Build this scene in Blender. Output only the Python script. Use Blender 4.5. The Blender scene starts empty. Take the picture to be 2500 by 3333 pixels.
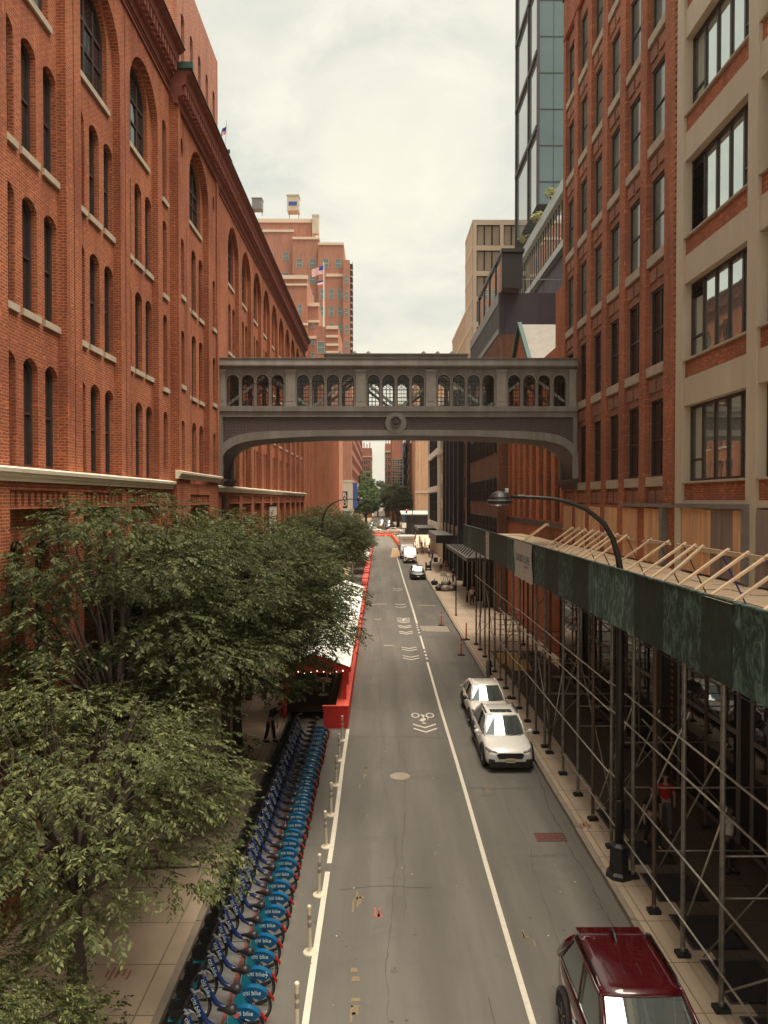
import bpy, bmesh, math, random
import numpy as np
from mathutils import Vector, Matrix
from mathutils.geometry import tessellate_polygon
R = math.radians
scene = bpy.context.scene
COL = scene.collection
random.seed(7)
H = 9.76
F = 1600.0
def PX(u, Y): return (u - 820.0) * Y / F          # lateral metres of something seen at distance Y
def PZ(v, Y): return H - (v - 1080.0) * Y / F

# ------------------------------------------------------------------ materials
class NT:
    def __init__(s, m):
        s.t = m.node_tree; s.n = s.t.nodes; s.l = s.t.links
    def new(s, ty, **kw):
        nd = s.n.new(ty)
        for k, v in kw.items(): setattr(nd, k, v)
        return nd
    def link(s, a, b): s.l.new(a, b)
    def setv(s, nd, **kw):
        for k, v in kw.items(): nd.inputs[k.replace('_', ' ')].default_value = v
def rgba(c): return (c[0], c[1], c[2], 1.0)
def base_mat(name, col, rough=0.7, metal=0.0, ior=None, coat=0.0, spec=None):
    m = bpy.data.materials.new(name); m.use_nodes = True
    b = m.node_tree.nodes['Principled BSDF']
    b.inputs['Base Color'].default_value = rgba(col)
    b.inputs['Roughness'].default_value = rough
    b.inputs['Metallic'].default_value = metal
    if ior: b.inputs['IOR'].default_value = ior
    if coat: b.inputs['Coat Weight'].default_value = coat; b.inputs['Coat Roughness'].default_value = 0.04
    if spec is not None: b.inputs['Specular IOR Level'].default_value = spec
    return m
def ramp(nt, fac, stops):
    r = nt.new('ShaderNodeValToRGB')
    el = r.color_ramp.elements
    while len(el) < len(stops): el.new(0.5)
    for e, (p, c) in zip(el, stops):
        e.position = p; e.color = rgba(c)
    nt.link(fac, r.inputs['Fac'])
    return r.outputs['Color']
def noise(nt, vec, scale, detail=4, rough=0.55, dist=0.0):
    n = nt.new('ShaderNodeTexNoise')
    n.inputs['Scale'].default_value = scale; n.inputs['Detail'].default_value = detail
    n.inputs['Roughness'].default_value = rough; n.inputs['Distortion'].default_value = dist
    if vec is not None: nt.link(vec, n.inputs['Vector'])
    return n.outputs['Fac']
def mixc(nt, fac, a, b, mode='MIX'):
    m = nt.new('ShaderNodeMix', data_type='RGBA', blend_type=mode)
    if isinstance(fac, (int, float)): m.inputs['Factor'].default_value = fac
    else: nt.link(fac, m.inputs['Factor'])
    for k, x in (('A', a), ('B', b)):
        sock = [i for i in m.inputs if i.name == k and i.type == 'RGBA'][0]
        if isinstance(x, tuple): sock.default_value = rgba(x)
        else: nt.link(x, sock)
    return [o for o in m.outputs if o.type == 'RGBA'][0]
def mapr(nt, fac, a, b, c, d):
    m = nt.new('ShaderNodeMapRange')
    for k, x in zip(('From Min', 'From Max', 'To Min', 'To Max'), (a, b, c, d)): m.inputs[k].default_value = x
    nt.link(fac, m.inputs['Value']); return m.outputs['Result']
def bump(nt, h, strength, dist, bsdf):
    b = nt.new('ShaderNodeBump'); b.inputs['Strength'].default_value = strength
    b.inputs['Distance'].default_value = dist
    nt.link(h, b.inputs['Height']); nt.link(b.outputs['Normal'], bsdf.inputs['Normal'])
def wpos(nt):
    return nt.new('ShaderNodeNewGeometry').outputs['Position']
def scalev(nt, vec, s):
    m = nt.new('ShaderNodeVectorMath', operation='MULTIPLY'); nt.link(vec, m.inputs[0])
    m.inputs[1].default_value = s; return m.outputs[0]
def noisy(name, c1, c2, scale=2.0, rough=0.8, bumps=0.2, bscale=30, metal=0.0, stretch=(1, 1, 1), spec=0.5, big=None, coat=0.0):
    """a surface whose colour wanders between two tones, with fine relief"""
    m = base_mat(name, c1, rough, metal, spec=spec, coat=coat)
    nt = NT(m); b = nt.n['Principled BSDF']; p = scalev(nt, wpos(nt), stretch)
    f = mapr(nt, noise(nt, p, scale, 6, 0.62), 0.3, 0.7, 0, 1)
    c = mixc(nt, f, c1, c2)
    if big:
        f2 = mapr(nt, noise(nt, p, big[0], 3), 0.4, 0.65, 0, 1)
        c = mixc(nt, f2, c, big[1])
    nt.link(c, b.inputs['Base Color'])
    if bumps: bump(nt, noise(nt, p, bscale, 3), bumps, 0.02, b)
    return m
def brick_mat(name, c1, c2, mortar, bw=0.215, bh=0.076, ms=0.011, dark=(0.12, 0.035, 0.02), big=0.35, header=None):
    m = base_mat(name, c1, 0.9, spec=0.25)
    nt = NT(m); b = nt.n['Principled BSDF']; pos = wpos(nt)
    sp = nt.new('ShaderNodeSeparateXYZ'); nt.link(pos, sp.inputs[0])
    ad = nt.new('ShaderNodeMath', operation='ADD'); nt.link(sp.outputs[0], ad.inputs[0]); nt.link(sp.outputs[1], ad.inputs[1])
    cb = nt.new('ShaderNodeCombineXYZ'); nt.link(ad.outputs[0], cb.inputs[0]); nt.link(sp.outputs[2], cb.inputs[1])
    br = nt.new('ShaderNodeTexBrick'); nt.link(cb.outputs[0], br.inputs['Vector'])
    br.inputs['Scale'].default_value = 1.0; br.inputs['Mortar Size'].default_value = ms
    br.inputs['Mortar Smooth'].default_value = 0.3; br.inputs['Bias'].default_value = -0.15
    br.inputs['Brick Width'].default_value = bw; br.inputs['Row Height'].default_value = bh
    br.inputs['Color1'].default_value = rgba(c1); br.inputs['Color2'].default_value = rgba(c2)
    br.inputs['Mortar'].default_value = rgba(mortar)
    f = mapr(nt, noise(nt, pos, 0.35, 5, 0.6), 0.38, 0.72, 0, big)
    c = mixc(nt, f, br.outputs['Color'], dark)
    f2 = mapr(nt, noise(nt, scalev(nt, cb.outputs[0], (4.6, 13.0, 1)), 1.0, 0), 0.66, 0.72, 0, 0.55)
    c = mixc(nt, f2, c, tuple(min(1, x * 1.9) for x in c1))
    f3 = mapr(nt, noise(nt, scalev(nt, pos, (1.2, 1.2, 0.12)), 1.6, 5), 0.48, 0.72, 0, 0.6)
    c = mixc(nt, f3, c, dark)
    nt.link(c, b.inputs['Base Color'])
    inv = nt.new('ShaderNodeMath', operation='SUBTRACT'); inv.inputs[0].default_value = 1.0
    nt.link(br.outputs['Fac'], inv.inputs[1])
    bump(nt, inv.outputs[0], 0.6, 0.012, b)
    return m

M = {}
M['brick'] = brick_mat('red_brick', (0.335, 0.092, 0.038), (0.215, 0.056, 0.025), (0.48, 0.23, 0.13), dark=(0.15, 0.038, 0.022), big=0.6)
M['brick_r'] = brick_mat('worn_brick', (0.42, 0.130, 0.062), (0.28, 0.078, 0.040), (0.42, 0.22, 0.135), dark=(0.18, 0.066, 0.042), big=0.65)
M['brick_sp'] = brick_mat('spandrel_brick', (0.30, 0.13, 0.085), (0.42, 0.135, 0.07), (0.38, 0.25, 0.18), dark=(0.18, 0.10, 0.075), big=0.85)
M['brick_dark'] = brick_mat('brown_brick', (0.20, 0.085, 0.048), (0.14, 0.058, 0.034), (0.22, 0.12, 0.08), dark=(0.07, 0.03, 0.02))
M['brick_or'] = brick_mat('orange_brick', (0.44, 0.135, 0.055), (0.33, 0.09, 0.04), (0.38, 0.18, 0.10), dark=(0.16, 0.045, 0.02))
M['brick_far'] = brick_mat('faded_brick', (0.40, 0.155, 0.098), (0.30, 0.115, 0.075), (0.48, 0.28, 0.20), dark=(0.24, 0.10, 0.07))
M['brick_tan'] = brick_mat('tan_brick', (0.62, 0.34, 0.19), (0.52, 0.28, 0.16), (0.6, 0.42, 0.28), dark=(0.40, 0.22, 0.13))
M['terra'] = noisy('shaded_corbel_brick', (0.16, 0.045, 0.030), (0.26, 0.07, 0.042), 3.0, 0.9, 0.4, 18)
M['ledge'] = noisy('painted_stone', (0.86, 0.78, 0.64), (0.74, 0.66, 0.52), 1.6, 0.8, 0.25, 12, big=(0.5, (0.72, 0.62, 0.48)))
M['sill'] = noisy('limestone', (0.46, 0.38, 0.29), (0.34, 0.27, 0.20), 3.0, 0.85, 0.25, 25)
M['conc'] = noisy('facade_concrete', (0.60, 0.51, 0.395), (0.48, 0.405, 0.31), 1.2, 0.9, 0.25, 20, stretch=(1, 1, 0.35), big=(0.5, (0.50, 0.41, 0.31)))
M['wood_fr'] = noisy('dark_window_paint', (0.035, 0.022, 0.020), (0.06, 0.04, 0.035), 6, 0.5, 0)
M['grey_fr'] = noisy('grey_green_window_paint', (0.12, 0.13, 0.115), (0.09, 0.09, 0.08), 6, 0.55, 0)
def glass_mat(name, col, rough=0.03, ior=1.7, wob=0.04):
    m = base_mat(name, col, rough, ior=ior); nt = NT(m); b = nt.n['Principled BSDF']
    bump(nt, noise(nt, wpos(nt), 1.1, 2), wob, 0.08, b)
    return m
M['glass'] = glass_mat('window_glass', (0.022, 0.020, 0.020))
M['glass_sky'] = glass_mat('reflective_glass', (0.62, 0.68, 0.63), 0.02, 1.5, 0.02); M['glass_sky'].node_tree.nodes['Principled BSDF'].inputs['Metallic'].default_value = 0.85
M['glass_teal'] = noisy('teal_curtain_glass', (0.115, 0.175, 0.18), (0.085, 0.135, 0.14), 0.15, 0.12, 0, spec=0.9)
M['glass_lt'] = glass_mat('pale_curtain_glass', (0.40, 0.44, 0.41), 0.06, 1.5, 0.02); M['glass_lt'].node_tree.nodes['Principled BSDF'].inputs['Metallic'].default_value = 0.5
M['blinds'] = noisy('pale_green_blinds', (0.20, 0.25, 0.215), (0.10, 0.125, 0.11), 0.5, 0.12, 0, spec=0.9)
M['car_glass'] = base_mat('car_glass', (0.30, 0.34, 0.33), 0.015, 0.8, ior=1.5)
m = bpy.data.materials.new('clear_glass'); m.use_nodes = True
nt = NT(m); nt.n.remove(nt.n['Principled BSDF'])
tr = nt.new('ShaderNodeBsdfTransparent'); gl = nt.new('ShaderNodeBsdfGlossy'); gl.inputs['Roughness'].default_value = 0.03
tr.inputs['Color'].default_value = (0.99, 0.99, 0.97, 1)
mx = nt.new('ShaderNodeMixShader'); mx.inputs[0].default_value = 0.035
nt.link(tr.outputs[0], mx.inputs[1]); nt.link(gl.outputs[0], mx.inputs[2]); nt.link(mx.outputs[0], nt.n['Material Output'].inputs[0])
M['clear'] = m
M['br_grey'] = noisy('bridge_grey_metal', (0.275, 0.25, 0.222), (0.21, 0.19, 0.17), 1.8, 0.6, 0.15, 14, stretch=(1.6, 1, 0.22), big=(0.9, (0.20, 0.175, 0.155)))
M['br_dark'] = noisy('bridge_dark_metal', (0.060, 0.045, 0.042), (0.085, 0.06, 0.055), 1.6, 0.6, 0.1, 14)
M['br_white'] = noisy('bridge_truss_paint', (0.55, 0.60, 0.54), (0.45, 0.50, 0.45), 2, 0.6, 0)
M['br_light'] = noisy('bridge_pale_trim', (0.36, 0.33, 0.29), (0.29, 0.265, 0.235), 3, 0.6, 0)
# ribbed herringbone relief of the bridge spandrel
m = base_mat('herringbone_panel', (0.1, 0.07, 0.067), 0.55)
nt = NT(m); b = nt.n['Principled BSDF']; pos = wpos(nt)
sp = nt.new('ShaderNodeSeparateXYZ'); nt.link(pos, sp.inputs[0])
pp = nt.new('ShaderNodeMath', operation='PINGPONG'); nt.link(sp.outputs[0], pp.inputs[0]); pp.inputs[1].default_value = 0.25
ad = nt.new('ShaderNodeMath', operation='ADD'); nt.link(pp.outputs[0], ad.inputs[0]); nt.link(sp.outputs[2], ad.inputs[1])
sn = nt.new('ShaderNodeMath', operation='SINE'); ml = nt.new('ShaderNodeMath', operation='MULTIPLY'); ml.inputs[1].default_value = 38
nt.link(ad.outputs[0], ml.inputs[0]); nt.link(ml.outputs[0], sn.inputs[0])
f = mapr(nt, sn.outputs[0], -1, 1, 0, 1)
nt.link(mixc(nt, f, (0.075, 0.053, 0.052), (0.135, 0.103, 0.098)), b.inputs['Base Color'])
bump(nt, f, 0.5, 0.03, b); M['herring'] = m
# asphalt
m = base_mat('asphalt', (0.1, 0.1, 0.1), 0.88, spec=0.35)
nt = NT(m); b = nt.n['Principled BSDF']; pos = wpos(nt)
st = scalev(nt, pos, (1.0, 0.10, 1.0))
c = ramp(nt, noise(nt, st, 0.9, 6, 0.62), [(0.3, (0.094, 0.084, 0.070)), (0.5, (0.132, 0.119, 0.100)), (0.72, (0.172, 0.155, 0.130))])
c = mixc(nt, mapr(nt, noise(nt, scalev(nt, pos, (0.9, 0.012, 1.0)), 1.5, 2), 0.42, 0.62, 0, 0.42), c, (0.092, 0.082, 0.068))
c = mixc(nt, mapr(nt, noise(nt, pos, 0.45, 5, 0.65, 0.6), 0.54, 0.66, 0, 0.5), c, (0.088, 0.079, 0.067))
c = mixc(nt, mapr(nt, noise(nt, pos, 190, 2), 0.35, 0.75, 0, 0.35), c, (0.24, 0.22, 0.19))
c = mixc(nt, mapr(nt, noise(nt, pos, 5.0, 3, 0.7), 0.68, 0.74, 0, 0.55), c, (0.06, 0.055, 0.05))
nt.link(c, b.inputs['Base Color']); bump(nt, noise(nt, pos, 120, 2), 0.35, 0.01, b)
M['asphalt'] = m
M['patch'] = noisy('asphalt_patch', (0.100, 0.090, 0.076), (0.140, 0.126, 0.106), 6, 0.9, 0.3, 90)
M['tarline'] = noisy('tar_line', (0.062, 0.055, 0.048), (0.105, 0.094, 0.080), 3, 0.9, 0)
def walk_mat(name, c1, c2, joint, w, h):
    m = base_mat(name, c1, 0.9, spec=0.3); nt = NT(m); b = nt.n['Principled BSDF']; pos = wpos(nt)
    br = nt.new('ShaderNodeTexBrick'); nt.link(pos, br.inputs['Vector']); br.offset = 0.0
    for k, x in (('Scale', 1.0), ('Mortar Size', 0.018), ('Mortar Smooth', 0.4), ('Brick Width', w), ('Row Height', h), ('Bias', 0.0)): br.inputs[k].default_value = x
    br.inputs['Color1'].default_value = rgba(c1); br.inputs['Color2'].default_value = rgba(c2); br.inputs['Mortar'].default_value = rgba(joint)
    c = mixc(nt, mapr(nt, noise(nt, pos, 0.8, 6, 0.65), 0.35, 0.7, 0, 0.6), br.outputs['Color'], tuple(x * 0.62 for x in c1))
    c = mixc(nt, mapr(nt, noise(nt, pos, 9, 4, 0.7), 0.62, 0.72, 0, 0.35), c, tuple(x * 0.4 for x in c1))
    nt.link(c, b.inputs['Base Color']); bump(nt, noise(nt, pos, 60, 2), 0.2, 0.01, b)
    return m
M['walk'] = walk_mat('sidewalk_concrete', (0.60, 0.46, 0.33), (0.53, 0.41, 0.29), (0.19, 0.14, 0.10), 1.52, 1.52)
M['walk_shade'] = walk_mat('shade_toned_paving', (0.115, 0.083, 0.060), (0.09, 0.065, 0.048), (0.04, 0.03, 0.024), 1.52, 1.52)  # sidewalk slabs with the shade under the shed put into their colour
M['kerb'] = noisy('kerb_stone', (0.34, 0.28, 0.21), (0.25, 0.20, 0.155), 3, 0.9, 0.3, 40)
M['line'] = noisy('road_paint', (0.70, 0.63, 0.52), (0.50, 0.45, 0.37), 7, 0.8, 0.1, 60, big=(2.5, (0.62, 0.56, 0.45)))
M['mark_or'] = noisy('faded_orange_spray', (0.27, 0.19, 0.10), (0.17, 0.13, 0.08), 14, 0.9, 0)
M['mark_red'] = noisy('red_spray', (0.42, 0.10, 0.07), (0.26, 0.14, 0.11), 14, 0.9, 0)
M['iron'] = noisy('cast_iron', (0.06, 0.05, 0.045), (0.10, 0.08, 0.07), 8, 0.7, 0.4, 40)
M['rust_iron'] = noisy('rusty_grate', (0.16, 0.055, 0.04), (0.09, 0.04, 0.03), 9, 0.85, 0.4, 40)
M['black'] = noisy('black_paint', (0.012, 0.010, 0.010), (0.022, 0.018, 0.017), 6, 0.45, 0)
M['black_matt'] = noisy('matt_black', (0.014, 0.012, 0.012), (0.025, 0.02, 0.02), 6, 0.85, 0)
M['rubber'] = noisy('tyre_rubber', (0.015, 0.014, 0.014), (0.03, 0.028, 0.026), 12, 0.85, 0)
M['galv'] = noisy('galvanised_pipe', (0.30, 0.28, 0.24), (0.15, 0.125, 0.10), 5, 0.45, 0.1, 40, metal=0.55)
M['steel_brown'] = noisy('rusty_pipe', (0.085, 0.05, 0.035), (0.14, 0.09, 0.06), 4, 0.6, 0.1, 40, metal=0.3)
M['galv_lt'] = noisy('bright_pipe', (0.66, 0.62, 0.53), (0.42, 0.39, 0.33), 5, 0.38, 0.1, 40, metal=0.6)
M['beam'] = noisy('painted_steel_beam', (0.03, 0.02, 0.016), (0.05, 0.03, 0.024), 4, 0.7, 0)
M['plank'] = noisy('scaffold_plank', (0.62, 0.47, 0.31), (0.44, 0.32, 0.21), 3.0, 0.85, 0.4, 25, stretch=(0.5, 4, 1))
M['lumber'] = noisy('fresh_lumber', (0.74, 0.55, 0.36), (0.58, 0.41, 0.26), 5, 0.8, 0.1, 30)
M['ply_or'] = noisy('orange_plywood', (0.82, 0.48, 0.25), (0.60, 0.32, 0.16), 1.5, 0.85, 0.2, 18, stretch=(2.5, 2.5, 0.35), big=(0.9, (0.50, 0.30, 0.18)))
M['ply_grey'] = noisy('weathered_plywood', (0.27, 0.205, 0.17), (0.17, 0.125, 0.105), 2.0, 0.9, 0.3, 18, stretch=(2.5, 2.5, 0.3))
def green_ply(name, a, b_, sc):
    m = base_mat(name, a, 0.7, spec=0.4); nt = NT(m); b = nt.n['Principled BSDF']; p = wpos(nt)
    f = mapr(nt, noise(nt, scalev(nt, p, (1.0, 1.3, 0.7)), sc, 8, 0.72, 1.6), 0.47, 0.68, 0, 1)
    c = mixc(nt, f, a, b_)
    f2 = mapr(nt, noise(nt, scalev(nt, p, (3, 3, 0.3)), 2.2, 4), 0.5, 0.72, 0, 0.6)
    c = mixc(nt, f2, c, tuple(x * 0.5 for x in a))
    nt.link(c, b.inputs['Base Color']); bump(nt, noise(nt, p, 22, 3), 0.2, 0.02, b); return m
M['gp_dark'] = green_ply('dark_green_plywood', (0.020, 0.034, 0.024), (0.042, 0.070, 0.052), 2.0)
M['gp_teal'] = green_ply('faded_green_plywood', (0.045, 0.092, 0.074), (0.24, 0.40, 0.34), 2.6)
M['gp_mid'] = green_ply('scuffed_green_plywood', (0.020, 0.042, 0.033), (0.16, 0.27, 0.22), 3.0)
M['banner'] = noisy('banner_cloth', (0.62, 0.56, 0.47), (0.52, 0.47, 0.40), 2, 0.7, 0.3, 6)
M['ink'] = base_mat('grey_print', (0.12, 0.115, 0.12), 0.7)
M['ink_red'] = base_mat('red_print', (0.55, 0.05, 0.03), 0.6)
M['ink_pink'] = base_mat('pink_print', (0.60, 0.16, 0.15), 0.6)
M['ink_blue'] = base_mat('pale_blue_print', (0.25, 0.45, 0.46), 0.6)
M['white'] = noisy('white_paint', (0.78, 0.74, 0.66), (0.70, 0.66, 0.58), 2, 0.6, 0)
M['tentw'] = noisy('tent_fabric', (0.86, 0.85, 0.78), (0.80, 0.78, 0.70), 0.8, 0.7, 0.3, 3)
M['red'] = noisy('red_painted_wood', (0.66, 0.026, 0.016), (0.54, 0.020, 0.013), 2.4, 0.6, 0.1, 20)
M['red_lt'] = noisy('sun_faded_red_cap', (0.78, 0.12, 0.075), (0.66, 0.08, 0.05), 2.0, 0.55, 0)
M['orange'] = noisy('orange_plastic', (0.78, 0.13, 0.035), (0.62, 0.09, 0.03), 3, 0.5, 0)
M['yellow'] = noisy('yellow_plastic', (0.70, 0.42, 0.13), (0.6, 0.36, 0.12), 3, 0.5, 0)
M['tanpad'] = noisy('tan_road_surface', (0.46, 0.30, 0.17), (0.38, 0.25, 0.15), 1, 0.9, 0)
M['post_w'] = noisy('off_white_plastic', (0.72, 0.63, 0.46), (0.60, 0.52, 0.38), 5, 0.5, 0)
M['steel'] = noisy('grey_steel', (0.20, 0.19, 0.175), (0.15, 0.14, 0.13), 3, 0.5, 0)
M['dsteel'] = noisy('dark_bronze_steel', (0.030, 0.020, 0.018), (0.045, 0.032, 0.030), 3, 0.5, 0)
M['purple'] = noisy('aubergine_cladding', (0.040, 0.028, 0.042), (0.050, 0.036, 0.050), 0.8, 0.6, 0)
M['louvre'] = noisy('louvre_metal', (0.035, 0.028, 0.038), (0.05, 0.04, 0.05), 2, 0.5, 0)
M['pinkstone'] = noisy('pink_beige_panels', (0.66, 0.50, 0.37), (0.60, 0.45, 0.33), 0.5, 0.8, 0)
M['pinkblind'] = noisy('beige_blinds', (0.44, 0.32, 0.23), (0.38, 0.28, 0.20), 0.5, 0.6, 0)
M['roofgrey'] = noisy('standing_seam_roof', (0.22, 0.195, 0.16), (0.17, 0.15, 0.125), 2, 0.7, 0.1, 8)
M['copper'] = noisy('verdigris_copper', (0.03, 0.085, 0.065), (0.015, 0.045, 0.035), 4, 0.7, 0.2, 20)
M['tar'] = noisy('roof_tar', (0.06, 0.05, 0.045), (0.09, 0.075, 0.065), 1, 0.9, 0.2, 20)
M['bluenet'] = noisy('blue_scaffold_net', (0.03, 0.22, 0.42), (0.02, 0.12, 0.26), 1.2, 0.7, 0.1, 8)
M['bluesign'] = base_mat('blue_sign', (0.03, 0.07, 0.28), 0.5)
M['cyan'] = noisy('pale_grey_green_panel', (0.40, 0.45, 0.41), (0.34, 0.39, 0.36), 1, 0.5, 0)
M['bike_blue'] = base_mat('bike_dark_blue_paint', (0.006, 0.020, 0.11), 0.22, coat=0.7)
M['bike_panel'] = base_mat('bike_blue_guard', (0.006, 0.095, 0.21), 0.3, coat=0.5)
M['bike_cyan'] = base_mat('bike_cyan_guard', (0.012, 0.27, 0.38), 0.35, coat=0.3)
M['bike_txt'] = base_mat('bike_lettering', (0.70, 0.80, 0.82), 0.5)
M['chrome'] = base_mat('chrome', (0.6, 0.6, 0.58), 0.15, 1.0)
M['rim'] = base_mat('grey_rim', (0.25, 0.24, 0.23), 0.35, 0.8)
M['paint_red'] = base_mat('maroon_car_paint', (0.050, 0.002, 0.004), 0.2, coat=1.0)
M['paint_white'] = base_mat('white_car_paint', (0.86, 0.82, 0.75), 0.25, coat=1.0)
M['paint_cream'] = base_mat('cream_car_paint', (0.84, 0.77, 0.67), 0.28, coat=1.0)
M['paint_black'] = base_mat('black_car_paint', (0.010, 0.009, 0.010), 0.2, coat=1.0)
M['paint_grey'] = base_mat('grey_car_paint', (0.30, 0.31, 0.30), 0.25, coat=1.0)
M['paint_yel'] = base_mat('yellow_cab_paint', (0.68, 0.38, 0.05), 0.25, coat=1.0)
M['lamp_gl'] = base_mat('headlight_lens', (0.25, 0.25, 0.25), 0.08, ior=1.6)
M['redlens'] = base_mat('red_lens', (0.28, 0.012, 0.008), 0.3)
M['plate'] = base_mat('number_plate', (0.62, 0.50, 0.28), 0.6)
M['skin'] = base_mat('skin', (0.42, 0.23, 0.15), 0.6)
M['skin_dk'] = base_mat('darker_skin', (0.16, 0.08, 0.05), 0.6)
M['hair'] = base_mat('dark_hair', (0.012, 0.009, 0.008), 0.6)
M['cl_white'] = noisy('white_cotton', (0.72, 0.66, 0.60), (0.62, 0.57, 0.52), 9, 0.9, 0)
M['cl_black'] = noisy('black_cloth', (0.012, 0.011, 0.012), (0.02, 0.018, 0.02), 9, 0.9, 0)
M['cl_blue'] = noisy('blue_cloth', (0.02, 0.05, 0.40), (0.015, 0.035, 0.28), 9, 0.9, 0)
M['cl_red'] = noisy('red_cloth', (0.50, 0.015, 0.012), (0.38, 0.012, 0.01), 9, 0.9, 0)
M['cl_pink'] = noisy('coral_print_cloth', (0.45, 0.14, 0.10), (0.30, 0.07, 0.06), 14, 0.9, 0)
M['cl_grey'] = noisy('grey_cloth', (0.13, 0.12, 0.12), (0.09, 0.085, 0.085), 9, 0.9, 0)
M['bag'] = noisy('black_bin_bag', (0.015, 0.013, 0.014), (0.03, 0.026, 0.026), 4, 0.3, 0.6, 12)
M['bag_w'] = noisy('clear_bin_bag', (0.45, 0.40, 0.33), (0.25, 0.20, 0.16), 6, 0.35, 0.6, 14)
M['flag_b'] = base_mat('flag_blue', (0.03, 0.04, 0.28), 0.8)
M['flag_r'] = base_mat('flag_red', (0.55, 0.05, 0.05), 0.8)
M['flag_w'] = base_mat('flag_white', (0.8, 0.75, 0.7), 0.8)
def emit(name, col, s):
    m = base_mat(name, col, 0.5); b = m.node_tree.nodes['Principled BSDF']
    b.inputs['Emission Color'].default_value = rgba(col); b.inputs['Emission Strength'].default_value = s; return m
M['bulb'] = emit('lit_bulb', (1.0, 0.8, 0.5), 2.2)
M['siglight'] = emit('lit_signal', (1.0, 0.12, 0.05), 3.0)
# foliage
def leaf_mat(name, dark, light, lightest):
    m = base_mat(name, light, 0.62, spec=0.18); nt = NT(m); b = nt.n['Principled BSDF']
    g = nt.new('ShaderNodeNewGeometry')
    c = ramp(nt, g.outputs['Random Per Island'], [(0.0, dark), (0.55, light), (1.0, lightest)])
    f = mapr(nt, noise(nt, g.outputs['Position'], 0.55, 3), 0.4, 0.65, 0, 0.6)
    c = mixc(nt, f, c, light)
    nt.link(c, b.inputs['Base Color'])
    t = nt.new('ShaderNodeBsdfTranslucent'); nt.link(mixc(nt, 0.5, c, (0.16, 0.20, 0.04)), t.inputs['Color'])
    mx = nt.new('ShaderNodeMixShader'); mx.inputs[0].default_value = 0.20
    nt.link(b.outputs[0], mx.inputs[1]); nt.link(t.outputs[0], mx.inputs[2])
    nt.link(mx.outputs[0], nt.n['Material Output'].inputs[0]); return m
M['leaf'] = leaf_mat('zelkova_leaves', (0.016, 0.022, 0.008), (0.046, 0.055, 0.019), (0.14, 0.15, 0.055))
M['leaf2'] = leaf_mat('near_tree_leaves', (0.020, 0.027, 0.009), (0.064, 0.076, 0.026), (0.20, 0.21, 0.078))
M['leaf_far'] = leaf_mat('far_tree_leaves', (0.05, 0.09, 0.03), (0.09, 0.14, 0.05), (0.13, 0.19, 0.07))
M['shrubm'] = leaf_mat('terrace_shrub_leaves', (0.30, 0.32, 0.12), (0.55, 0.52, 0.28), (0.72, 0.66, 0.42))
M['bark'] = noisy('tree_bark', (0.045, 0.030, 0.024), (0.075, 0.052, 0.040), 5, 0.95, 0.5, 25, stretch=(1, 1, 0.3))

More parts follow.
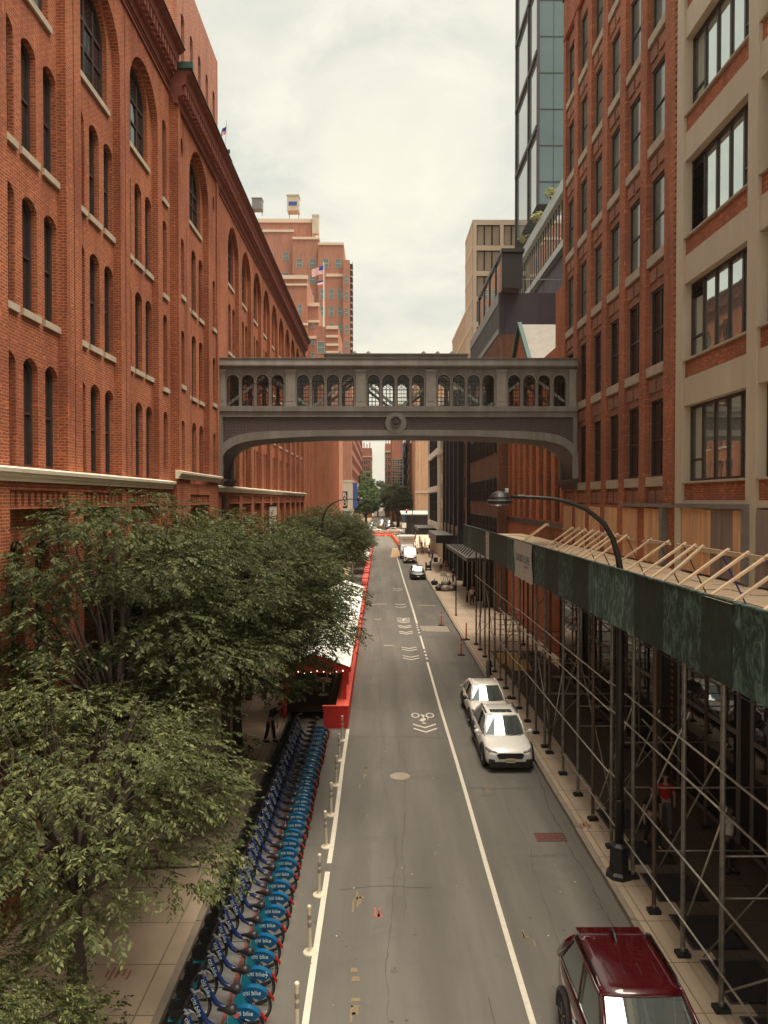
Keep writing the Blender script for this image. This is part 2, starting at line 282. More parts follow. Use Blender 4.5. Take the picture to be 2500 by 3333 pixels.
# ------------------------------------------------------------------ mesh building
class MB:
    def __init__(s): s.v = []; s.f = []; s.m = []; s.mi = 0
    def add(s, vs, fs):
        o = len(s.v); s.v += [tuple(p) for p in vs]
        for f in fs: s.f.append([o + i for i in f]); s.m.append(s.mi)
        return s
    def box(s, x0, x1, y0, y1, z0, z1):
        return s.add([(x0, y0, z0), (x1, y0, z0), (x1, y1, z0), (x0, y1, z0), (x0, y0, z1), (x1, y0, z1), (x1, y1, z1), (x0, y1, z1)],
              [(0, 3, 2, 1), (4, 5, 6, 7), (0, 1, 5, 4), (1, 2, 6, 5), (2, 3, 7, 6), (3, 0, 4, 7)])
    def quad(s, a, b, c, d): return s.add([a, b, c, d], [(0, 1, 2, 3)])
    def tri(s, a, b, c): return s.add([a, b, c], [(0, 1, 2)])
    def tube(s, p0, p1, r, r1=None, n=8, caps=True):
        return s.path([p0, p1], [r, r if r1 is None else r1], n, caps)
    def path(s, pts, rad, n=8, caps=True):
        pts = [Vector(p) for p in pts]
        if isinstance(rad, (int, float)): rad = [rad] * len(pts)
        o = len(s.v); k = len(pts); up = None
        for i, p in enumerate(pts):
            d = (pts[min(i + 1, k - 1)] - pts[max(i - 1, 0)])
            if d.length < 1e-6: d = Vector((0, 0, 1))
            d.normalize()
            if up is None:
                up = Vector((0, 0, 1)) if abs(d.z) < 0.9 else Vector((1, 0, 0))
            a = d.cross(up); 
            if a.length < 1e-4: up = Vector((0, 1, 0)); a = d.cross(up)
            a.normalize(); b = a.cross(d).normalized(); up = b
            for j in range(n):
                t = 2 * math.pi * j / n
                s.v.append(tuple(p + (a * math.cos(t) + b * math.sin(t)) * rad[i]))
        for i in range(k - 1):
            for j in range(n):
                s.f.append([o + i * n + j, o + i * n + (j + 1) % n, o + (i + 1) * n + (j + 1) % n, o + (i + 1) * n + j]); s.m.append(s.mi)
        if caps:
            s.f.append([o + j for j in range(n)][::-1]); s.m.append(s.mi)
            s.f.append([o + (k - 1) * n + j for j in range(n)]); s.m.append(s.mi)
        return s
    def lathe(s, c, prof, n=16, axis='z'):
        o = len(s.v); k = len(prof)
        for r, h in prof:
            for j in range(n):
                t = 2 * math.pi * j / n; a, b = r * math.cos(t), r * math.sin(t)
                s.v.append({'z': (c[0] + a, c[1] + b, c[2] + h), 'y': (c[0] + a, c[1] + h, c[2] + b), 'x': (c[0] + h, c[1] + a, c[2] + b)}[axis])
        for i in range(k - 1):
            for j in range(n):
                s.f.append([o + i * n + j, o + i * n + (j + 1) % n, o + (i + 1) * n + (j + 1) % n, o + (i + 1) * n + j]); s.m.append(s.mi)
        s.f.append([o + j for j in range(n)][::-1]); s.m.append(s.mi)
        s.f.append([o + (k - 1) * n + j for j in range(n)]); s.m.append(s.mi)
        return s
    def beam(s, p0, p1, w, t):
        """rectangular bar from p0 to p1, w wide sideways, t deep"""
        p0, p1 = Vector(p0), Vector(p1); d = (p1 - p0).normalized()
        up = Vector((0, 0, 1)) if abs(d.z) < 0.95 else Vector((0, 1, 0))
        a = d.cross(up).normalized() * w / 2; b = a.cross(d).normalized() * t / 2
        vs = [p0 - a - b, p0 + a - b, p0 + a + b, p0 - a + b, p1 - a - b, p1 + a - b, p1 + a + b, p1 - a + b]
        return s.add(vs, [(0, 3, 2, 1), (4, 5, 6, 7), (0, 1, 5, 4), (1, 2, 6, 5), (2, 3, 7, 6), (3, 0, 4, 7)])
    def profile(s, prof, x0, x1):
        """closed (y,z) outline swept along x"""
        n = len(prof)
        vs = [(x0, y, z) for y, z in prof] + [(x1, y, z) for y, z in prof]
        return s.add(vs, [(i, (i + 1) % n, n + (i + 1) % n, n + i) for i in range(n)] + [tuple(range(n))[::-1], tuple(range(n, 2 * n))])
    def panel(s, loop, holes, y):
        """flat face in the xz plane at depth y, with holes"""
        poly = [[Vector((a, b, 0)) for a, b in loop]] + [[Vector((a, b, 0)) for a, b in h] for h in holes]
        tris = tessellate_polygon(poly); flat = [p for l in poly for p in l]
        return s.add([(p.x, y, p.y) for p in flat], [tuple(t) for t in tris])
    def reveal(s, loop, y0, y1):
        n = len(loop)
        return s.add([(a, y0, b) for a, b in loop] + [(a, y1, b) for a, b in loop], [(i, (i + 1) % n, n + (i + 1) % n, n + i) for i in range(n)])
    def ring(s, lo, li, y0, y1):
        """frame between an outer and an inner loop (same number of points)"""
        n = len(lo)
        vs = [(a, y0, b) for a, b in lo] + [(a, y0, b) for a, b in li] + [(a, y1, b) for a, b in lo] + [(a, y1, b) for a, b in li]
        fs = []
        for i in range(n):
            j = (i + 1) % n
            fs += [(i, j, n + j, n + i), (n + i, n + j, 3 * n + j, 3 * n + i), (i, 2 * n + i, 2 * n + j, j)]
        return s.add(vs, fs)
    def mesh(s, name, mats, smooth=False, recalc=True):
        me = bpy.data.meshes.new(name)
        me.from_pydata(s.v, [], s.f)
        if not isinstance(mats, (list, tuple)): mats = [mats]
        for x in mats: me.materials.append(M[x] if isinstance(x, str) else x)
        if len(mats) > 1: me.polygons.foreach_set('material_index', s.m)
        if recalc:
            bm = bmesh.new(); bm.from_mesh(me); bmesh.ops.recalc_face_normals(bm, faces=bm.faces); bm.to_mesh(me); bm.free()
        if smooth: me.polygons.foreach_set('use_smooth', [True] * len(me.polygons))
        me.update(); return me
    def build(s, name, mats, parent=None, smooth=False, bevel=0, sub=0, loc=None, recalc=True):
        o = bpy.data.objects.new(name, s.mesh(name, mats, smooth, recalc)); COL.objects.link(o)
        if parent: o.parent = parent
        if loc: o.location = loc
        if bevel:
            b = o.modifiers.new('b', 'BEVEL'); b.width = bevel; b.segments = 2; b.limit_method = 'ANGLE'; b.angle_limit = R(40)
        if sub:
            b = o.modifiers.new('s', 'SUBSURF'); b.levels = sub; b.render_levels = sub
        return o
def put(mesh, name, parent=None, loc=(0, 0, 0), rz=0, scale=None):
    o = bpy.data.objects.new(name, mesh); COL.objects.link(o)
    if parent: o.parent = parent
    o.location = loc; o.rotation_euler = (0, 0, rz)
    if scale: o.scale = scale
    return o
def tag(o, label, cat, group=None):
    o['label'] = label; o['category'] = cat
    if group: o['group'] = group
    return o
def struct(o): o['kind'] = 'structure'; return o
def thing(name, label, cat, loc=(0, 0, 0), rz=0, group=None):
    o = bpy.data.objects.new(name, None); COL.objects.link(o); o.empty_display_size = 0.3
    o.location = loc; o.rotation_euler = (0, 0, rz)
    return tag(o, label, cat, group)
def kids(o): return [c for c in COL.objects if c.parent == o]
_kc = {}
def dup(root, loc, rz=None, label=None, scale=None, swap=None):
    """copy a thing with its parts and sub-parts (meshes shared)"""
    r = root.copy(); COL.objects.link(r); r.location = loc
    if rz is not None: r.rotation_euler = (0, 0, rz)
    if scale: r.scale = scale
    if label: r['label'] = label
    if root not in _kc:
        _kc[root] = [(c, list(c.children)) for c in root.children]
    for c, gs in _kc[root]:
        d = c.copy(); COL.objects.link(d); d.parent = r
        if swap and c.name.split('.')[0] in swap: d.data = swap[c.name.split('.')[0]]
        for g in gs:
            e = g.copy(); COL.objects.link(e); e.parent = d
    return r
def text_mesh(s, size, mat, extrude=0.006, align='CENTER', name='lettering', spacing=1.0, line=None):
    cu = bpy.data.curves.new('t', 'FONT'); cu.body = s; cu.size = size; cu.extrude = extrude
    cu.align_x = align; cu.align_y = 'CENTER'; cu.space_character = spacing; cu.resolution_u = 3
    if line: cu.space_line = line
    o = bpy.data.objects.new('t', cu); COL.objects.link(o)
    dg = bpy.context.evaluated_depsgraph_get(); dg.update()
    me = bpy.data.meshes.new_from_object(o.evaluated_get(dg))
    bpy.data.objects.remove(o); me.materials.clear(); me.materials.append(M[mat])
    me.transform(Matrix.Rotation(R(90), 4, 'X'))        # stands in the xz plane, read from -y
    me.name = name
    return me
ORD = 'first second third fourth fifth sixth seventh eighth ninth tenth eleventh twelfth thirteenth fourteenth fifteenth sixteenth seventeenth eighteenth nineteenth twentieth'.split()
TENS = {2: 'twenty', 3: 'thirty', 4: 'forty'}
def ordw(i):
    i += 1
    if i <= 20: return ORD[i - 1]
    if i % 10 == 0: return {30: 'thirtieth', 40: 'fortieth'}[i]
    return TENS[i // 10] + '-' + ORD[i % 10 - 1]
def arch(w, h, rise, n=10, x=0.0, z=0.0):
    """loop of an opening w wide, h high with an arched head of the given rise (0 = flat)"""
    if rise <= 0: return [(x - w / 2, z), (x + w / 2, z), (x + w / 2, z + h), (x - w / 2, z + h)]
    rad = (w * w / 4 + rise * rise) / (2 * rise); cz = z + h - rad
    a0 = math.asin(min(1, (w / 2) / rad))
    pts = [(x - w / 2, z), (x + w / 2, z)]
    for i in range(n + 1):
        a = a0 - 2 * a0 * i / n
        pts.append((x + rad * math.sin(a), cz + rad * math.cos(a)))
    return pts
# ------------------------------------------------------------------ windows
_wc = {}
def win_meshes(w, h, rise, style, depth):
    key = (round(w, 2), round(h, 2), round(rise, 2), style, depth)
    if key in _wc: return _wc[key]
    t = 0.07 if w < 1.5 else 0.09
    lo = arch(w, h, rise); li = arch(w - 2 * t, h - 2 * t, max(0, rise * (w - 2 * t) / w) if rise > 0 else 0, z=t)
    fr = MB(); fr.ring(lo, li, depth - 0.06, depth + 0.02)
    y0, y1 = depth - 0.045, depth + 0.01
    def hb(z, e=0.05): fr.box(-w / 2 + t, w / 2 - t, y0, y1, z - e / 2, z + e / 2)
    def vb(x, z0, z1, e=0.05): fr.box(x - e / 2, x + e / 2, y0 + 0.004, y1 - 0.004, z0, z1)
    if style == 'sash': hb(h * 0.5, 0.07)
    elif style == 'arch':
        hb(h - rise - 0.02, 0.10); vb(-w / 6, t, h - rise * 0.35, 0.10); vb(w / 6, t, h - rise * 0.35, 0.10); hb(h * 0.36, 0.06)
    elif style == 'grid':
        hb(h * 0.5, 0.08); vb(0, t, h - t, 0.05)
        for k in range(1, 4): vb(-w / 2 + t + (w - 2 * t) * k / 4, t, h * 0.5, 0.025)
        hb(h * 0.25, 0.025)
    elif style == 'double': hb(h * 0.48, 0.09); vb(0, t, h - t, 0.09)
    mat = {'double': 'wood_fr', 'grid': 'wood_fr'}.get(style, 'wood_fr')
    pn = MB(); pn.add([(a, depth, b) for a, b in li], [tuple(range(len(li)))])
    sl = MB(); sl.box(-w / 2 - 0.10, w / 2 + 0.10, -0.07, depth - 0.065, -0.17, -0.003)
    _wc[key] = (fr.mesh('window_frame', mat), pn.mesh('window_pane', 'glass'), sl.mesh('window_sill', 'sill'))
    return _wc[key]
def window(b, s, z, d, w, h, rise, style='sash', depth=0.2, sill=True, pane=None, name='window'):
    fm, pm, sm = win_meshes(w, h, rise, style, depth)
    o = put(fm, name, b, (s, d, z))
    if pane:
        k = (pm.name, pane)
        if k not in _wc:
            p2 = pm.copy(); p2.materials.clear(); p2.materials.append(M[pane]); _wc[k] = p2
        pm = _wc[k]
    put(pm, 'pane', o)
    if sill: put(sm, 'sill', o)
    return o

# ------------------------------------------------------------------ left red brick warehouse (two wings)
ROWS = [(10.56, 2.62), (14.28, 2.74), (18.05, 2.72)]
BW = [(0.45, 0.66), (1.52, 0.74), (2.66, 0.74)]
def cornice(b, s0, s1, d, zt, name='cornice'):
    m = MB()
    m.profile([(d + 0.05, zt - 1.25), (d - 0.10, zt - 1.25), (d - 0.12, zt - 1.0), (d - 0.24, zt - 0.95), (d - 0.26, zt - 0.6), (d - 0.42, zt - 0.5), (d - 0.46, zt - 0.18), (d - 0.62, zt - 0.1), (d - 0.64, zt), (d + 0.35, zt), (d + 0.35, zt - 0.5)], s0, s1)
    n = int((s1 - s0) / 0.34)
    for i in range(n):
        a = s0 + 0.08 + i * (s1 - s0 - 0.1) / n
        m.box(a, a + 0.16, d - 0.40, d - 0.243, zt - 0.90, zt - 0.56)
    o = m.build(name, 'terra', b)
    m = MB(); m.profile([(d - 0.70, zt + 0.003), (d - 0.66, zt + 0.11), (d + 0.4, zt + 0.16), (d + 0.4, zt + 0.003)], s0 - 0.03, s1 + 0.03)
    m.build('coping', 'tar', o)
    return o
def string_course(b, s0, s1, d, z):
    m = MB(); m.box(s0, s1, d - 0.06, d + 0.0 - 0.003, z, z + 0.09); m.box(s0, s1, d - 0.05, d - 0.003, z + 0.20, z + 0.27)
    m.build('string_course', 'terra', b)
def stone_band(b, s0, s1, d, z):
    m = MB()
    m.profile([(d + 0.05, z - 0.32), (d - 0.10, z - 0.32), (d - 0.10, z - 0.23), (d - 0.15, z - 0.225), (d - 0.15, z - 0.14), (d - 0.22, z - 0.135), (d - 0.24, z - 0.03), (d - 0.10, z), (d + 0.05, z + 0.02)], s0, s1)
    m.build('stone_band', 'ledge', b, bevel=0.012)
def bay(b, W, s0, wd, d=0.0, d2=0.23, zb=10.45, base=True):
    """one recessed arched bay of the warehouse: wall geometry into W, windows as parts"""
    c = s0 + wd / 2; rad = wd / 2
    rec = arch(wd, 24.95 - zb, rad, 20, c, zb)
    a, e = s0 - 0.47, s0 + wd + 0.47
    W.panel([(a, zb - 0.3), (e, zb - 0.3), (e, 26.6), (a, 26.6)], [rec], d)
    W.reveal(rec, d, d2)
    holes = []; k = wd / 3.1
    for z, h in ROWS:
        for cx, ww in BW:
            holes.append((arch(ww, h, 0.2, 8, s0 + cx * k, z), s0 + cx * k, z, ww, h, 0.2, 'sash'))
    ww = wd - 1.0; holes.append((arch(ww, 2.9, ww / 2, 18, c, 21.82), c, 21.82, ww, 2.9, ww / 2, 'arch'))
    W.panel([(s0 - 0.02, zb - 0.3), (s0 + wd + 0.02, zb - 0.3), (s0 + wd + 0.02, 25.0), (s0 - 0.02, 25.0)], [h[0] for h in holes], d2)
    for lp, cx, z, w_, h, r_, st in holes:
        W.reveal(lp, d2, d2 + 0.34)
        window(b, cx, z, d2, w_, h, r_, st, 0.20, sill=z > 11, pane='blinds' if (int(cx * 37) + int(z)) % 4 == 0 else None)
    # lower storeys: recessed panel with dentils, tall pair of openings
    if base:
        pan = [(s0, 9.62), (s0 + wd, 9.62), (s0 + wd, 9.98), (s0, 9.98)]
        low = [(s0, 1.0), (s0 + wd, 1.0), (s0 + wd, 9.55), (s0, 9.55)]
        W.panel([(a, 0), (e, 0), (e, zb - 0.3), (a, zb - 0.3)], [pan, low], d)
        W.reveal(pan, d, d + 0.16); W.reveal(low, d, d + 0.3)
        W.panel(pan, [], d + 0.16)
        for i in range(9):
            x = s0 + 0.12 + i * (wd - 0.24) / 9; W.box(x, x + 0.17, d + 0.04, d + 0.157, 9.60, 9.96)
        hs = []
        for cx in (0.28, 0.72):
            for z, h in ((5.5, 3.3), (1.6, 3.0)):
                hs.append((arch(0.8, h, 0.3, 8, s0 + wd * cx, z), s0 + wd * cx, z, h))
        W.panel(low, [q[0] for q in hs], d + 0.3)
        for lp, cx, z, h in hs:
            W.reveal(lp, d + 0.3, d + 0.62); window(b, cx, z, d + 0.3, 0.8, h, 0.3, 'sash', 0.28, sill=False)
def plain(W, s0, s1, d, z0, z1, holes=()):
    W.panel([(s0, z0), (s1, z0), (s1, z1), (s0, z1)], [h for h in holes], d)

WH = thing('brick_warehouse', 'tall red brick warehouse with arched bays on the left, before the bridge', 'building', (-8.2, 0, 0), R(90))
W = MB(); W.mi = 0
for far in (11.42, 15.5, 19.58, 23.66, 27.66):
    bay(WH, W, far - 3.1, 3.1)
plain(W, 2.0, 11.42 - 3.57, 0, 0, 26.6)
def singles(b, W, s0, s1, d, cx, ww, rows, oval=None, z0=0.0, z1=26.6):
    hs = [(arch(ww, h, ww * 0.35, 8, cx, z), z, h) for z, h in rows]
    lps = [h[0] for h in hs]
    if oval:
        lo = [(cx + 0.20 * math.cos(t * math.pi / 10), oval + 0.42 * math.sin(t * math.pi / 10)) for t in range(20)]
        lps.append(lo)
    plain(W, s0, s1, d, z0, z1, lps)
    for lp, z, h in hs:
        W.reveal(lp, d, d + 0.4); window(b, cx, z, d, ww, h, ww * 0.35, 'sash', 0.2, sill=z > 11)
    if oval:
        W.reveal(lo, d, d + 0.3); W.panel(lo, [], d + 0.29)
singles(WH, W, 28.13, 29.2, 0, 28.5, 0.55, [(10.95, 2.2), (14.05, 2.8), (17.6, 2.8), (21.2, 3.0)])
D = -0.24
W.box(29.2, 29.35, D + 0.002, 0.5, 0, 26.4)          # cheek of the projecting pavilion
singles(WH, W, 29.2, 30.75, D, 30.1, 0.55, [(10.98, 2.0), (14.4, 2.2), (18.0, 2.3)], 23.9)
bay(WH, W, 31.25, 3.5, D, 0.02)
singles(WH, W, 35.2, 36.6, D, 35.8, 0.55, [(10.98, 2.0), (14.4, 2.2), (18.0, 2.3)], 23.9)
W.box(36.45, 36.598, D + 0.002, 0.5, 0, 26.4)
W.box(36.598, 37.9, 0.003, 0.5, 0, 26.6)
W.box(29.25, 29.6, D - 0.08, D - 0.002, 10.9, 25.6); W.box(36.2, 36.55, D - 0.08, D - 0.002, 10.9, 25.6)
W.box(2.0, 37.9, 0.66, 14, 0, 26.9)
W.build('wall', 'brick', WH)
stone_band(WH, 2.0, 29.18, 0, 10.5); stone_band(WH, 29.1, 36.7, D, 10.92); stone_band(WH, 36.72, 37.88, 0, 10.5)
cornice(WH, 2.0, 29.0, 0, 27.15); cornice(WH, 29.1, 36.9, D, 26.45); cornice(WH, 36.95, 37.9, 0, 26.8)
string_course(WH, 2.0, 29.15, 0, 25.6); string_course(WH, 29.25, 36.6, D, 25.25)
MB().box(29.02, 29.16, -0.95, 0.2, 26.5, 26.75).build('copper_cap', 'copper', WH); MB().box(36.92, 37.02, -0.80, 0.3, 26.92, 27.08).build('copper_cap', 'copper', WH)
# set-back tower on the roof
TW = MB(); hs = []
for i in range(5):
    cx = 31.2 + 1.45 * i; hs.append((arch(0.52, 3.0, 0.26, 8, cx, 26.95), cx))
TW.panel([(30.3, 26.3), (37.9, 26.3), (37.9, 31.9), (30.3, 31.9)], [h[0] for h in hs], 0.0)
for lp, cx in hs: TW.reveal(lp, 0, 0.4)
TW.box(30.3, 37.9, 0.42, 13, 26.3, 31.88); TW.quad((30.3, 0, 26.3), (30.3, 0.42, 26.3), (30.3, 0.42, 31.9), (30.3, 0, 31.9)); TW.quad((37.9, 0, 26.3), (37.9, 0.42, 26.3), (37.9, 0.42, 31.9), (37.9, 0, 31.9))
TW.quad((30.3, 0, 31.9), (37.9, 0, 31.9), (37.9, 0.42, 31.9), (30.3, 0.42, 31.9))
TW.build('roof_tower', 'brick_far', WH)
for lp, cx in hs: window(WH, cx, 26.95, 0.0, 0.52, 3.0, 0.26, 'sash', 0.3, sill=False)

WF = thing('brick_warehouse', 'red brick warehouse wing beyond the bridge on the left, with arched bays', 'building', (-8.2, 0, 0), R(90))
W = MB()
for k in range(10): bay(WF, W, 40.33 + 4.08 * k, 3.1)
plain(W, 37.9, 39.86, 0, 0, 26.6); plain(W, 80.6, 81.2, 0, 0, 26.6)
W.box(37.9, 81.2, 0.66, 14, 0, 26.7)
W.box(81.05, 81.2, 0.003, 0.7, 0, 26.6)
W.build('wall', 'brick', WF)
stone_band(WF, 37.92, 81.2, 0, 10.5); cornice(WF, 37.95, 81.3, 0, 26.95); string_course(WF, 37.9, 81.2, 0, 25.4)
m = MB(); m.lathe((38.6, -0.08, 0), [(0.09, 9.0), (0.09, 10.0)], 8); m.build('downpipe', 'black', WF)

# ------------------------------------------------------------------ right brick building
def R_(y0, y1): return (-y1, -y0)
BR = thing('brick_loft_building', 'red brick loft building where the bridge lands on the right', 'building', (10.1, 0, 0), R(-90))
W = MB(); SPN = MB(); RX = MB()
rows = [10.62 + 4.12 * i for i in range(6)]
cols = [26.4 + 2.467 * i for i in range(6)]
lps = [[(-(y + 1.78), 9.55), (-y, 9.55), (-y, 34.7), (-(y + 1.78), 34.7)] for y in cols]
W.panel([(-41.0, 0), (-25.2, 0), (-25.2, 37.0), (-41.0, 37.0)], lps, 0)
for y, lp in zip(cols, lps):
    W.reveal(lp, 0, 0.15)
    hs = [[(-(y + 1.69), z), (-(y + 0.09), z), (-(y + 0.09), z + 2.85), (-(y + 1.69), z + 2.85)] for z in rows]
    SPN.panel([(-(y + 1.79), 9.5), (-(y - 0.01), 9.5), (-(y - 0.01), 34.75), (-(y + 1.79), 34.75)], hs, 0.15)
    for i, (z, h) in enumerate(zip(rows, hs)):
        SPN.reveal(h, 0.15, 0.4)
        c = -(y + 0.89)
        window(BR, c, z, 0.15, 1.60, 2.85, 0, 'double' if i < 2 else 'sash', 0.13, sill=False, pane='glass' if i < 2 else 'blinds')
        st = MB().box(c - 0.885, c + 0.885, 0.02, 0.20, z - 0.36, z - 0.004); st.build('sill', 'sill', BR, bevel=0.01)
        if i:
            for sg in (-1, 1): MB().box(c + sg * 0.42 - 0.33, c + sg * 0.42 + 0.33, 0.08, 0.147, z - 0.98, z - 0.52).build('raised_panel', 'brick_sp', BR)
    for sg in (-1, 1): MB().box(c + sg * 0.42 - 0.33, c + sg * 0.42 + 0.33, 0.08, 0.147, 9.62, 10.12).build('raised_panel', 'brick_sp', BR)
W.box(-41.0, -25.2, 0.62, 14, 0, 36.98)
for x in (-41.0, -25.2): W.quad((x, 0, 0), (x, 0.62, 0), (x, 0.62, 37), (x, 0, 37))
W.quad((-41, 0, 37), (-25.2, 0, 37), (-25.2, 0.62, 37), (-41, 0.62, 37))
W.box(-40.9, -26.3, -0.05, -0.002, 34.78, 34.95)
for k in range(150): # toothed corner of the near pier
    z = 0.3 + k * 0.235
    if z < 36.5: W.box(-25.42, -25.17, -0.045, -0.002, z, z + 0.11)
W.build('wall', 'brick_r', BR)
SPN.build('spandrel_wall', 'brick_sp', BR)
m = MB(); m.box(-41.0, -25.15, -0.08, 14, 37.0, 37.18); m.build('roof', 'tar', BR)

# ------------------------------------------------------------------ right concrete-framed building
BC = thing('concrete_framed_building', 'concrete framed building with brick spandrels and wide windows at the right edge', 'building', (10.1, 0, 0), R(-90))
FRM = MB(); BRK = MB()
colY = [24.62, 19.76, 14.9, 10.04, 5.18]
for y in colY: FRM.box(-(y + 0.53), -y, -0.06, 0.6, 0, 34)
for k in range(len(colY) - 1):
    y1 = colY[k]; y0 = colY[k + 1] + 0.53
    for i in range(6):
        zs = 10.37 + 4.03 * i
        FRM.box(-y1 + 0.003, -y0 - 0.003, 0.0, 0.6, zs - 1.53 if i else 9.55, zs - 0.62)
        MB().box(-y1 + 0.006, -y0 - 0.006, 0.05, 0.58, zs - 0.617, zs - 0.073).build('brick_spandrel', 'brick_r', BC)
        MB().box(-y1 + 0.01, -y0 - 0.01, -0.05, 0.5, zs - 0.07, zs - 0.002).build('sill', 'sill', BC, bevel=0.01)
        # window: five lights
        w = y1 - y0 - 0.02; h = 2.5; t = 0.09; c = -(y0 + y1) / 2
        fr = MB(); lo = arch(w, h, 0); li = arch(w - 2 * t, h - 2 * t, 0, z=t); fr.ring(lo, li, 0.24, 0.36)
        for q in range(1, 5): x = -w / 2 + w * q / 5; fr.box(x - 0.05, x + 0.05, 0.26, 0.35, t, h - t)
        for q in ((0, 4) if i < 4 else (0, 1, 2, 3, 4)):
            x = -w / 2 + w * q / 5; fr.box(x + 0.05, x + w / 5 - 0.05, 0.27, 0.34, h * 0.27 if i < 4 else h * 0.45, h * 0.27 + 0.07 if i < 4 else h * 0.45 + 0.07)
        o = fr.build('window', 'wood_fr', BC, loc=(c, 0, zs))
        MB().box(-w / 2 + t, w / 2 - t, 0.31, 0.32, t, h - t).build('pane', 'glass_sky', o)
        if i in (1, 2) and k < 2:
            lv = MB(); x0 = -w / 2 + t; x1 = -w / 2 + w / 5 - 0.05; z0 = 0.1 if i == 2 else 2.0
            for q in range(int((h - 0.2 - z0) / 0.11)): lv.beam((x0, 0.25, z0 + 0.05 + q * 0.11), (x1, 0.25, z0 + 0.05 + q * 0.11), 0.10, 0.012)
            lv.box(x0, x1, 0.29, 0.305, z0, h - t); lv.build('louvre', 'black_matt', o)
FRM.box(-25.15, -5.0, 0.62, 14, 0, 34)
FRM.build('concrete_frame', 'conc', BC)
MB().box(-25.15, -5.0, -0.1, 14, 34.0, 34.2).build('roof', 'tar', BC)

# boarded-up openings above the shed deck, on both right-hand buildings
def boards(b, name, y0, y1, mats, zt=9.5, zb=7.46, d=-0.03):
    n = len(mats); w = (y1 - y0) / n
    for i, mt in enumerate(mats):          # listed far to near
        s1 = -(y1 - i * w); m = MB(); e = 0.012
        m.box(s1 + e, s1 + w - e, d - 0.02 - 0.006 * (i % 2), d + 0.02, zb, zt - 0.02 * (i % 3))
        m.build(name, mt, b)
    m = MB(); m.box(-y1, -y0, d - 0.10, d - 0.03, 8.16, 8.24); m.build('batten', 'plank', b)
for y in cols: boards(BR, 'plywood_board', y + 0.05, y + 1.73, ['ply_or', 'ply_or'], 9.45, d=-0.025)
boards(BC, 'plywood_board', 20.3, 24.55, ['ply_or', 'ply_or', 'ply_or', 'ply_grey', 'ply_grey', 'ply_or'], 9.5)
boards(BC, 'plywood_board', 15.45, 19.7, ['ply_grey', 'ply_grey', 'ply_grey', 'ply_or', 'ply_grey', 'ply_grey'], 9.5)
m = MB(); m.box(-24.75, -20.05, -0.20, -0.062, 9.50, 9.64); m.box(-20.25, -20.05, -0.20, -0.062, 7.46, 9.497); m.box(-30.7, -25.3, -0.20, -0.003, 9.5, 9.62); m.box(-26.2, -25.95, -0.2, -0.003, 7.46, 9.497); m.build('steel_trim', 'steel', BC)
# street level fronts behind the shed: shop openings
def shopfront(b, y0, y1, z1=5.6):
    c = -(y0 + y1) / 2; w = y1 - y0
    fr = MB(); fr.ring(arch(w, z1, 0), arch(w - 0.24, z1 - 0.24, 0, z=0.12), -0.16, -0.09)
    fr.box(-w / 2 + 0.12, w / 2 - 0.12, -0.15, -0.09, 3.0, 3.14); fr.box(-0.06, 0.06, -0.149, -0.091, 0.12, z1 - 0.12)
    o = fr.build('shop_window', 'steel', b, loc=(c, 0, 0.2))
    MB().box(-w / 2 + 0.12, w / 2 - 0.12, -0.12, -0.095, 0.12, z1 - 0.12).build('pane', 'glass', o)
for y in cols[::2]: shopfront(BR, y, y + 1.78 + 2.0, 5.0)
MB().box(-41.0, -25.16, -0.012, -0.003, 0.2, 6.6).build('shade_black_base', 'black_matt', BR); MB().box(-25.1, -5.0, -0.085, -0.0605, 0.2, 6.6).build('shade_black_base', 'black_matt', BC)  # black wall sheets: shade behind the shed put into the colour
for k in range(4): shopfront(BC, colY[k + 1] + 0.6, colY[k] - 0.05)

# ------------------------------------------------------------------ bridge
XL, XR, BY, BD = -8.2, 10.1, 37.9, 3.0
CXB = (XL + XR) / 2
BG = thing('footbridge', 'grey metal enclosed footbridge with arched windows spanning the street between two brick buildings', 'bridge', (CXB, BY, 0))
hs_ = (XR - XL) / 2
def bx(u): return (u - 820) / 42.2 - CXB
def bz(v): return H - (v - 1080) / 42.2
W = MB()
gx = [(491.8, 516.6), (523.5, 549.3), (555.8, 581), (587.7, 613.3), (643, 668), (675, 700), (707, 732), (738.5, 764.5), (794.3, 819.6), (826.5, 851.8), (858, 884), (890, 915), (946, 970.5), (978, 1003), (1010, 1035), (1042, 1067), (1097.7, 1122.8), (1130.5, 1155), (1162.5, 1187), (1195.8, 1221)]
BWIN = [((bx(a) + bx(b)) / 2, 0.61) for a, b in gx]
wz, wh = bz(878), bz(811) - bz(878)
holes = [arch(w, wh, w / 2, 12, c, wz) for c, w in BWIN]
FACE = MB()
for yy, dy in ((0, 1), (BD, -1)):
    FACE.panel([(-hs_, bz(889)), (hs_, bz(889)), (hs_, bz(797)), (-hs_, bz(797))], holes, yy)
    FACE.panel([(-hs_, bz(889)), (hs_, bz(889)), (hs_, bz(797)), (-hs_, bz(797))], holes, yy + 0.14 * dy)
    for h in holes: FACE.reveal(h, yy, yy + 0.14 * dy)
FACE.build('window_wall', 'br_grey', BG)
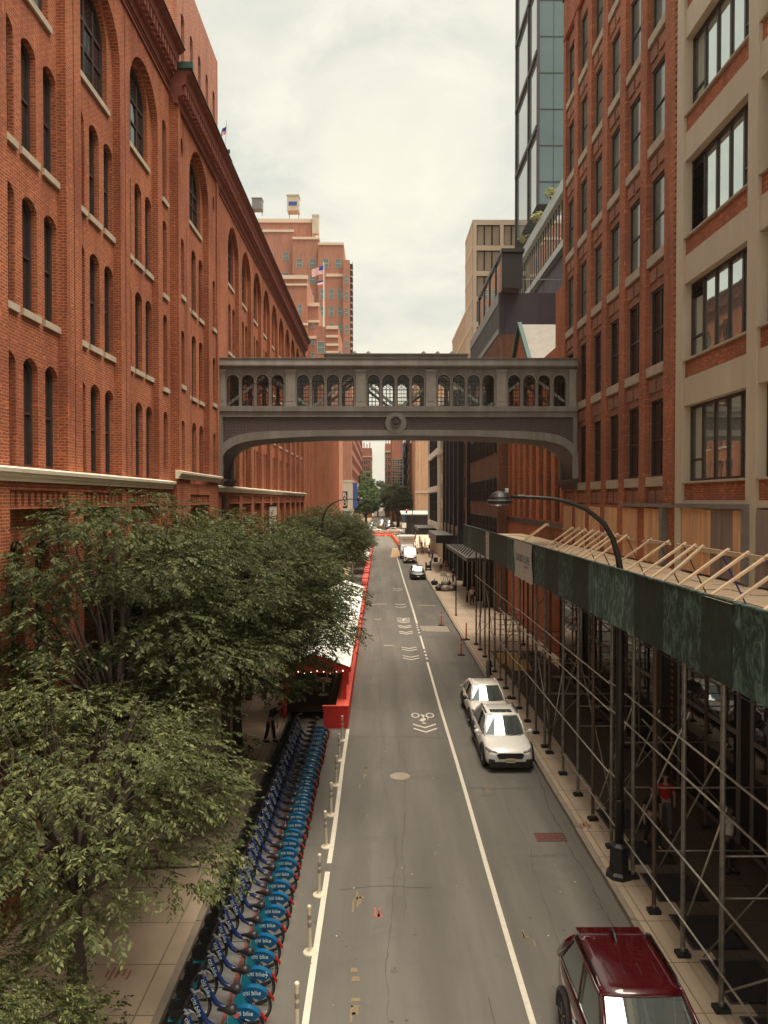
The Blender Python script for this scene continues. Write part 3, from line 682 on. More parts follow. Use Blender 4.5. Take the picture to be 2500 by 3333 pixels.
# one glazed arched window, copied
t = 0.035
fr = MB(); fr.ring(arch(0.61, wh, 0.305, 12), arch(0.54, wh - 0.07, 0.27, 12, z=0.035), 0.06, 0.11)
for k in range(1, 3): x = -0.27 + 0.54 * k / 3; fr.box(x - 0.011, x + 0.011, 0.07, 0.10, 0.03, wh - 0.33)
for k in range(1, 6): z = 0.03 + (wh - 0.36) * k / 6; fr.box(-0.27, 0.27, 0.072, 0.098, z - 0.011, z + 0.011)
fr.box(-0.28, 0.28, 0.055, 0.11, wh - 0.345, wh - 0.30)
zc = wh - 0.30
for a in (30, 65, 115, 150): fr.beam((0.11 * math.cos(R(a)), 0.085, zc + 0.11 * math.sin(R(a))), (0.28 * math.cos(R(a)), 0.085, zc + 0.28 * math.sin(R(a))), 0.022, 0.022)
fr.path([(0.11 * math.cos(R(a)), 0.085, zc + 0.11 * math.sin(R(a))) for a in range(0, 181, 20)], 0.012, 5)
frm = fr.mesh('bridge_window_frame', 'wood_fr')
lp = arch(0.54, wh - 0.07, 0.27, 12, z=0.035); pn = MB(); pn.add([(a, 0.085, b) for a, b in lp], [tuple(range(len(lp)))]); pnm = pn.mesh('bridge_pane', 'clear')
hd = MB(); hd.path([(0.335 * math.cos(R(a)), 0.0, zc + 0.335 * math.sin(R(a))) for a in range(0, 181, 15)], 0.028, 6); hd.box(-0.40, -0.33, -0.04, -0.002, zc - 0.10, zc - 0.02); hd.box(0.33, 0.40, -0.04, -0.002, zc - 0.10, zc - 0.02); hdm = hd.mesh('hood', 'br_light')
for i, (c, w) in enumerate(BWIN):
    o = put(frm, 'window', BG, (c, 0, wz)); put(pnm, 'pane', o); put(hdm, 'hood_mould', o)
    o = put(frm, 'window', BG, (c, BD, wz), math.pi); put(pnm, 'pane', o)
for u in (482, 628.5, 779.5, 930.5, 1082.5, 1236):
    m = MB(); c = bx(u); wd = 0.5 if 500 < u < 1200 else 0.32
    m.box(c - wd / 2, c + wd / 2, -0.07, -0.002, wz - 0.02, bz(806)); m.box(c - wd / 2 - 0.04, c + wd / 2 + 0.04, -0.10, -0.003, bz(806) + 0.003, bz(799)); m.box(c - wd / 2 - 0.03, c + wd / 2 + 0.03, -0.09, -0.0025, wz - 0.02, wz + 0.12)
    m.box(c - wd / 2 + 0.09, c + wd / 2 - 0.09, -0.085, -0.0705, wz + 0.25, bz(812))
    m.build('pilaster', 'br_light', BG, bevel=0.008)
m = MB()                                                     # cornice and parapet
for y0, y1, sg in ((-0.02, 0.14, 1), (BD - 0.14, BD + 0.02, -1)):
    f = (lambda a: a) if sg == 1 else (lambda a: BD - a)
    m.profile([(f(0.14), bz(797)), (f(-0.12), bz(797)), (f(-0.26), bz(794.5)), (f(-0.30), bz(793)), (f(-0.30), bz(791)), (f(-0.10), bz(790)), (f(-0.04), bz(777)), (f(-0.10), bz(776)), (f(-0.10), bz(774.5)), (f(0.14), bz(774.5))], -hs_, hs_)
m.build('cornice', 'br_grey', BG)
m = MB(); m.box(bx(705), bx(1008), -0.06, BD, bz(774.4), bz(768)); m.box(bx(700), bx(1012), -0.14, BD + 0.05, bz(768) + 0.003, bz(765.5)); o = m.build('raised_parapet', 'br_grey', BG)
for u in (736, 766, 796, 915.5, 946, 977):
    a = MB(); a.lathe((bx(u), 0.3, bz(765.4)), [(0.20, 0), (0.15, 0.07), (0.07, 0.15), (0.02, 0.20)], 8); a.build('finial', 'br_dark', o)
MB().box(-hs_, hs_, 0.15, BD - 0.15, bz(790), bz(780)).build('roof', 'br_dark', BG)
m = MB()
m.box(-hs_, hs_, -0.10, BD + 0.1, bz(889) - 0.02, wz - 0.01)                 # sill
m.box(-hs_, hs_, -0.02, BD + 0.02, bz(900), bz(890)); m.box(-hs_, hs_, -0.05, BD + 0.05, bz(901.5), bz(900) - 0.003)
m.build('floor_beam', 'br_grey', BG, bevel=0.01)
A = [(860, 941), (700, 942.5), (640, 945), (588, 948.5), (552, 952), (530, 956.5), (512, 963), (499, 972), (490, 984), (485, 998), (482.5, 1012), (481.5, 1032)]
B = [(860, 929), (700, 929.5), (640, 930.5), (588, 932), (548, 935), (522, 940), (505, 947), (492, 956), (482, 968), (478.5, 985), (477.5, 1008), (477.5, 1032)]
def side(c, sg):
    return [(sg * (bx(u) - bx(860)) * 1.0, bz(v)) for u, v in c]
cmid = bx(860)
half = hs_
def fullarc(c):
    l = side(c, 1)
    k = half - 0.02
    sc = k / max(abs(p[0]) for p in side(A, 1))
    l = [(p[0] * sc, p[1]) for p in l]
    return l[::-1] + [(-p[0], p[1]) for p in l[1:]]
Aa, Bb = fullarc(A), fullarc(B)
zb0 = bz(901.5)
for yy, nm in ((0.0, 0), (BD, 1)):
    m = MB(); sg = 1 if nm == 0 else -1
    n = len(Aa)
    vs = [(x, yy - 0.06 * sg, z) for x, z in Aa] + [(x, yy - 0.06 * sg, z) for x, z in Bb] + [(x, yy + 0.14 * sg, z) for x, z in Aa] + [(x, yy + 0.14 * sg, z) for x, z in Bb]
    fs = []
    for i in range(n - 1): fs += [(i, i + 1, n + i + 1, n + i), (2 * n + i, 2 * n + i + 1, 3 * n + i + 1, 3 * n + i), (i, i + 1, 2 * n + i + 1, 2 * n + i), (n + i, n + i + 1, 3 * n + i + 1, 3 * n + i)]
    m.add(vs, fs)
    for s2 in (-1, 1):
        xa, xb = sorted((s2 * hs_, s2 * (hs_ - 0.20))); m.box(xa, xb, min(yy - 0.05 * sg, yy + 0.12 * sg), max(yy - 0.05 * sg, yy + 0.12 * sg), bz(1034), zb0 - 0.003)
    m.build('arch_rib', 'br_grey', BG)
    m = MB()
    vs = [(x, yy + 0.06 * sg, z) for x, z in Bb] + [(x, yy + 0.06 * sg, zb0) for x, z in Bb]
    m.add(vs, [(i, i + 1, n + i + 1, n + i) for i in range(n - 1)])
    x = -hs_ + 0.35
    while x < hs_ - 0.3:
        if abs(x + 0.1) > 0.55:
            zl = next((b0[1] + (b1[1] - b0[1]) * (x - b0[0]) / (b1[0] - b0[0]) for b0, b1 in zip(Bb, Bb[1:]) if b0[0] <= x <= b1[0] and b1[0] > b0[0]), 12)
            m.box(x, x + 0.035, min(yy + 0.02 * sg, yy + 0.058 * sg), max(yy + 0.02 * sg, yy + 0.058 * sg), zl, zb0 - 0.01)
        x += 0.5
    m.build('spandrel_panel', 'herring', BG)
m = MB(); n = len(Aa)
m.add([(x, 0.0, z) for x, z in Aa] + [(x, BD, z) for x, z in Aa], [(i, i + 1, n + i + 1, n + i) for i in range(n - 1)])
m.box(-hs_ + 0.25, hs_ - 0.25, 0.2, BD - 0.2, zb0 - 0.12, zb0 - 0.02)
for k in range(1, 9):
    y = BD * k / 9
    m.add([(x, y - 0.03, z - 0.09) for x, z in Aa[3:-3]] + [(x, y + 0.03, z - 0.09) for x, z in Aa[3:-3]] , [(i, i + 1, len(Aa) - 6 + i + 1, len(Aa) - 6 + i) for i in range(len(Aa) - 7)])
m.build('soffit', 'br_dark', BG)
m = MB(); mc = bx(855)
m.lathe((mc, -0.075, bz(914)), [(0.54, 0.07), (0.54, 0.0)], 32, 'y'); o = m.build('roundel_plate', 'br_grey', BG)
m = MB(); m.lathe((mc, -0.135, bz(912)), [(0.27, 0.055), (0.27, 0.0), (0.2, 0.01), (0.2, 0.03), (0.12, 0.03), (0.11, 0.0), (0.03, 0.0), (0.02, -0.02)], 28, 'y'); m.build('roundel', 'br_dark', o, smooth=False)
m = MB()                                                    # corbelled brackets under the ends
for s2 in (-1, 1):
    for k, (dz, ex) in enumerate(((1034, 0.34), (1040, 0.26), (1046, 0.16), (1052, 0.08))):
        xa, xb = sorted((s2 * hs_, s2 * (hs_ - ex))); m.box(xa, xb, -0.1 + 0.02 * k, BD * 0.99 - 0.02 * k, bz(dz + 6) + 0.002, bz(dz))
m.build('corbel', 'br_dark', BG)
for yy in (0.35, BD - 0.35):                                 # truss diagonals seen through the glass
    x = -hs_ + 0.2; up = True
    while x < hs_ - 1.6:
        a, b = (wz - 0.05, wz + 1.65) if up else (wz + 1.65, wz - 0.05)
        MB().beam((x, yy, a), (x + 2.2, yy, b), 0.13, 0.13).build('truss_diagonal', 'br_white', BG); x += 2.25; up = not up
m = MB(); m.box(-hs_, hs_, 0.3, BD - 0.3, bz(886), bz(884)); m.build('walkway', 'br_dark', BG)
# ------------------------------------------------------------------ sidewalk shed
SH = thing('sidewalk_shed', 'long scaffold shed with green plywood parapet and lumber props over the right-hand pavement', 'scaffolding', (6.4, 14, 0.15))
O = Vector((6.4, 14, 0.15))
def sh(p): return (p[0] - O.x, p[1] - O.y, p[2] - O.z)
PXF, PXB = 6.42, 9.55
frontY = [7.0, 8.7, 10.3, 12.0, 13.75, 15.44, 17.07, 18.66, 20.3, 22.06, 23.9, 25.75, 27.9, 28.6, 30.3, 31.9, 33.9, 35.6, 37.5, 39.3, 41.2, 43.0, 45.1, 47.2, 49.0]
backY = [7.5, 11.0, 14.5, 18.0, 21.5, 25.0, 28.5, 32.0, 35.5, 39.0, 42.5, 46.0, 49.0]
pm = MB(); pm.tube((0, 0, 0.05), (0, 0, 6.55), 0.050, n=10)
for z in (0.7, 2.05, 3.82, 4.55): pm.lathe((0, 0, z), [(0.068, 0), (0.068, 0.07)], 8)
pmesh = pm.mesh('post', 'galv', smooth=False)
bp = MB(); bp.box(-0.14, 0.14, -0.11, 0.11, -0.02, 0.06); bp.box(-0.08, 0.08, -0.08, 0.08, 0.062, 0.075); bpm = bp.mesh('timber_pad', 'black_matt')
jk = MB(); jk.tube((-0.02, -0.07, 0.16), (-0.02, 0.07, 0.16), 0.022, n=6); jkm = jk.mesh('clamp', 'galv_lt')
pmd = pmesh.copy(); pmd.materials.clear(); pmd.materials.append(M['steel_brown'])
random.seed(3)
for i, y in enumerate(frontY):
    o = put(pmesh if i % 3 else pmd, 'post', SH, sh((PXF + random.uniform(-.03, .03), y, 0.17))); put(bpm, 'base_pad', o); put(jkm, 'clamp', o)
for y in backY:
    o = put(pmd, 'post', SH, sh((PXB, y, 0.17))); put(bpm, 'base_pad', o)
def rail(name, p0, p1, r, mat='galv_lt', n=7):
    return MB().tube(sh(p0), sh(p1), r, n=n).build(name, mat, SH, smooth=True)
for z in (0.95, 2.25, 3.98, 4.72):
    ys = [6.5, 13.7, 20.3, 27.0, 33.9, 41.2, 49.2]
    if z == 0.95: ys = [6.5, 13.9, 25.4]
    if z == 3.98: ys = [6.5, 13.7, 20.3, 27, 39.3]
    for k in range(len(ys) - 1):
        e = 0.02 * ((k % 2) * 2 - 1)
        rail('ledger_pipe', (PXF - 0.085, ys[k], z + e), (PXF - 0.085, ys[k + 1], z + e + 0.03), 0.023)
for y in frontY[2:20:2]:
    for z in (3.05, 1.5 + (y % 1)): rail('cross_pipe', (PXF, y + 0.05, z), (PXB, y + 0.05, z), 0.020, 'galv')
dg = [(7.0, 10.3, 0.6, 3.4), (10.3, 13.75, 3.3, 0.5), (13.75, 17.07, 5.2, 1.2), (15.44, 13.75, 1.0, 4.0), (17.07, 20.3, 4.9, 1.0), (18.66, 15.44, 1.3, 5.3), (20.3, 23.9, 1.0, 4.6), (22.06, 18.66, 0.5, 4.8), (23.9, 27.9, 4.9, 0.8), (27.9, 25.75, 0.6, 4.4), (28.6, 31.9, 4.6, 1.2), (30.3, 27.9, 3.3, 0.8), (31.9, 35.6, 1.0, 4.6), (35.6, 39.3, 4.6, 1.0), (39.3, 35.6, 4.2, 0.7), (41.2, 45.1, 1.0, 4.4), (45.1, 49.0, 4.4, 1.0)]
for k, (a, b, za, zb) in enumerate(dg):
    rail('diagonal_pipe', (PXF + 0.08, a, za), (PXF + 0.08, b, zb), 0.021, 'galv_lt' if k % 2 else 'galv')
for k, y in enumerate(backY[1:]):
    rail('diagonal_pipe', (PXF, y, 0.7 if k % 2 else 4.4), (PXB, y + 0.05, 4.2 if k % 2 else 1.0), 0.019, 'galv')
for k in range(len(backY) - 1): rail('back_pipe', (PXB - 0.08, backY[k], 4.6), (PXB - 0.08, backY[k + 1], 4.6), 0.019, 'galv')
# scaffold tower at the far end
for y in (41.5, 43.5, 45.5):
    for z in (1.8, 2.4, 3.0): rail('ladder_rung', (7.0, y, z), (8.2, y, z), 0.02, 'steel_brown')
# steel beams under the deck
for y in (PXF, PXB):
    m = MB()
    for z0, z1, w in ((6.72, 6.75, 0.11), (6.75, 7.00, 0.012), (7.00, 7.03, 0.11)): m.box(y - O.x - w, y - O.x + w, 5.0 - O.y, 52.0 - O.y, z0 - O.z + (0.001 if w < .1 else 0), z1 - O.z - (0.001 if w < .1 else 0))
    m.build('main_beam', 'beam', SH)
yy = 5.5
while yy < 52:
    MB().box(5.98 - O.x, 9.98 - O.x, yy - O.y, yy + 0.10 - O.y, 7.034 - O.z, 7.30 - O.z).build('joist', 'beam', SH); yy += 1.4
random.seed(11)
yy = 5.0; k = 0
while yy < 51.9:
    w = 1.2 + 0.0 * random.random(); e = random.uniform(0, 0.025)
    m = MB()
    for j in range(5):
        x0 = 5.95 + j * 0.82; z = 7.34 + random.uniform(0, 0.035)
        m.box(x0 - O.x + 0.012, x0 + 0.81 - O.x, yy + 0.008 - O.y, min(yy + w, 52) - O.y - 0.006, 7.302 - O.z, z + 0.04 - O.z)
    m.build('deck_planks', 'plank', SH); yy += w; k += 1
# parapet of plywood sheets
PP = 5.90; ZT, ZB = 8.02, 6.60
edges = [5.2, 7.1, 8.95, 10.8, 12.3, 13.5, 15.3, 17.1, 18.95, 20.8, 22.6, 24.5, 26.4, 28.4, 30.3, 32.2, 34.1, 36.0, 37.9, 39.8, 41.7, 43.6, 45.5, 47.4, 49.5, 52.0]
kinds = ['gp_mid', 'gp_dark', 'gp_dark', 'gp_mid', 'gp_dark', 'gp_mid', 'gp_dark', 'gp_teal', 'gp_teal', 'gp_dark', 'gp_mid', 'gp_dark', 'gp_mid'] + ['gp_dark', 'gp_dark', 'gp_mid', 'gp_dark'] * 4
for k in range(len(edges) - 1):
    y0, y1 = edges[k], edges[k + 1]; j = random.uniform(-0.012, 0.012)
    m = MB(); m.box(PP + j - O.x - 0.01, PP + j - O.x + 0.01, y0 + 0.006 - O.y, y1 - 0.006 - O.y, ZB - O.z, ZT - O.z + j)
    m.box(PP + 0.014 - O.x, PP + 0.06 - O.x, y0 + 0.02 - O.y, y0 + 0.10 - O.y, ZB + .02 - O.z, ZT - .02 - O.z)
    o = m.build('parapet_board', kinds[k], SH)
    if kinds[k] == 'gp_teal': o['label'] = 'pale faded green parapet sheet'
MB().box(PP - 0.05 - O.x, PP + 0.05 - O.x, 5.2 - O.y, 52.0 - O.y, ZT + 0.015 - O.z, ZT + 0.05 - O.z).build('parapet_cap', 'gp_mid', SH)
# lumber props from the parapet to a slim wall plate
lows = [(1367, 1253.7)]
props = []
y = 11.2
random.seed(5)
ysp = [9.0, 9.9, 10.7, 11.7, 12.7, 13.6, 14.3, 15.1, 15.9, 16.6, 17.3, 18.3, 19.4, 21.2, 22.1, 22.6, 23.2, 24.0, 24.6, 25.6, 26.5, 27.3, 31.3, 31.6]
for k, y in enumerate(ysp):
    dx = 1.18 + random.uniform(-.03, .03); w = 0.085 if y < 18 else 0.06
    skew = random.uniform(-0.05, 0.05) + (0.35 if k in (8,) else 0)
    MB().beam(sh((PP + 0.07, y, 7.90)), sh((PP + 0.07 + dx, y + skew, 8.76)), w, 0.042).build('lumber_prop', 'lumber' if k % 4 else 'plank', SH)
for a, b in ((8.6, 13.0), (13.2, 17.6), (18.0, 19.7), (21.0, 24.9), (25.3, 27.6), (31.0, 31.9)):
    MB().box(7.06 - O.x, 7.11 - O.x, a - O.y, b - O.y, 8.66 - O.z, 8.72 - O.z).build('wall_plate', 'plank', SH)
for y in (8.8, 10.4, 12.8, 13.6, 15.4, 17.3, 18.8, 21.3, 24.6, 26.2, 31.5):
    MB().tube(sh((7.12, y, 8.68)), sh((7.75, y + 0.02, 7.40)), 0.018, n=6).build('tie_rod', 'flag_b' if y < 16 else 'steel_brown', SH)
# work lights under the deck
for y in (16.2, 21.4, 26.3, 12.2):
    m = MB(); m.lathe((6.75 - O.x, y - O.y, 6.3 - O.z), [(0.02, 0.0), (0.05, 0.03), (0.05, 0.09), (0.02, 0.12)], 8); m.build('work_light', 'bulb', SH)
# banners
bn = MB(); n = 14
for i in range(n + 1):
    yb = 32.1 - 3.75 * i / n
    for j in range(7):
        z = 8.04 - 1.55 * j / 6
        bn.v.append((PP - 0.05 - 0.025 * math.sin(i * 1.3 + j) * (j > 0) - O.x, yb + 0.04 * math.sin(j * 1.1) - O.y, z - O.z + (-0.03 * math.sin(i * 2.1) if j in (0, 6) else 0)))
for i in range(n):
    for j in range(6): bn.f.append([i * 7 + j, i * 7 + j + 1, (i + 1) * 7 + j + 1, (i + 1) * 7 + j]); bn.m.append(0)
BN = thing('shop_banner', 'white cloth coffee banner hung on the green shed parapet', 'banner', tuple(O))
bn.build('cloth', 'banner', BN, smooth=True)
def wall_text(s, size, mat, yc, z, parent, x, sc=1.0, base=O):
    me = text_mesh(s, size, mat, 0.003)
    return put(me, 'lettering', parent, (x - base.x, yc - base.y, z - base.z), R(-90), (sc, 1, 1))
wall_text('BLUE BOTTLE COFFEE', 0.42, 'ink', 30.0, 7.35, BN, PP - 0.09, 0.66)
wall_text('MON - SUN 7 - 6', 0.12, 'ink', 29.3, 7.08, BN, PP - 0.09, 0.9)
m = MB(); m.box(PP - 0.085 - O.x, PP - 0.078 - O.x, 31.72 - O.y, 31.84 - O.y, 7.0 - O.z, 7.75 - O.z); m.build('blue_stripe', 'ink_blue', BN)
B2 = thing('vertical_banner', 'narrow off-white banner with stacked letters on the far part of the green parapet', 'banner', (PP, 40.2, 6.6))
MB().box(-0.045, -0.03, -0.55, 0.55, -0.05, 1.44).build('cloth', 'banner', B2)
wall_text('M\nA\nR\nK\nE\nT', 0.24, 'ink', 40.2, 7.3, B2, PP - 0.052, 1.0, Vector((PP, 40.2, 6.6)))
# opening under the far end: plywood hoarding on the low building behind the deck, cellar hatches
for k, (x, y) in enumerate(((7.3, 11.0), (7.3, 12.9), (7.3, 14.6), (7.3, 16.3), (7.3, 18.2), (7.3, 20.0), (7.3, 22.1))):
    t = thing('cellar_hatch', 'dark steel cellar hatch under the shed, %s from the near end' % ordw(k), 'hatch', (x, y, 0.151), 0, 'cellar hatches under the shed')
    m = MB(); m.box(-0.55, 0.55, -0.62, 0.62, 0.001, 0.02); m.box(-0.005, 0.005, -0.6, 0.6, 0.021, 0.03); m.build('door_leaf', 'black_matt', t)
    m = MB(); m.ring([(-.62, -.69), (.62, -.69), (.62, .69), (-.62, .69)], [(-.55, -.62), (.55, -.62), (.55, .62), (-.55, .62)], 0, 0.03)
    me = m.mesh('frame', 'iron'); me.transform(Matrix.Rotation(R(-90), 4, 'X')); put(me, 'frame', t, (0, 0, 0.003))
# ------------------------------------------------------------------ farther buildings
def bld(label, cat='building', name='building', loc=(0, 0, 0), rz=0, group=None): return thing(name, label, cat, loc, rz, group)
def grid_windows(b, s0, s1, z0, z1, ns, nz, w, h, d=0.0, style='plain', fmat='sill', pmat='glass', sides='front', name='window', rise=0, skip=()):
    """individually built windows: frame ring standing proud with a recessed pane"""
    key = ('g', round(w, 2), round(h, 2), style, fmat, pmat, rise)
    if key not in _wc:
        t = 0.09 * min(1.5, w); lo = arch(w, h, rise, 6); li = arch(w - 2 * t, h - 2 * t, rise * 0.8, 6, z=t)
        fr = MB(); fr.ring(lo, li, -0.10, 0.05)
        if style == 'sash': fr.box(-w / 2 + t, w / 2 - t, -0.05, 0.02, h * 0.48, h * 0.54)
        if style == 'three': 
            for q in (1, 2): fr.box(-w / 2 + w * q / 3 - 0.05, -w / 2 + w * q / 3 + 0.05, -0.06, 0.02, t, h - t)
        pn = MB(); pn.add([(a, -0.012, c) for a, c in li], [tuple(range(len(li)))])
        _wc[key] = (fr.mesh('far_window_frame', fmat), pn.mesh('far_window_pane', pmat))
    fm, pmm = _wc[key]
    for i in range(ns):
        for k in range(nz):
            if (i, k) in skip: continue
            s = s0 + (s1 - s0) * (i + 0.5) / ns; z = z0 + (z1 - z0) * k / nz
            o = put(fm, name, b, (s, d, z)); put(pmm, 'pane', o)
# left: ribbed brick building, Y 81.3-151
PB = bld('dark red brick building with close vertical piers beyond the arched warehouse', name='ribbed_brick_building', loc=(-8.2, 0, 0), rz=R(90))
m = MB(); m.box(81.3, 151, 0.35, 14, 0, 26.0); m.build('wall', 'brick_dark', PB)
m = MB()
y = 81.35
while y < 150.5: m.box(y, y + 0.75, 0.0, 0.348, 0, 25.6); y += 1.75
m.box(81.31, 151, -0.05, 0.347, 25.603, 26.1); m.build('piers', 'brick_or', PB)
m = MB(); y = 82.1
while y < 150:
    for z in (10.5, 14.3, 18.0, 21.7): m.box(y + 0.06, y + 0.94, 0.25, 0.349, z, z + 2.7)
    y += 1.75
o = m.build('windows', 'glass', PB); o['kind'] = 'stuff'
# left: across the avenue, brick above a pale stone base
FB = bld('brick office block above a pale stone base across the avenue on the left', name='corner_block', loc=(-9.0, 238, 0), rz=R(90))
m = MB(); m.box(0, 150, 0, 30, 15.5, 46); m.build('wall', 'brick_far', FB)
m = MB(); m.box(-0.1, 150, -0.12, 30, 0, 15.45); m.box(-0.2, 150, -0.3, 30, 15.453, 16.1); m.build('stone_base', 'conc', FB)
for z in range(6): grid_windows(FB, 3, 147, 17.2 + z * 4.6, 21, 16, 1, 4.6, 2.8, 0, 'three', 'terra', 'glass')
FB2 = None
m = MB(); m.mi = 0
o = bld('brick wall face of the corner block turned toward the street end', name='corner_block', loc=(-9.0, 237.4, 0))
COL.objects.unlink(o); bpy.data.objects.remove(o)
# window row on the face toward us
grid = MB()
# blue and white shop signs at that corner
sg = thing('shop_sign', 'tall black sign with cream letters RAD at the avenue corner', 'sign', (-9.4, 200, 9.5))
m = MB(); m.box(-0.75, 0.75, -0.15, 0.15, -2.0, 2.6); m.build('sign_board', 'black', sg)
put(text_mesh('R\nA\nD', 1.7, 'white', 0.02, line=0.72), 'lettering', sg, (0, -0.18, 0.35))
sg = thing('billboard', 'pale panel with rows of black dashes below the tall black sign', 'sign', (-9.0, 198, 3.0))
m = MB(); m.box(-1.5, 1.4, -0.1, 0.1, 0, 4.2); m.build('panel', 'cyan', sg)
m = MB()
for k, (a, b_) in enumerate(((-1.2, -0.1), (-1.1, 1.1), (-1.3, 0.0), (0.2, 1.2), (-1.2, 0.9), (-0.9, 1.2))): m.box(a, b_, -0.13, -0.102, 0.45 + 0.6 * k, 0.72 + 0.6 * k)
m.build('dashes', 'black', sg)
sg = thing('shop_sign', 'dark blue vertical banner sign on the pale stone base across the avenue', 'sign', (-8.6, 244, 10.5))
m = MB(); m.box(-0.2, 1.2, -0.1, 0.1, -3.5, 5.0); m.build('sign_board', 'bluesign', sg)
# group of tall brick buildings above the left roofline
def at(u, Y): return (PX(u, Y), Y)
def tower(label, boxes, Y, depth, mat, wins, trims=(), name='brick_tower'):
    x0 = PX(boxes[0][0], Y); t = bld(label, name=name, loc=(x0, Y, 0))
    m = MB()
    for k, (ua, ub, vt, dy) in enumerate(boxes): m.box(PX(ua, Y) - x0, PX(ub, Y) - x0, dy, depth + dy * 0.5, 0, PZ(vt, Y))
    w = m.build('wall', mat, t)
    m = MB()
    for ua, ub, va, vb, dy in trims: MB().box(PX(ua, Y) - x0, PX(ub, Y) - x0, dy - 0.35, dy + 0.6, PZ(vb, Y), PZ(va, Y)).build('stone_trim', 'pinkstone', t)
    for ua, ub, va, vb, nx, nz, uw, vh, dy in wins:
        w_ = uw * Y / F; h_ = vh * Y / F
        grid_windows(t, PX(ua, Y) - x0, PX(ub, Y) - x0, PZ(vb, Y), PZ(va, Y), nx, nz, w_, h_, dy, 'sash', 'sill', 'glass_teal')
    return t, x0
Y = 265.0
T1, x0 = tower('stepped tall brick apartment tower with roof tanks above the left roofline', [(549, 672, 470, 6), (566, 633, 497, 3), (633, 691, 519, 0), (690, 744, 537, -3), (743, 757, 574, -5)], Y, 30, 'brick_far',
  [(571, 680, 520, 1080 - 60, 3, 3, 15, 12, -9)] if False else [(570, 632, 480, 494, 2, 1, 15, 9, 6), (566, 633, 524, 560, 2, 1, 13, 18, 3), (566, 633, 562, 604, 2, 1, 13, 18, 3), (634, 690, 548, 582, 2, 1, 13, 20, 0), (634, 690, 582, 616, 2, 1, 13, 20, 0), (692, 745, 555, 588, 2, 1, 13, 20, -3), (690, 745, 618, 798, 3, 5, 11, 22, -3), (634, 688, 620, 800, 2, 5, 11, 22, 0), (744, 757, 590, 800, 1, 6, 7, 20, -5.02)],
  [(549, 672, 464, 472, 6), (566, 634, 494, 499, 3), (633, 691, 516, 521, 0), (690, 744, 534, 539, -3), (706, 745, 600, 606, -3)])
m = MB()
for k in range(14): z = PZ(580 + k * 14, Y); m.box(PX(757, Y) - x0 + 0.003, PX(757, Y) - x0 + 0.9, -3, 3, z, z + 0.25); m.box(PX(757, Y) - x0 + 0.8, PX(757, Y) - x0 + 0.9, -3, 3, z, z + 1.1)
m.build('fire_escape', 'black', T1)
def rooftop(label, ua, ub, va, vb, Y, mat, legs=True, cat='roof tank', name='roof_tank', extra=None):
    t = thing(name, label, cat, (PX((ua + ub) / 2, Y), Y, PZ(vb, Y)))
    w = (ub - ua) / 2 * Y / F; h = (vb - va) * Y / F
    m = MB(); m.box(-w, w, -w, w, h * 0.16, h * .93); m.box(-w * 1.08, w * 1.08, -w * 1.08, w * 1.08, h * .931, h)
    for a in (-.8, .8):
        for b_ in (-.8, .8): m.box(a * w - .12, a * w + .12, b_ * w - .12, b_ * w + .12, -0.5, h * 0.158)
    m.build('housing', mat, t)
    if extra: MB().box(-w * .7, w * .7, -w - 0.12, -w - 0.003, h * 0.42, h * 0.62).build('dark_opening', 'bluesign', t)
    return t
rooftop('square pale rooftop housing with dark openings on top of the stepped brick tower', 623, 648, 430, 470, Y + 8, 'conc', extra=1)
rooftop('small grey box-shaped rooftop unit at the left end of the stepped brick tower', 548, 569, 436, 464, Y + 10, 'steel')
rooftop('narrow pale chimney-like housing at the right end of the tower top', 676, 690, 470, 518, Y + 6, 'conc')
T2, _ = tower('lower brick building with heavy stone cornice in front of the tall stepped tower', [(613, 664, 600, 0), (657, 687, 656, 2)], 190.0, 20, 'brick_far',
   [(616, 660, 640, 760, 2, 3, 9, 20, 0), (664, 686, 670, 780, 1, 3, 9, 20, 2)], [(611, 666, 598, 606, 0), (611, 666, 616, 620, 0), (656, 689, 652, 660, 2), (656, 689, 690, 695, 2), (656, 689, 724, 730, 2), (611, 666, 700, 705, 0)], 'corniced_brick_building')
T3, _ = tower('low brick block with stone bands and one large window carrying the flagpole', [(684, 731, 706, 0)], 170.0, 20, 'brick_far',
   [(684, 704, 720, 765, 1, 1, 17, 26, 0)], [(705, 731, 706, 713, 0), (705, 731, 726, 731, 0), (705, 731, 744, 749, 0), (705, 731, 760, 764, 0)], 'banded_brick_building')
FP = thing('flagpole', 'white flagpole on the banded brick roof flying a stars and stripes flag', 'flagpole', (PX(700, 169), 169, PZ(708, 169)))
m = MB(); m.tube((0, 0, 0), (0, 0, 14.7), 0.16, 0.08); m.build('pole', 'white', FP)
def usflag(parent, w, h, z0, sx=-1):
    m = MB(); n = 13; seg = 10
    for r in range(n):
        m.mi = 0 if r % 2 == 0 else 1
        for k in range(seg):
            if r >= 6 and k < 4: m.mi = 2
            else: m.mi = 0 if r % 2 == 0 else 1
            def P(a, b):
                return (sx * w * a / seg, 0.12 * math.sin(a * 1.1), z0 + h * b / n - 0.9 * (a / seg) ** 1.3)
            m.quad(P(k, r), P(k + 1, r), P(k + 1, r + 1), P(k, r + 1))
    return m.build('flag', ['flag_r', 'flag_w', 'flag_b'], parent)
usflag(FP, 2.7, 1.9, 12.0)
m = MB()
for k in range(3):
    m.mi = k
    m.quad((-0.02, 0, 9.4 + k * 0.4), (-1.4, 0.1, 9.1 + k * 0.4), (-1.4, 0.1, 9.5 + k * 0.4), (-0.02, 0, 9.8 + k * 0.4))
m.build('lower_flag', ['orange', 'flag_w', 'flag_b'], FP)
FP2 = thing('flagpole', 'small flag on a short pole just above the warehouse cornice', 'flagpole', (-7.7, 37.2, 26.6))
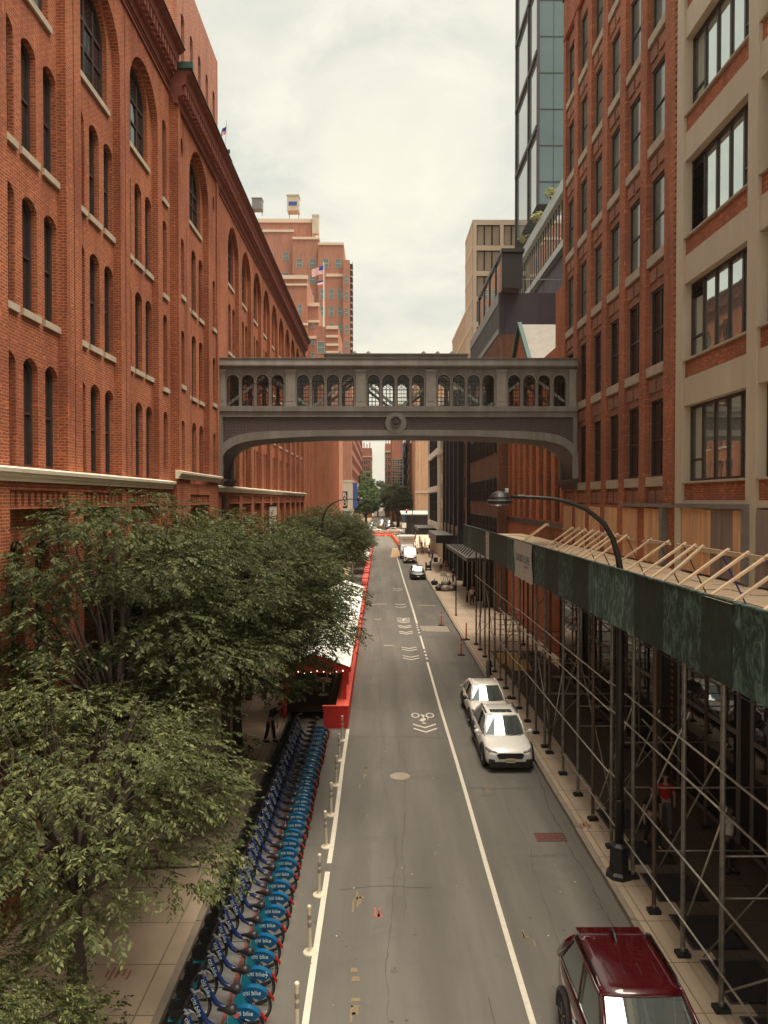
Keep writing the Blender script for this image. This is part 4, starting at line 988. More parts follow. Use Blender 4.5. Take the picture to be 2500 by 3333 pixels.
m = MB(); m.tube((0, 0, 0), (0.1, 0, 2.0), 0.02); m.build('pole', 'white', FP2); usflag(FP2, 0.45, 0.35, 1.5).location = (0.08, 0, 0)

# ---- right side beyond the bridge
LB = bld('low orange brick building with a gable just beyond the bridge', name='gabled_brick_building', loc=(10.9, 0, 0), rz=R(-90))
m = MB(); m.box(-62.8, -41.2, 0.3, 12, 0, 19.2)
lps = []; x = -62.2
while x < -42.5:
    lps.append([(x, 8.4), (x + 1.3, 8.4), (x + 1.3, 17.6), (x, 17.6)]); x += 2.3
m.panel([(-62.8, 0), (-41.2, 0), (-41.2, 19.2), (-62.8, 19.2)], lps, 0)
for l in lps: m.reveal(l, 0, 0.3)
m.add([(-61.8, 0, 19.3), (-52.8, 0, 19.3), (-57.3, 0, 23.2)], [(0, 1, 2)])
m.box(-46, -41.2, -0.0, 12, 19.203, 22.6)
m.build('wall', 'brick_or', LB)
for l in lps:
    for q in (0.32, 0.98):
        for z in (8.5, 12.6): window(LB, l[0][0] + q, z, 0.02, 0.46, 3.1, 0.23, 'sash', 0.25, sill=False)
m = MB(); m.add([(-61.8, 0.02, 19.3), (-57.3, 0.02, 23.3), (-52.8, 0.02, 19.3), (-61.8, 9, 19.3), (-57.3, 3.5, 23.3), (-52.8, 9, 19.3)], [(0, 1, 4, 3), (1, 2, 5, 4)]); m.build('roof', 'roofgrey', LB)
m = MB(); m.beam((-61.9, -0.12, 19.2), (-57.3, -0.12, 23.35), 0.30, 0.30); m.beam((-57.3, -0.12, 23.35), (-52.7, -0.12, 19.2), 0.30, 0.30); m.build('gable_trim', 'copper', LB)
MB().box(-62.8, -41.2, -0.12, 0.25, 8.0, 8.35).build('ledge', 'black', LB)
BB = bld('brown brick building with small paired windows and a dark rooftop addition', name='brown_brick_building', loc=(10.1, 0, 0), rz=R(-90))
m = MB(); m.box(-82.5, -63, 0.25, 16, 0, 23.8); m.panel([(-82.5, 0), (-63, 0), (-63, 23.8), (-82.5, 23.8)], [], 0.0); m.quad((-63, 0, 0), (-63, 0.25, 0), (-63, 0.25, 23.8), (-63, 0, 23.8)); m.build('wall', 'brick_dark', BB)
key = None
for i in range(8):
    for dx in (-0.45, 0.45):
        for z in (6.2, 9.6, 13.8, 18.0):
            c = -64.6 - i * 2.35 + dx
            grid_windows(BB, c - 0.1, c + 0.1, z, z + 1, 1, 1, 0.62, 2.2, 0.02, 'sash', 'black', 'glass', rise=0.3)
m = MB(); m.box(-82.5, -63, 0.04, 16, 23.803, 27.3); m.build('dark_upper_storey', 'purple', BB)
m = MB(); y = -82.5
while y < -63.1: m.box(y, y + 0.12, -0.02, 0.037, 24.3, 26.4); y += 0.75
m.box(-82.5, -63, -0.06, 0.036, 23.8, 24.3); m.box(-82.5, -63, -0.06, 0.036, 26.4, 27.35); m.build('steel_grid', 'steel', BB)
for k in range(5): MB().box(-63 + 0.003, -63 + 0.02, 3.0 * k + 0.5, 3.0 * k + 0.53, 23.9, 27.2).build('cladding_seam', 'black', BB)
m = MB(); m.box(-76, -61.5, 0.1, 1.7, 27.31, 30.2); m.build('glass_pavilion', 'glass_sky', BB)
m = MB(); m.box(-76.2, -61.3, -0.05, 1.85, 30.2, 30.5)
for y in (-76, -72.4, -68.8, -65.2, -61.6): m.box(y - 0.12, y + 0.12, 0.02, 0.097, 27.31, 30.2)
m.box(-61.5, -61.45, 0.1, 1.72, 27.3, 30.2); m.build('pavilion_frame', 'black', BB)
m = MB()
for k in range(9): m.tube((-62.9, 0.5 + k * 1.1, 27.3), (-62.9, 0.5 + k * 1.1, 28.4), 0.02, n=5)
m.tube((-62.9, 0.2, 28.4), (-62.9, 9.5, 28.4), 0.025, n=5); m.build('terrace_rail', 'black', BB)
# glass podium and tower
GP = bld('glass-fronted podium with a pale sloping roof edge behind the brick building', name='glass_podium', loc=(18.0, 0, 0), rz=R(-90))
m = MB(); m.box(-98, -58, 0.3, 20, 22, 40.3); m.build('core', 'purple', GP)
m = MB(); m.box(-97.8, -58, 0.02, 0.28, 35.0, 39.3); m.build('glass_wall', 'glass_sky', GP)
m = MB(); m.box(-98.2, -58, -0.5, 0.6, 39.3, 40.5); m.box(-98.2, -58, -0.3, 0.29, 34.3, 34.99); m.build('fascia', 'cyan', GP)
m = MB(); y = -97.5
while y < -58: m.box(y, y + 0.06, -0.05, 0.018, 35, 39.3); y += 1.2
m.build('mullions', 'black', GP)
GT = bld('tall teal glass tower rising behind the brick building on the right', name='glass_tower', loc=(18.2, 85, 0))
m = MB(); m.box(0, 30, 0, 13.2, 43.5, 95); m.build('glass_shell', 'glass_teal', GT)
m = MB()
for k in range(13):
    z = 46 + k * 4.1; m.box(0.003, 30, -0.04, -0.003, z, z + 0.12)
for x in (1.6, 2.9, 4.4): m.box(x, x + 0.05, -0.035, -0.004, 43.5, 95)
m.build('panel_joints', 'dsteel', GT)
m = MB(); m.box(-0.12, -0.003, 0.4, 4.8, 43.6, 94.8); m.box(-0.12, -0.003, 5.2, 12.8, 43.6, 94.8); m.build('street_glazing', 'glass_lt', GT)
m = MB(); m.box(-0.35, 0.1, 4.82, 5.18, 43.5, 95); m.box(-0.35, 0.1, 12.82, 13.3, 43.5, 95); m.box(-0.25, 0.02, -0.1, 0.39, 43.5, 95)
for k in range(5): m.box(-0.4, -0.125, 0, 13.2, 52 + k * 8.5, 52.5 + k * 8.5)
m.build('edge_fins', 'purple', GT)
m = MB(); m.box(-0.2, 30, -0.2, 13.6, 40.52, 43.49); m.build('louvre_level', 'louvre', GT)
m = MB()
for k in range(18): m.box(-0.3, 30, -0.3, 13.7, 40.6 + k * 0.16, 40.65 + k * 0.16)
m.build('louvre_blades', 'black', GT)
# beige gridded tower
GG = bld('beige gridded stone tower with blinds in its deep square windows', name='beige_tower', loc=(13.8, 110, 0))
m = MB(); zt = 51.15; X0 = 0.0
m.box(0.4, 18, 0.4, 9.4, 0, zt - 0.01)
m.box(0, 0.396, 0, 9.5, 0, zt)
for k in range(9):
    z = zt - 3.75 * k; m.box(0, 18, 0, 0.398, z - 0.75, z)
for x in (0, 4.0, 8.0): m.box(x, x + 0.55, -0.003, 0.397, 10, zt - 0.003)
m.build('stone_frame', 'pinkstone', GG)
for k in range(5):
    for j in range(2):
        f = MB(); w, h = 3.42, 2.98; f.ring(arch(w, h, 0), arch(w - 0.16, h - 0.16, 0, z=0.08), 0.12, 0.3)
        for q in (1, 2): f.box(-w / 2 + w * q / 3 - 0.09, -w / 2 + w * q / 3 + 0.09, 0.2, 0.3, 0.08, h - 0.08)
        o = f.build('window', 'black' if k < 5 else 'pinkstone', GG, loc=(0.55 + 1.72 + 4.0 * j, 0, zt - 3.75 * (k + 1) + 0.01))
        MB().box(-w / 2 + 0.08, w / 2 - 0.08, 0.30, 0.33, 0.08, h - 0.08).build('blind', 'pinkblind' if k < 3 else 'glass_teal', o)
m = MB()
for k in range(9):
    z = zt - 3.75 * k; m.box(-0.08, -0.003, 0, 9.5, z - 0.5, z)
for y in range(0, 10, 1): m.box(-0.05, -0.004, y + 0.2, y + 0.35, 10, zt - 0.6)
m.build('side_ribs', 'pinkstone', GG)
GL = bld('lower beige ribbed wing behind the gridded tower, stepping down toward the avenue', name='beige_wing', loc=(13.8, 119.6, 0), rz=0)
m = MB(); m.box(0, 14, 0, 21, 0, 40); 
for y in range(0, 21): m.box(-0.08, -0.003, y + 0.1, y + 0.3, 10, 39.8)
for k in range(7): m.box(-0.12, -0.004, 0, 21, 39.4 - 3.75 * k, 39.9 - 3.75 * k)
m.build('wall', 'pinkstone', GL)
# dark glass, stone and white-gridded fronts seen under the bridge
def rb(label, y0, y1, zt, mat, name, x=10.1, parts=(), depth=14):
    t = bld(label, name=name, loc=(x, 0, 0), rz=R(-90)); MB().box(-y1, -y0, 0.1, depth, 0, zt).build('wall', mat, t); return t
t = rb('narrow brown brick building with slim arched windows between brown and dark glass fronts', 82.7, 90, 22, 'brick_dark', 'narrow_brick_building')
grid_windows(t, -89, -84, 6, 22, 2, 4, 0.8, 2.6, 0.08, 'sash', 'black', 'glass', rise=0.4)
MB().box(-84.2, -82.75, -0.35, 0.098, 0, 22).build('dark_pier', 'black', t)
t = rb('black steel and glass building with full-height vertical fins', 90.1, 112, 24, 'glass_sky', 'black_glass_building')
m = MB()
for y in (-90.4, -96, -101.5, -107, -111.9): m.box(y - 0.35, y + 0.35, -0.55, 0.098, 0, 24)
m.box(-112, -90.1, -0.4, 0.097, 5.2, 6.4); m.build('fins', 'black', t)
t = rb('pale stone building with paired small windows beside the black glass front', 112.1, 124.6, 26, 'conc', 'pale_stone_building')
grid_windows(t, -124, -112.6, 6, 26, 2, 5, 1.2, 2.4, 0.08, 'sash', 'sill', 'glass')
MB().box(-124.6, -112.1, -0.3, 0.098, 17.2, 17.7).build('cornice', 'conc', t)
t = rb('building with white metal framed window grids near the avenue', 124.8, 150, 27, 'conc', 'white_gridded_building')
m = MB()
for z in (4.8, 11.2, 17.6, 24): m.box(-150, -124.8, -0.35, 0.098, z, z + 1.0)
for y in (-150, -125.2): m.box(y, y + 0.5, -0.34, 0.097, 4.8, 27)
m.build('white_frame', 'white', t)
for i in range(12):
    for z in (5.85, 12.25, 18.65):
        s = -149 + i * 2.05; f = MB(); f.ring(arch(1.9, 5.25, 0), arch(1.74, 5.1, 0, z=0.07), -0.1, 0.05)
        for q in range(1, 3): f.box(-0.95, 0.95, -0.08, 0.02, 5.25 * q / 3 - 0.03, 5.25 * q / 3 + 0.03)
        f.box(-0.03, 0.03, -0.08, 0.021, 0.07, 5.1)
        o = f.build('window', 'black', t, loc=(s + 0.5, 0.08, z)); MB().box(-0.87, 0.87, 0.0, 0.015, 0.07, 5.18).build('pane', 'glass', o)
t = bld('tan brick corner building across the avenue on the right', name='tan_corner_building', loc=(11.4, 236, 0))
m = MB(); m.box(0, 22, 0, 26, 0, 48); m.build('wall', 'brick_tan', t)
m = MB(); m.box(1.1, 1.5, -0.08, -0.003, 0, 47); m.box(-0.1, 22, -0.2, 0.0, 12, 12.5); m.build('quoins', 'conc', t)
# row of dark tenements with fire escapes, blue netting
for k, (y0, y1, zt, mat) in enumerate(((264, 276, 30, 'brick_dark'), (276.2, 288, 28, 'black_matt'), (288.2, 302, 31, 'brick_dark'))):
    t = bld(['dark tenement with a heavy cornice next to the tan corner building', 'blackened tenement in the middle of the dark row, beside the blue netting', 'brown tenement at the far end of the dark row'][k], name='tenement', loc=(10.6, 0, 0), rz=R(-90), group='tenements beyond the avenue on the right')
    MB().box(-y1, -y0, 0, 14, 0, zt).build('wall', mat, t)
    MB().box(-y1, -y0, -1.1, 0.2, zt, zt + 1.2).build('cornice', 'black', t)
    grid_windows(t, -y1 + .5, -y0 - .5, 5, zt - 1, 3, 6, 1.1, 2.0, 0, 'sash', 'sill', 'glass')
    m = MB()
    for z in range(6, int(zt) - 2, 4): m.box(-y1 + 3, -y0 - 3, -1.4, -0.003, z, z + 0.12); m.box(-y1 + 3, -y0 - 3, -1.4, -1.35, z, z + 1.0); m.beam((-y1 + 3.5, -0.8, z), (-y0 - 3.5, -0.8, z + 4), 0.5, 0.08)
    m.build('fire_escape', 'black', t)
t = thing('scaffold_netting', 'bright blue scaffold netting wrapped round a narrow building front on the right', 'scaffolding', (9.6, 308, 0))
m = MB()
for k in range(8): m.box(0, 2.6 + 0.2 * (k % 2), 0, 8, k * 4.2, k * 4.2 + 4.0)
m.build('netting', 'bluenet', t)
m = MB()
for x in (-0.1, 2.9): m.tube((x, -0.1, 0), (x, -0.1, 34.5), 0.12, n=6)
m.build('scaffold_tubes', 'steel', t)
far = [
 ('tall brown apartment block with a white roof sign at the street end', 846, 902, 905, 330, 'brick_far', (848, 868, 990, 1080)),
 ('orange-tinted tall building rising behind the brown apartment block', 858, 925, 880, 380, 'brick_tan', None),
 ('slim pink brick tower with a domed top far down the street', 832, 853, 958, 420, 'brick_far', (833, 851, 968, 1070)),
 ('brown brick tower with battlements and a roof garden on the far left', 778, 803, 968, 400, 'brick_far', (781, 799, 990, 1080))]
for lab, ua, ub, vt, Y, mat, wr in far:
    x0 = PX(ua, Y); t = bld(lab, name='distant_tower', loc=(x0, Y, 0)); w = (ub - ua) * Y / F; zt = PZ(vt, Y)
    m = MB(); m.box(0, w, 0, 30, 0, zt); 
    for k in range(4): m.box(w * k / 4 + 0.3, w * k / 4 + w / 8, 0.2, 2, zt + 0.003, zt + 2.0 + (k % 2))
    m.build('wall', mat, t)
    if wr: grid_windows(t, PX(wr[0], Y) - x0, PX(wr[1], Y) - x0, PZ(wr[3], Y), PZ(wr[2], Y), 4, 7, 1.5, 2.3, 0, 'sash', 'sill', 'glass')
    MB().box(-0.2, w + 0.2, -0.3, 30, zt - 5, zt - 4.4).build('stone_band', 'pinkstone', t)
    if 'white roof sign' in lab: MB().box(w * .42, w * .72, -0.4, -0.05, zt - 12, zt - 7).build('white_sign', 'white', t)
# rows of far street walls on both sides
specs = [(-10.2, 388, 430, 22, 'brick_dark'), (-9.8, 431, 480, 30, 'brick_far'), (-10.4, 481, 560, 26, 'brick_tan'), (-10, 561, 660, 34, 'brick_far'), (10.6, 318, 360, 24, 'brick_far'), (10.4, 361, 420, 34, 'conc'), (10.8, 421, 500, 28, 'brick_far'), (10.5, 501, 640, 40, 'brick_tan')]
nm = ['dark brick row house', 'faded brick apartment house', 'tan brick block', 'pinkish brick block']
for k, (x, y0, y1, zt, mat) in enumerate(specs):
    sd = 'left' if x < 0 else 'right'; pos = ['nearest', 'second', 'third', 'farthest'][k % 4]
    t = bld('%s of the hazy blocks at the street end on the %s' % (pos, sd), name='far_block', loc=(x, y0, 0), group='hazy blocks at the far end of the street')
    w = -14 if x < 0 else 14
    MB().box(min(0, w), max(0, w), 0, y1 - y0, 0, zt).build('wall', mat, t)
    m = MB(); a, b_ = (-0.15, 0.4) if x > 0 else (-0.4, 0.15); m.box(a, b_, 0, y1 - y0, zt - 1, zt + 0.5); m.build('cornice', 'sill', t)
    m = MB()
    for z in range(5, int(zt) - 3, 4):
        yy = 2
        while yy < y1 - y0 - 3:
            m.box(-0.05 if x > 0 else 0.002, -0.002 if x > 0 else 0.05, yy, yy + 1.4, z, z + 2); yy += 3
    o = m.build('windows', 'glass', t); o['kind'] = 'stuff'
# canopies over the right-hand pavement
def canopy(label, y0, y1, z, th, rods, x=7.6, mat='dsteel'):
    t = thing('canopy', label, 'canopy', (10.1, y0, z)); dx = x - 10.1
    m = MB(); m.box(dx, -0.003, 0, y1 - y0, 0, th); m.build('slab', mat, t)
    m = MB(); m.box(dx - 0.05, -0.004, -0.05, y1 - y0 + .05, th + 0.003, th + 0.06); m.build('edge_trim', 'steel', t)
    if rods:
        n = 12
        for k in range(n):
            y = 0.5 + (y1 - y0 - 1) * k / (n - 1); MB().tube((dx + 0.15, y, th + 0.05), (-0.02, y, th + 2.4), 0.05, n=6).build('tie_rod', 'black', t)
        m = MB()
        for k in range(6): m.box(dx + 0.1, -0.1, 0.4 + k * (y1 - y0) / 6, 0.5 + k * (y1 - y0) / 6, th + 0.062, th + 0.12)
        m.build('ribs', 'sill', t)
    return t
canopy('dark metal canopy hung on a row of slanting rods over the right-hand pavement', 64.5, 84, 4.35, 0.32, True)
canopy('flat black slab canopy beyond the rod-hung canopy', 97, 112, 4.1, 1.0, False, 7.4, 'black')
canopy('flat canopy with a pale top edge, the farther of the thin canopies', 132, 148, 4.2, 0.5, False, 6.9)
t = thing('awning', 'pale grey sloping awning over the corner restaurant across the avenue', 'awning', (7.0, 205, 3.6))
m = MB(); m.profile([(0, 2.0), (0, 2.3), (14, 3.0), (14, 2.6)], -1.0, 12); m.build('awning_cloth', 'cyan', t)
m = MB(); 
for x in (-0.8, 5, 11.5): m.tube((x, 0.2, -3.5), (x, 0.2, 2.0), 0.06, n=6)
m.build('posts', 'black', t)
MB().box(0.5, 12, 1.0, 14, -3.5, 1.98).build('dark_front', 'black_matt', t)
# ground-floor shops on the right: piers under the canopies
for k, y in enumerate((66, 70, 74, 78, 82, 88, 93)):
    t = thing('shop_pier', 'dark steel shopfront pier under the canopies, %s from the shed end' % ordw(k), 'pier', (9.6, y, 0.15), 0, 'dark piers under the canopies')
    m = MB(); m.box(-0.3, 0.46, 0, 0.8, 0, 4.1); m.box(-0.36, 0.46, -0.05, 0.85, 0, 0.25); m.build('pier_body', 'black', t)
# ------------------------------------------------------------------ ground, road, pavements, sky
KL, KR = -4.05, 5.75
g = MB(); g.box(-700, 700, -60, 1500, -0.6, -0.02); struct(g.build('ground', 'asphalt'))
g = MB(); nx, ny = 2, 60
g.box(KL - 0.02, KR + 0.02, -12, 900, -0.015, 0.0); struct(g.build('road', 'asphalt'))
g = MB(); g.box(-200, 200, 206, 234, -0.012, 0.004); struct(g.build('avenue', 'asphalt'))
def walk(n, x0, x1, y0, y1, left):
    m = MB(); m.box(x0, x1, y0, y1, -0.1, 0.15); struct(m.build(n, 'walk'))
walk('left_pavement', -24, KL - 0.16, -12, 205, True); walk('right_pavement', KR + 0.16, 26, -12, 205, False)
m = MB(); m.box(7.05, 10.2, -5, 47, 0.10, 0.154); struct(m.build('shaded_inner_pavement', 'walk_shade'))  # thin dark sheet standing in for the shade beneath the deck
walk('far_left_pavement', -24, KL - 0.16, 235, 900, True); walk('far_right_pavement', KR + 0.16, 26, 235, 900, False)
def kerb(n, x0, x1, y0, y1):
    m = MB(); y = y0; rr = random.Random(int(y0 + x0 * 10))
    while y < y1:
        l = 2.4 if y < 120 else 20; j = rr.uniform(-0.012, 0.012)
        m.box(x0 + j, x1 + j * .3, y + 0.006, min(y + l, y1) - 0.006, -0.1, 0.153 + rr.uniform(-0.004, 0.004)); y += l
    struct(m.build(n, 'kerb', bevel=0.012))
kerb('left_kerb', KL - 0.157, KL, -12, 205); kerb('right_kerb', KR, KR + 0.157, -12, 205)
kerb('far_left_kerb', KL - 0.157, KL, 235, 700); kerb('far_right_kerb', KR, KR + 0.157, 235, 700)
def flat(name, polys, mat, z=0.004, label=None, cat=None, loc=None, group=None):
    m = MB()
    ox, oy = loc if loc else (0, 0)
    for p in polys: m.add([(x - ox, y - oy, z) for x, y in p], [tuple(range(len(p)))])
    o = m.build(name, mat, recalc=False)
    if loc: o.location = (ox, oy, 0)
    struct(o); return o
def strip(x0, x1, y0, y1, n=1, wob=0.0):
    out = []
    for i in range(n):
        a = y0 + (y1 - y0) * i / n; b = y0 + (y1 - y0) * (i + 1) / n
        wa = wob * math.sin(i * 0.9); wb = wob * math.sin((i + 1) * 0.9)
        out.append([(x0 + wa, a), (x1 + wa, a), (x1 + wb, b), (x0 + wb, b)])
    return out
flat('lane_line', strip(2.80, 2.92, 5, 44.4, 16, 0.012) + strip(2.86, 2.98, 48.4, 53.1) + strip(2.87, 3.02, 58.3, 126, 10, 0.02) + [q for y in (45.2, 46.2, 47.3, 54.1, 55.2, 56.3, 57.3) for q in strip(2.85, 2.97, y, y + 0.45)], 'line')
flat('buffer_line', strip(-1.44, -1.31, 5, 19.3, 8, 0.012) + strip(-1.42, -1.29, 19.75, 31.4, 8, 0.012), 'line')
def chev(x, y, w=0.5, dy=0.48, t=0.17):
    return [[(x - w, y + dy), (x, y), (x, y + t), (x - w, y + dy + t)], [(x, y), (x + w, y + dy), (x + w, y + dy + t), (x, y + t)]]
def ringp(x, y, r, t, ry=1.0, n=16):
    out = []
    for i in range(n):
        a, b = 2 * math.pi * i / n, 2 * math.pi * (i + 1) / n
        out.append([(x + r * math.cos(a), y + r * ry * math.sin(a)), (x + r * math.cos(b), y + r * ry * math.sin(b)), (x + (r - t) * math.cos(b), y + (r - t) * ry * math.sin(b)), (x + (r - t) * math.cos(a), y + (r - t) * ry * math.sin(a))])
    return out
P = []
for y in (30.9, 31.5, 45.0, 45.7, 47.7, 48.4, 53.6, 54.3, 56.2, 56.9, 58.6, 59.3, 66.8, 68.6, 79.4, 81.0): P += chev(1.95, y, 0.5, 0.5 if y < 60 else 0.7, 0.17 if y < 50 else 0.22)
for y in (33.4, 60.8):
    P += ringp(1.62, y, 0.19, 0.06, 2.0) + ringp(2.28, y, 0.19, 0.06, 2.0)
    P += [[(1.75, y - 0.75), (1.9, y - 1.0), (2.15, y - 0.45), (1.98, y + 0.1), (1.85, y + 0.15), (1.95, y - 0.35)], [(2.1, y - 0.7), (2.2, y - 0.4), (2.05, y + 0.0), (2.0, y - 0.3)], [(1.85, y - 1.25), (2.05, y - 1.25), (2.0, y - 1.1), (1.88, y - 1.1)]]
flat('bike_markings', P, 'line')
flat('road_repairs', [[(-0.9, 69), (0.7, 69), (0.7, 69.5), (-0.9, 69.5)], [(-0.4, 60.2), (0.1, 60.2), (0.1, 60.7), (-0.4, 60.7)], [(0.3, 49.3), (1.0, 49.4), (1.0, 49.7), (0.3, 49.7)], [(3.6, 68), (5.2, 68), (5.2, 68.6), (3.6, 68.6)], [(3.2, 55), (5.2, 54.6), (5.2, 57.2), (3.1, 57.2)]], 'kerb')
def stain(x, y, w, l, seed, n=18):
    r = random.Random(seed); return [(x + w * math.cos(2 * math.pi * k / n) * r.uniform(.55, 1.1), y + l * math.sin(2 * math.pi * k / n) * r.uniform(.55, 1.1)) for k in range(n)]
flat('asphalt_stains', [stain(4.7, 20.15, .75, .14, 1), stain(4.9, 15.6, .7, .10, 2), stain(4.0, 52.5, .9, .5, 3), stain(4.3, 60, 1.0, .5, 4), stain(-1.4, 19.5, .45, .07, 5), stain(3.6, 24.3, .3, .12, 6), stain(4.9, 26.0, .8, .5, 7), stain(5.3, 17.8, .25, .3, 8), stain(0.3, 15.2, .10, .12, 9), stain(4.5, 44, .6, .5, 10), stain(4.4, 13.2, .3, .15, 11)], 'patch')
def crack(x, y0, y1, seed, wd=.012, drift=.0):
    r = random.Random(seed); out = []; y = y0; a = x
    while y < y1:
        s = r.uniform(.12, .45); b = a + r.uniform(-.05, .05) + drift * s; w_ = wd * r.uniform(.4, 1.5)
        out.append([(a - w_, y), (a + w_, y), (b + w_, y + s), (b - w_, y + s)]); a = b; y += s
    return out
CR = crack(.15, 12, 21, 1, .008, .006) + crack(.28, 23.5, 40, 21, .007, -.008) + crack(.55, 17, 31, 2, .008) + crack(1.9, 6, 14, 3, .007) + crack(4.0, 12, 24, 4, .007, .02) + crack(-.5, 40, 62, 5, .014) + crack(3.6, 33, 60, 6, .010) + crack(.2, 44, 100, 7, .02) + crack(5.66, 8, 60, 8, .02, .0003)
for yy, xa, xb, sd in ((30.4, -1.2, 2.7, 1), (41.2, -1.2, 2.8, 2), (24.9, 3.0, 5.6, 3), (36.6, 3.1, 5.6, 4), (18.4, -1.0, 1.2, 5), (55.5, -1.2, 2.8, 6), (13.1, .8, 2.7, 7)):
    r = random.Random(sd); x = xa; y = yy
    while x < xb:
        s = r.uniform(.1, .35); y2 = y + r.uniform(-.07, .07); CR.append([(x, y - .008), (x + s, y2 - .01), (x + s, y2 + .012), (x, y + .01)]); x += s; y = y2
flat('asphalt_cracks', CR, 'tarline', 0.0055)
r = random.Random(99)
flat('gum_and_specks', [stain(r.uniform(-3.9, 5.6), 6 + 60 * r.random() ** 1.6, r.uniform(.015, .05), r.uniform(.015, .05), k, 6) for k in range(260)], 'tarline', 0.006)
flat('pale_specks', [stain(r.uniform(-3.9, 5.6), 6 + 40 * r.random() ** 1.4, r.uniform(.01, .03), r.uniform(.01, .03), k + 500, 5) for k in range(70)], 'line', 0.0063)
def splat(seed, x, y, w, l, n):
    r = random.Random(seed); out = []
    for i in range(n):
        a, b = x + r.uniform(-w, w), y + r.uniform(-l, l); c, d = r.uniform(.02, .10), r.uniform(.02, .08)
        if r.random() < .5: d = r.uniform(.1, .25); c = .025
        out.append([(a - c, b - d), (a + c, b - d * .8), (a + c * .8, b + d), (a - c * .9, b + d)])
    return out
flat('orange_utility_marks', splat(1, 3.3, 16.2, .12, .3, 5) + splat(2, 3.6, 24.8, .25, .3, 7) + splat(3, -0.55, 17.9, .1, .3, 6) + splat(4, -0.6, 26, .15, 1.2, 8) + splat(5, -0.5, 14.6, .05, .7, 8), 'mark_or', 0.005)
flat('red_utility_marks', splat(6, -0.1, 17.3, .16, .15, 4), 'mark_red', 0.005)
flat('red_pavement_marks', [[(x, y) for x, y in q] for q in splat(7, 6.15, 19.1, .15, .2, 6) + splat(8, 6.2, 21.6, .3, .12, 6) + splat(9, -5.3, 14.95, .28, .12, 6)], 'mark_red', 0.156)
flat('yellow_crossing_pad', [[(1.8, 126), (4.2, 126), (4.3, 150), (2.6, 150)]], 'tanpad', 0.005)
flat('far_crossing_bars', [[(-3.6 + i * 1.2, 200), (-3.0 + i * 1.2, 200), (-3.0 + i * 1.2, 204), (-3.6 + i * 1.2, 204)] for i in range(8)] + [[(-3.6 + i * 1.2, 236), (-3.0 + i * 1.2, 236), (-3.0 + i * 1.2, 240), (-3.6 + i * 1.2, 240)] for i in range(8)], 'line', 0.008)
# manholes and drain
t = thing('manhole_cover', 'round iron manhole cover in the middle of the traffic lane', 'manhole', (0.72, 26, 0.001))
m = MB(); m.lathe((0, 0, 0), [(0.36, 0), (0.36, 0.010), (0.33, 0.011), (0.325, 0.006), (0.30, 0.006), (0.295, 0.012), (0.1, 0.012), (0.09, 0.007), (0.02, 0.007)], 28); m.build('cover', 'kerb', t)
t = thing('manhole_cover', 'faint round manhole outline beside the white sedan', 'manhole', (4.6, 38.8, 0.001))
m = MB(); m.lathe((0, 0, 0), [(0.38, 0), (0.38, 0.010), (0.34, 0.010), (0.33, 0.005), (0.02, 0.005)], 24); m.build('cover', 'kerb', t)
t = thing('drain_grate', 'rusty rectangular drain grate in the asphalt near the right kerb', 'drain', (4.95, 21.25, 0.001))
m = MB(); m.box(-0.42, 0.42, -0.25, 0.25, 0, 0.004)
for k in range(6): x = -0.42 + k * 0.84 / 5; m.box(x - 0.02, x + 0.02, -0.25, 0.25, 0.0043, 0.012)
for k in range(4): y = -0.25 + k * 0.5 / 3; m.box(-0.42, 0.42, y - 0.018, y + 0.018, 0.0046, 0.0125)
m.build('grate', 'rust_iron', t)

# world
w = bpy.data.worlds.new('World'); scene.world = w; w.use_nodes = True
nt = NT(w); bg = nt.n['Background']
SUN_EL, SUN_AZ = 74.0, 104.0         # azimuth measured clockwise from +Y
sky = nt.new('ShaderNodeTexSky', sky_type='NISHITA'); sky.sun_disc = False
sky.sun_elevation = R(SUN_EL); sky.sun_rotation = R(SUN_AZ); sky.air_density = 1.6; sky.dust_density = 4.0
tc = nt.new('ShaderNodeTexCoord'); gen = tc.outputs['Generated']
sp = nt.new('ShaderNodeSeparateXYZ'); nt.link(gen, sp.inputs[0])
den = nt.new('ShaderNodeMath', operation='ADD'); den.inputs[1].default_value = 0.35; nt.link(sp.outputs[2], den.inputs[0])
dv = nt.new('ShaderNodeVectorMath', operation='DIVIDE'); nt.link(gen, dv.inputs[0])
cb = nt.new('ShaderNodeCombineXYZ')
for i in range(3): nt.link(den.outputs[0], cb.inputs[i])
nt.link(cb.outputs[0], dv.inputs[1])
n1 = noise(nt, scalev(nt, dv.outputs[0], (1.3, 1.3, 1.3)), 2.1, 9, 0.60, 0.4)
f = mapr(nt, n1, 0.42, 0.66, 0, 1)
cl = mixc(nt, f, (5.95, 6.1, 5.35), (7.9, 7.55, 6.25))
n2 = noise(nt, scalev(nt, dv.outputs[0], (1.0, 1.0, 1.0)), 5.0, 8, 0.65, 0.3)
cl = mixc(nt, mapr(nt, n2, 0.52, 0.72, 0, 0.6), cl, (9.0, 8.5, 7.0))
fz = mapr(nt, sp.outputs[2], 0.0, 0.26, 0.75, 0.0)
cl = mixc(nt, fz, cl, (7.6, 6.8, 5.4))
out = mixc(nt, 0.90, sky.outputs[0], cl)
nt.link(out, bg.inputs['Color']); bg.inputs['Strength'].default_value = 0.076
# sun
sl = bpy.data.lights.new('sun', 'SUN'); sl.energy = 4.6; sl.angle = R(48); sl.color = (1.0, 0.90, 0.76)
so = bpy.data.objects.new('sun', sl); COL.objects.link(so); so.location = (0, -20, 60)
az, el = R(SUN_AZ), R(SUN_EL)
d = Vector((math.sin(az) * math.cos(el), math.cos(az) * math.cos(el), math.sin(el)))
so.rotation_euler = d.to_track_quat('Z', 'Y').to_euler()
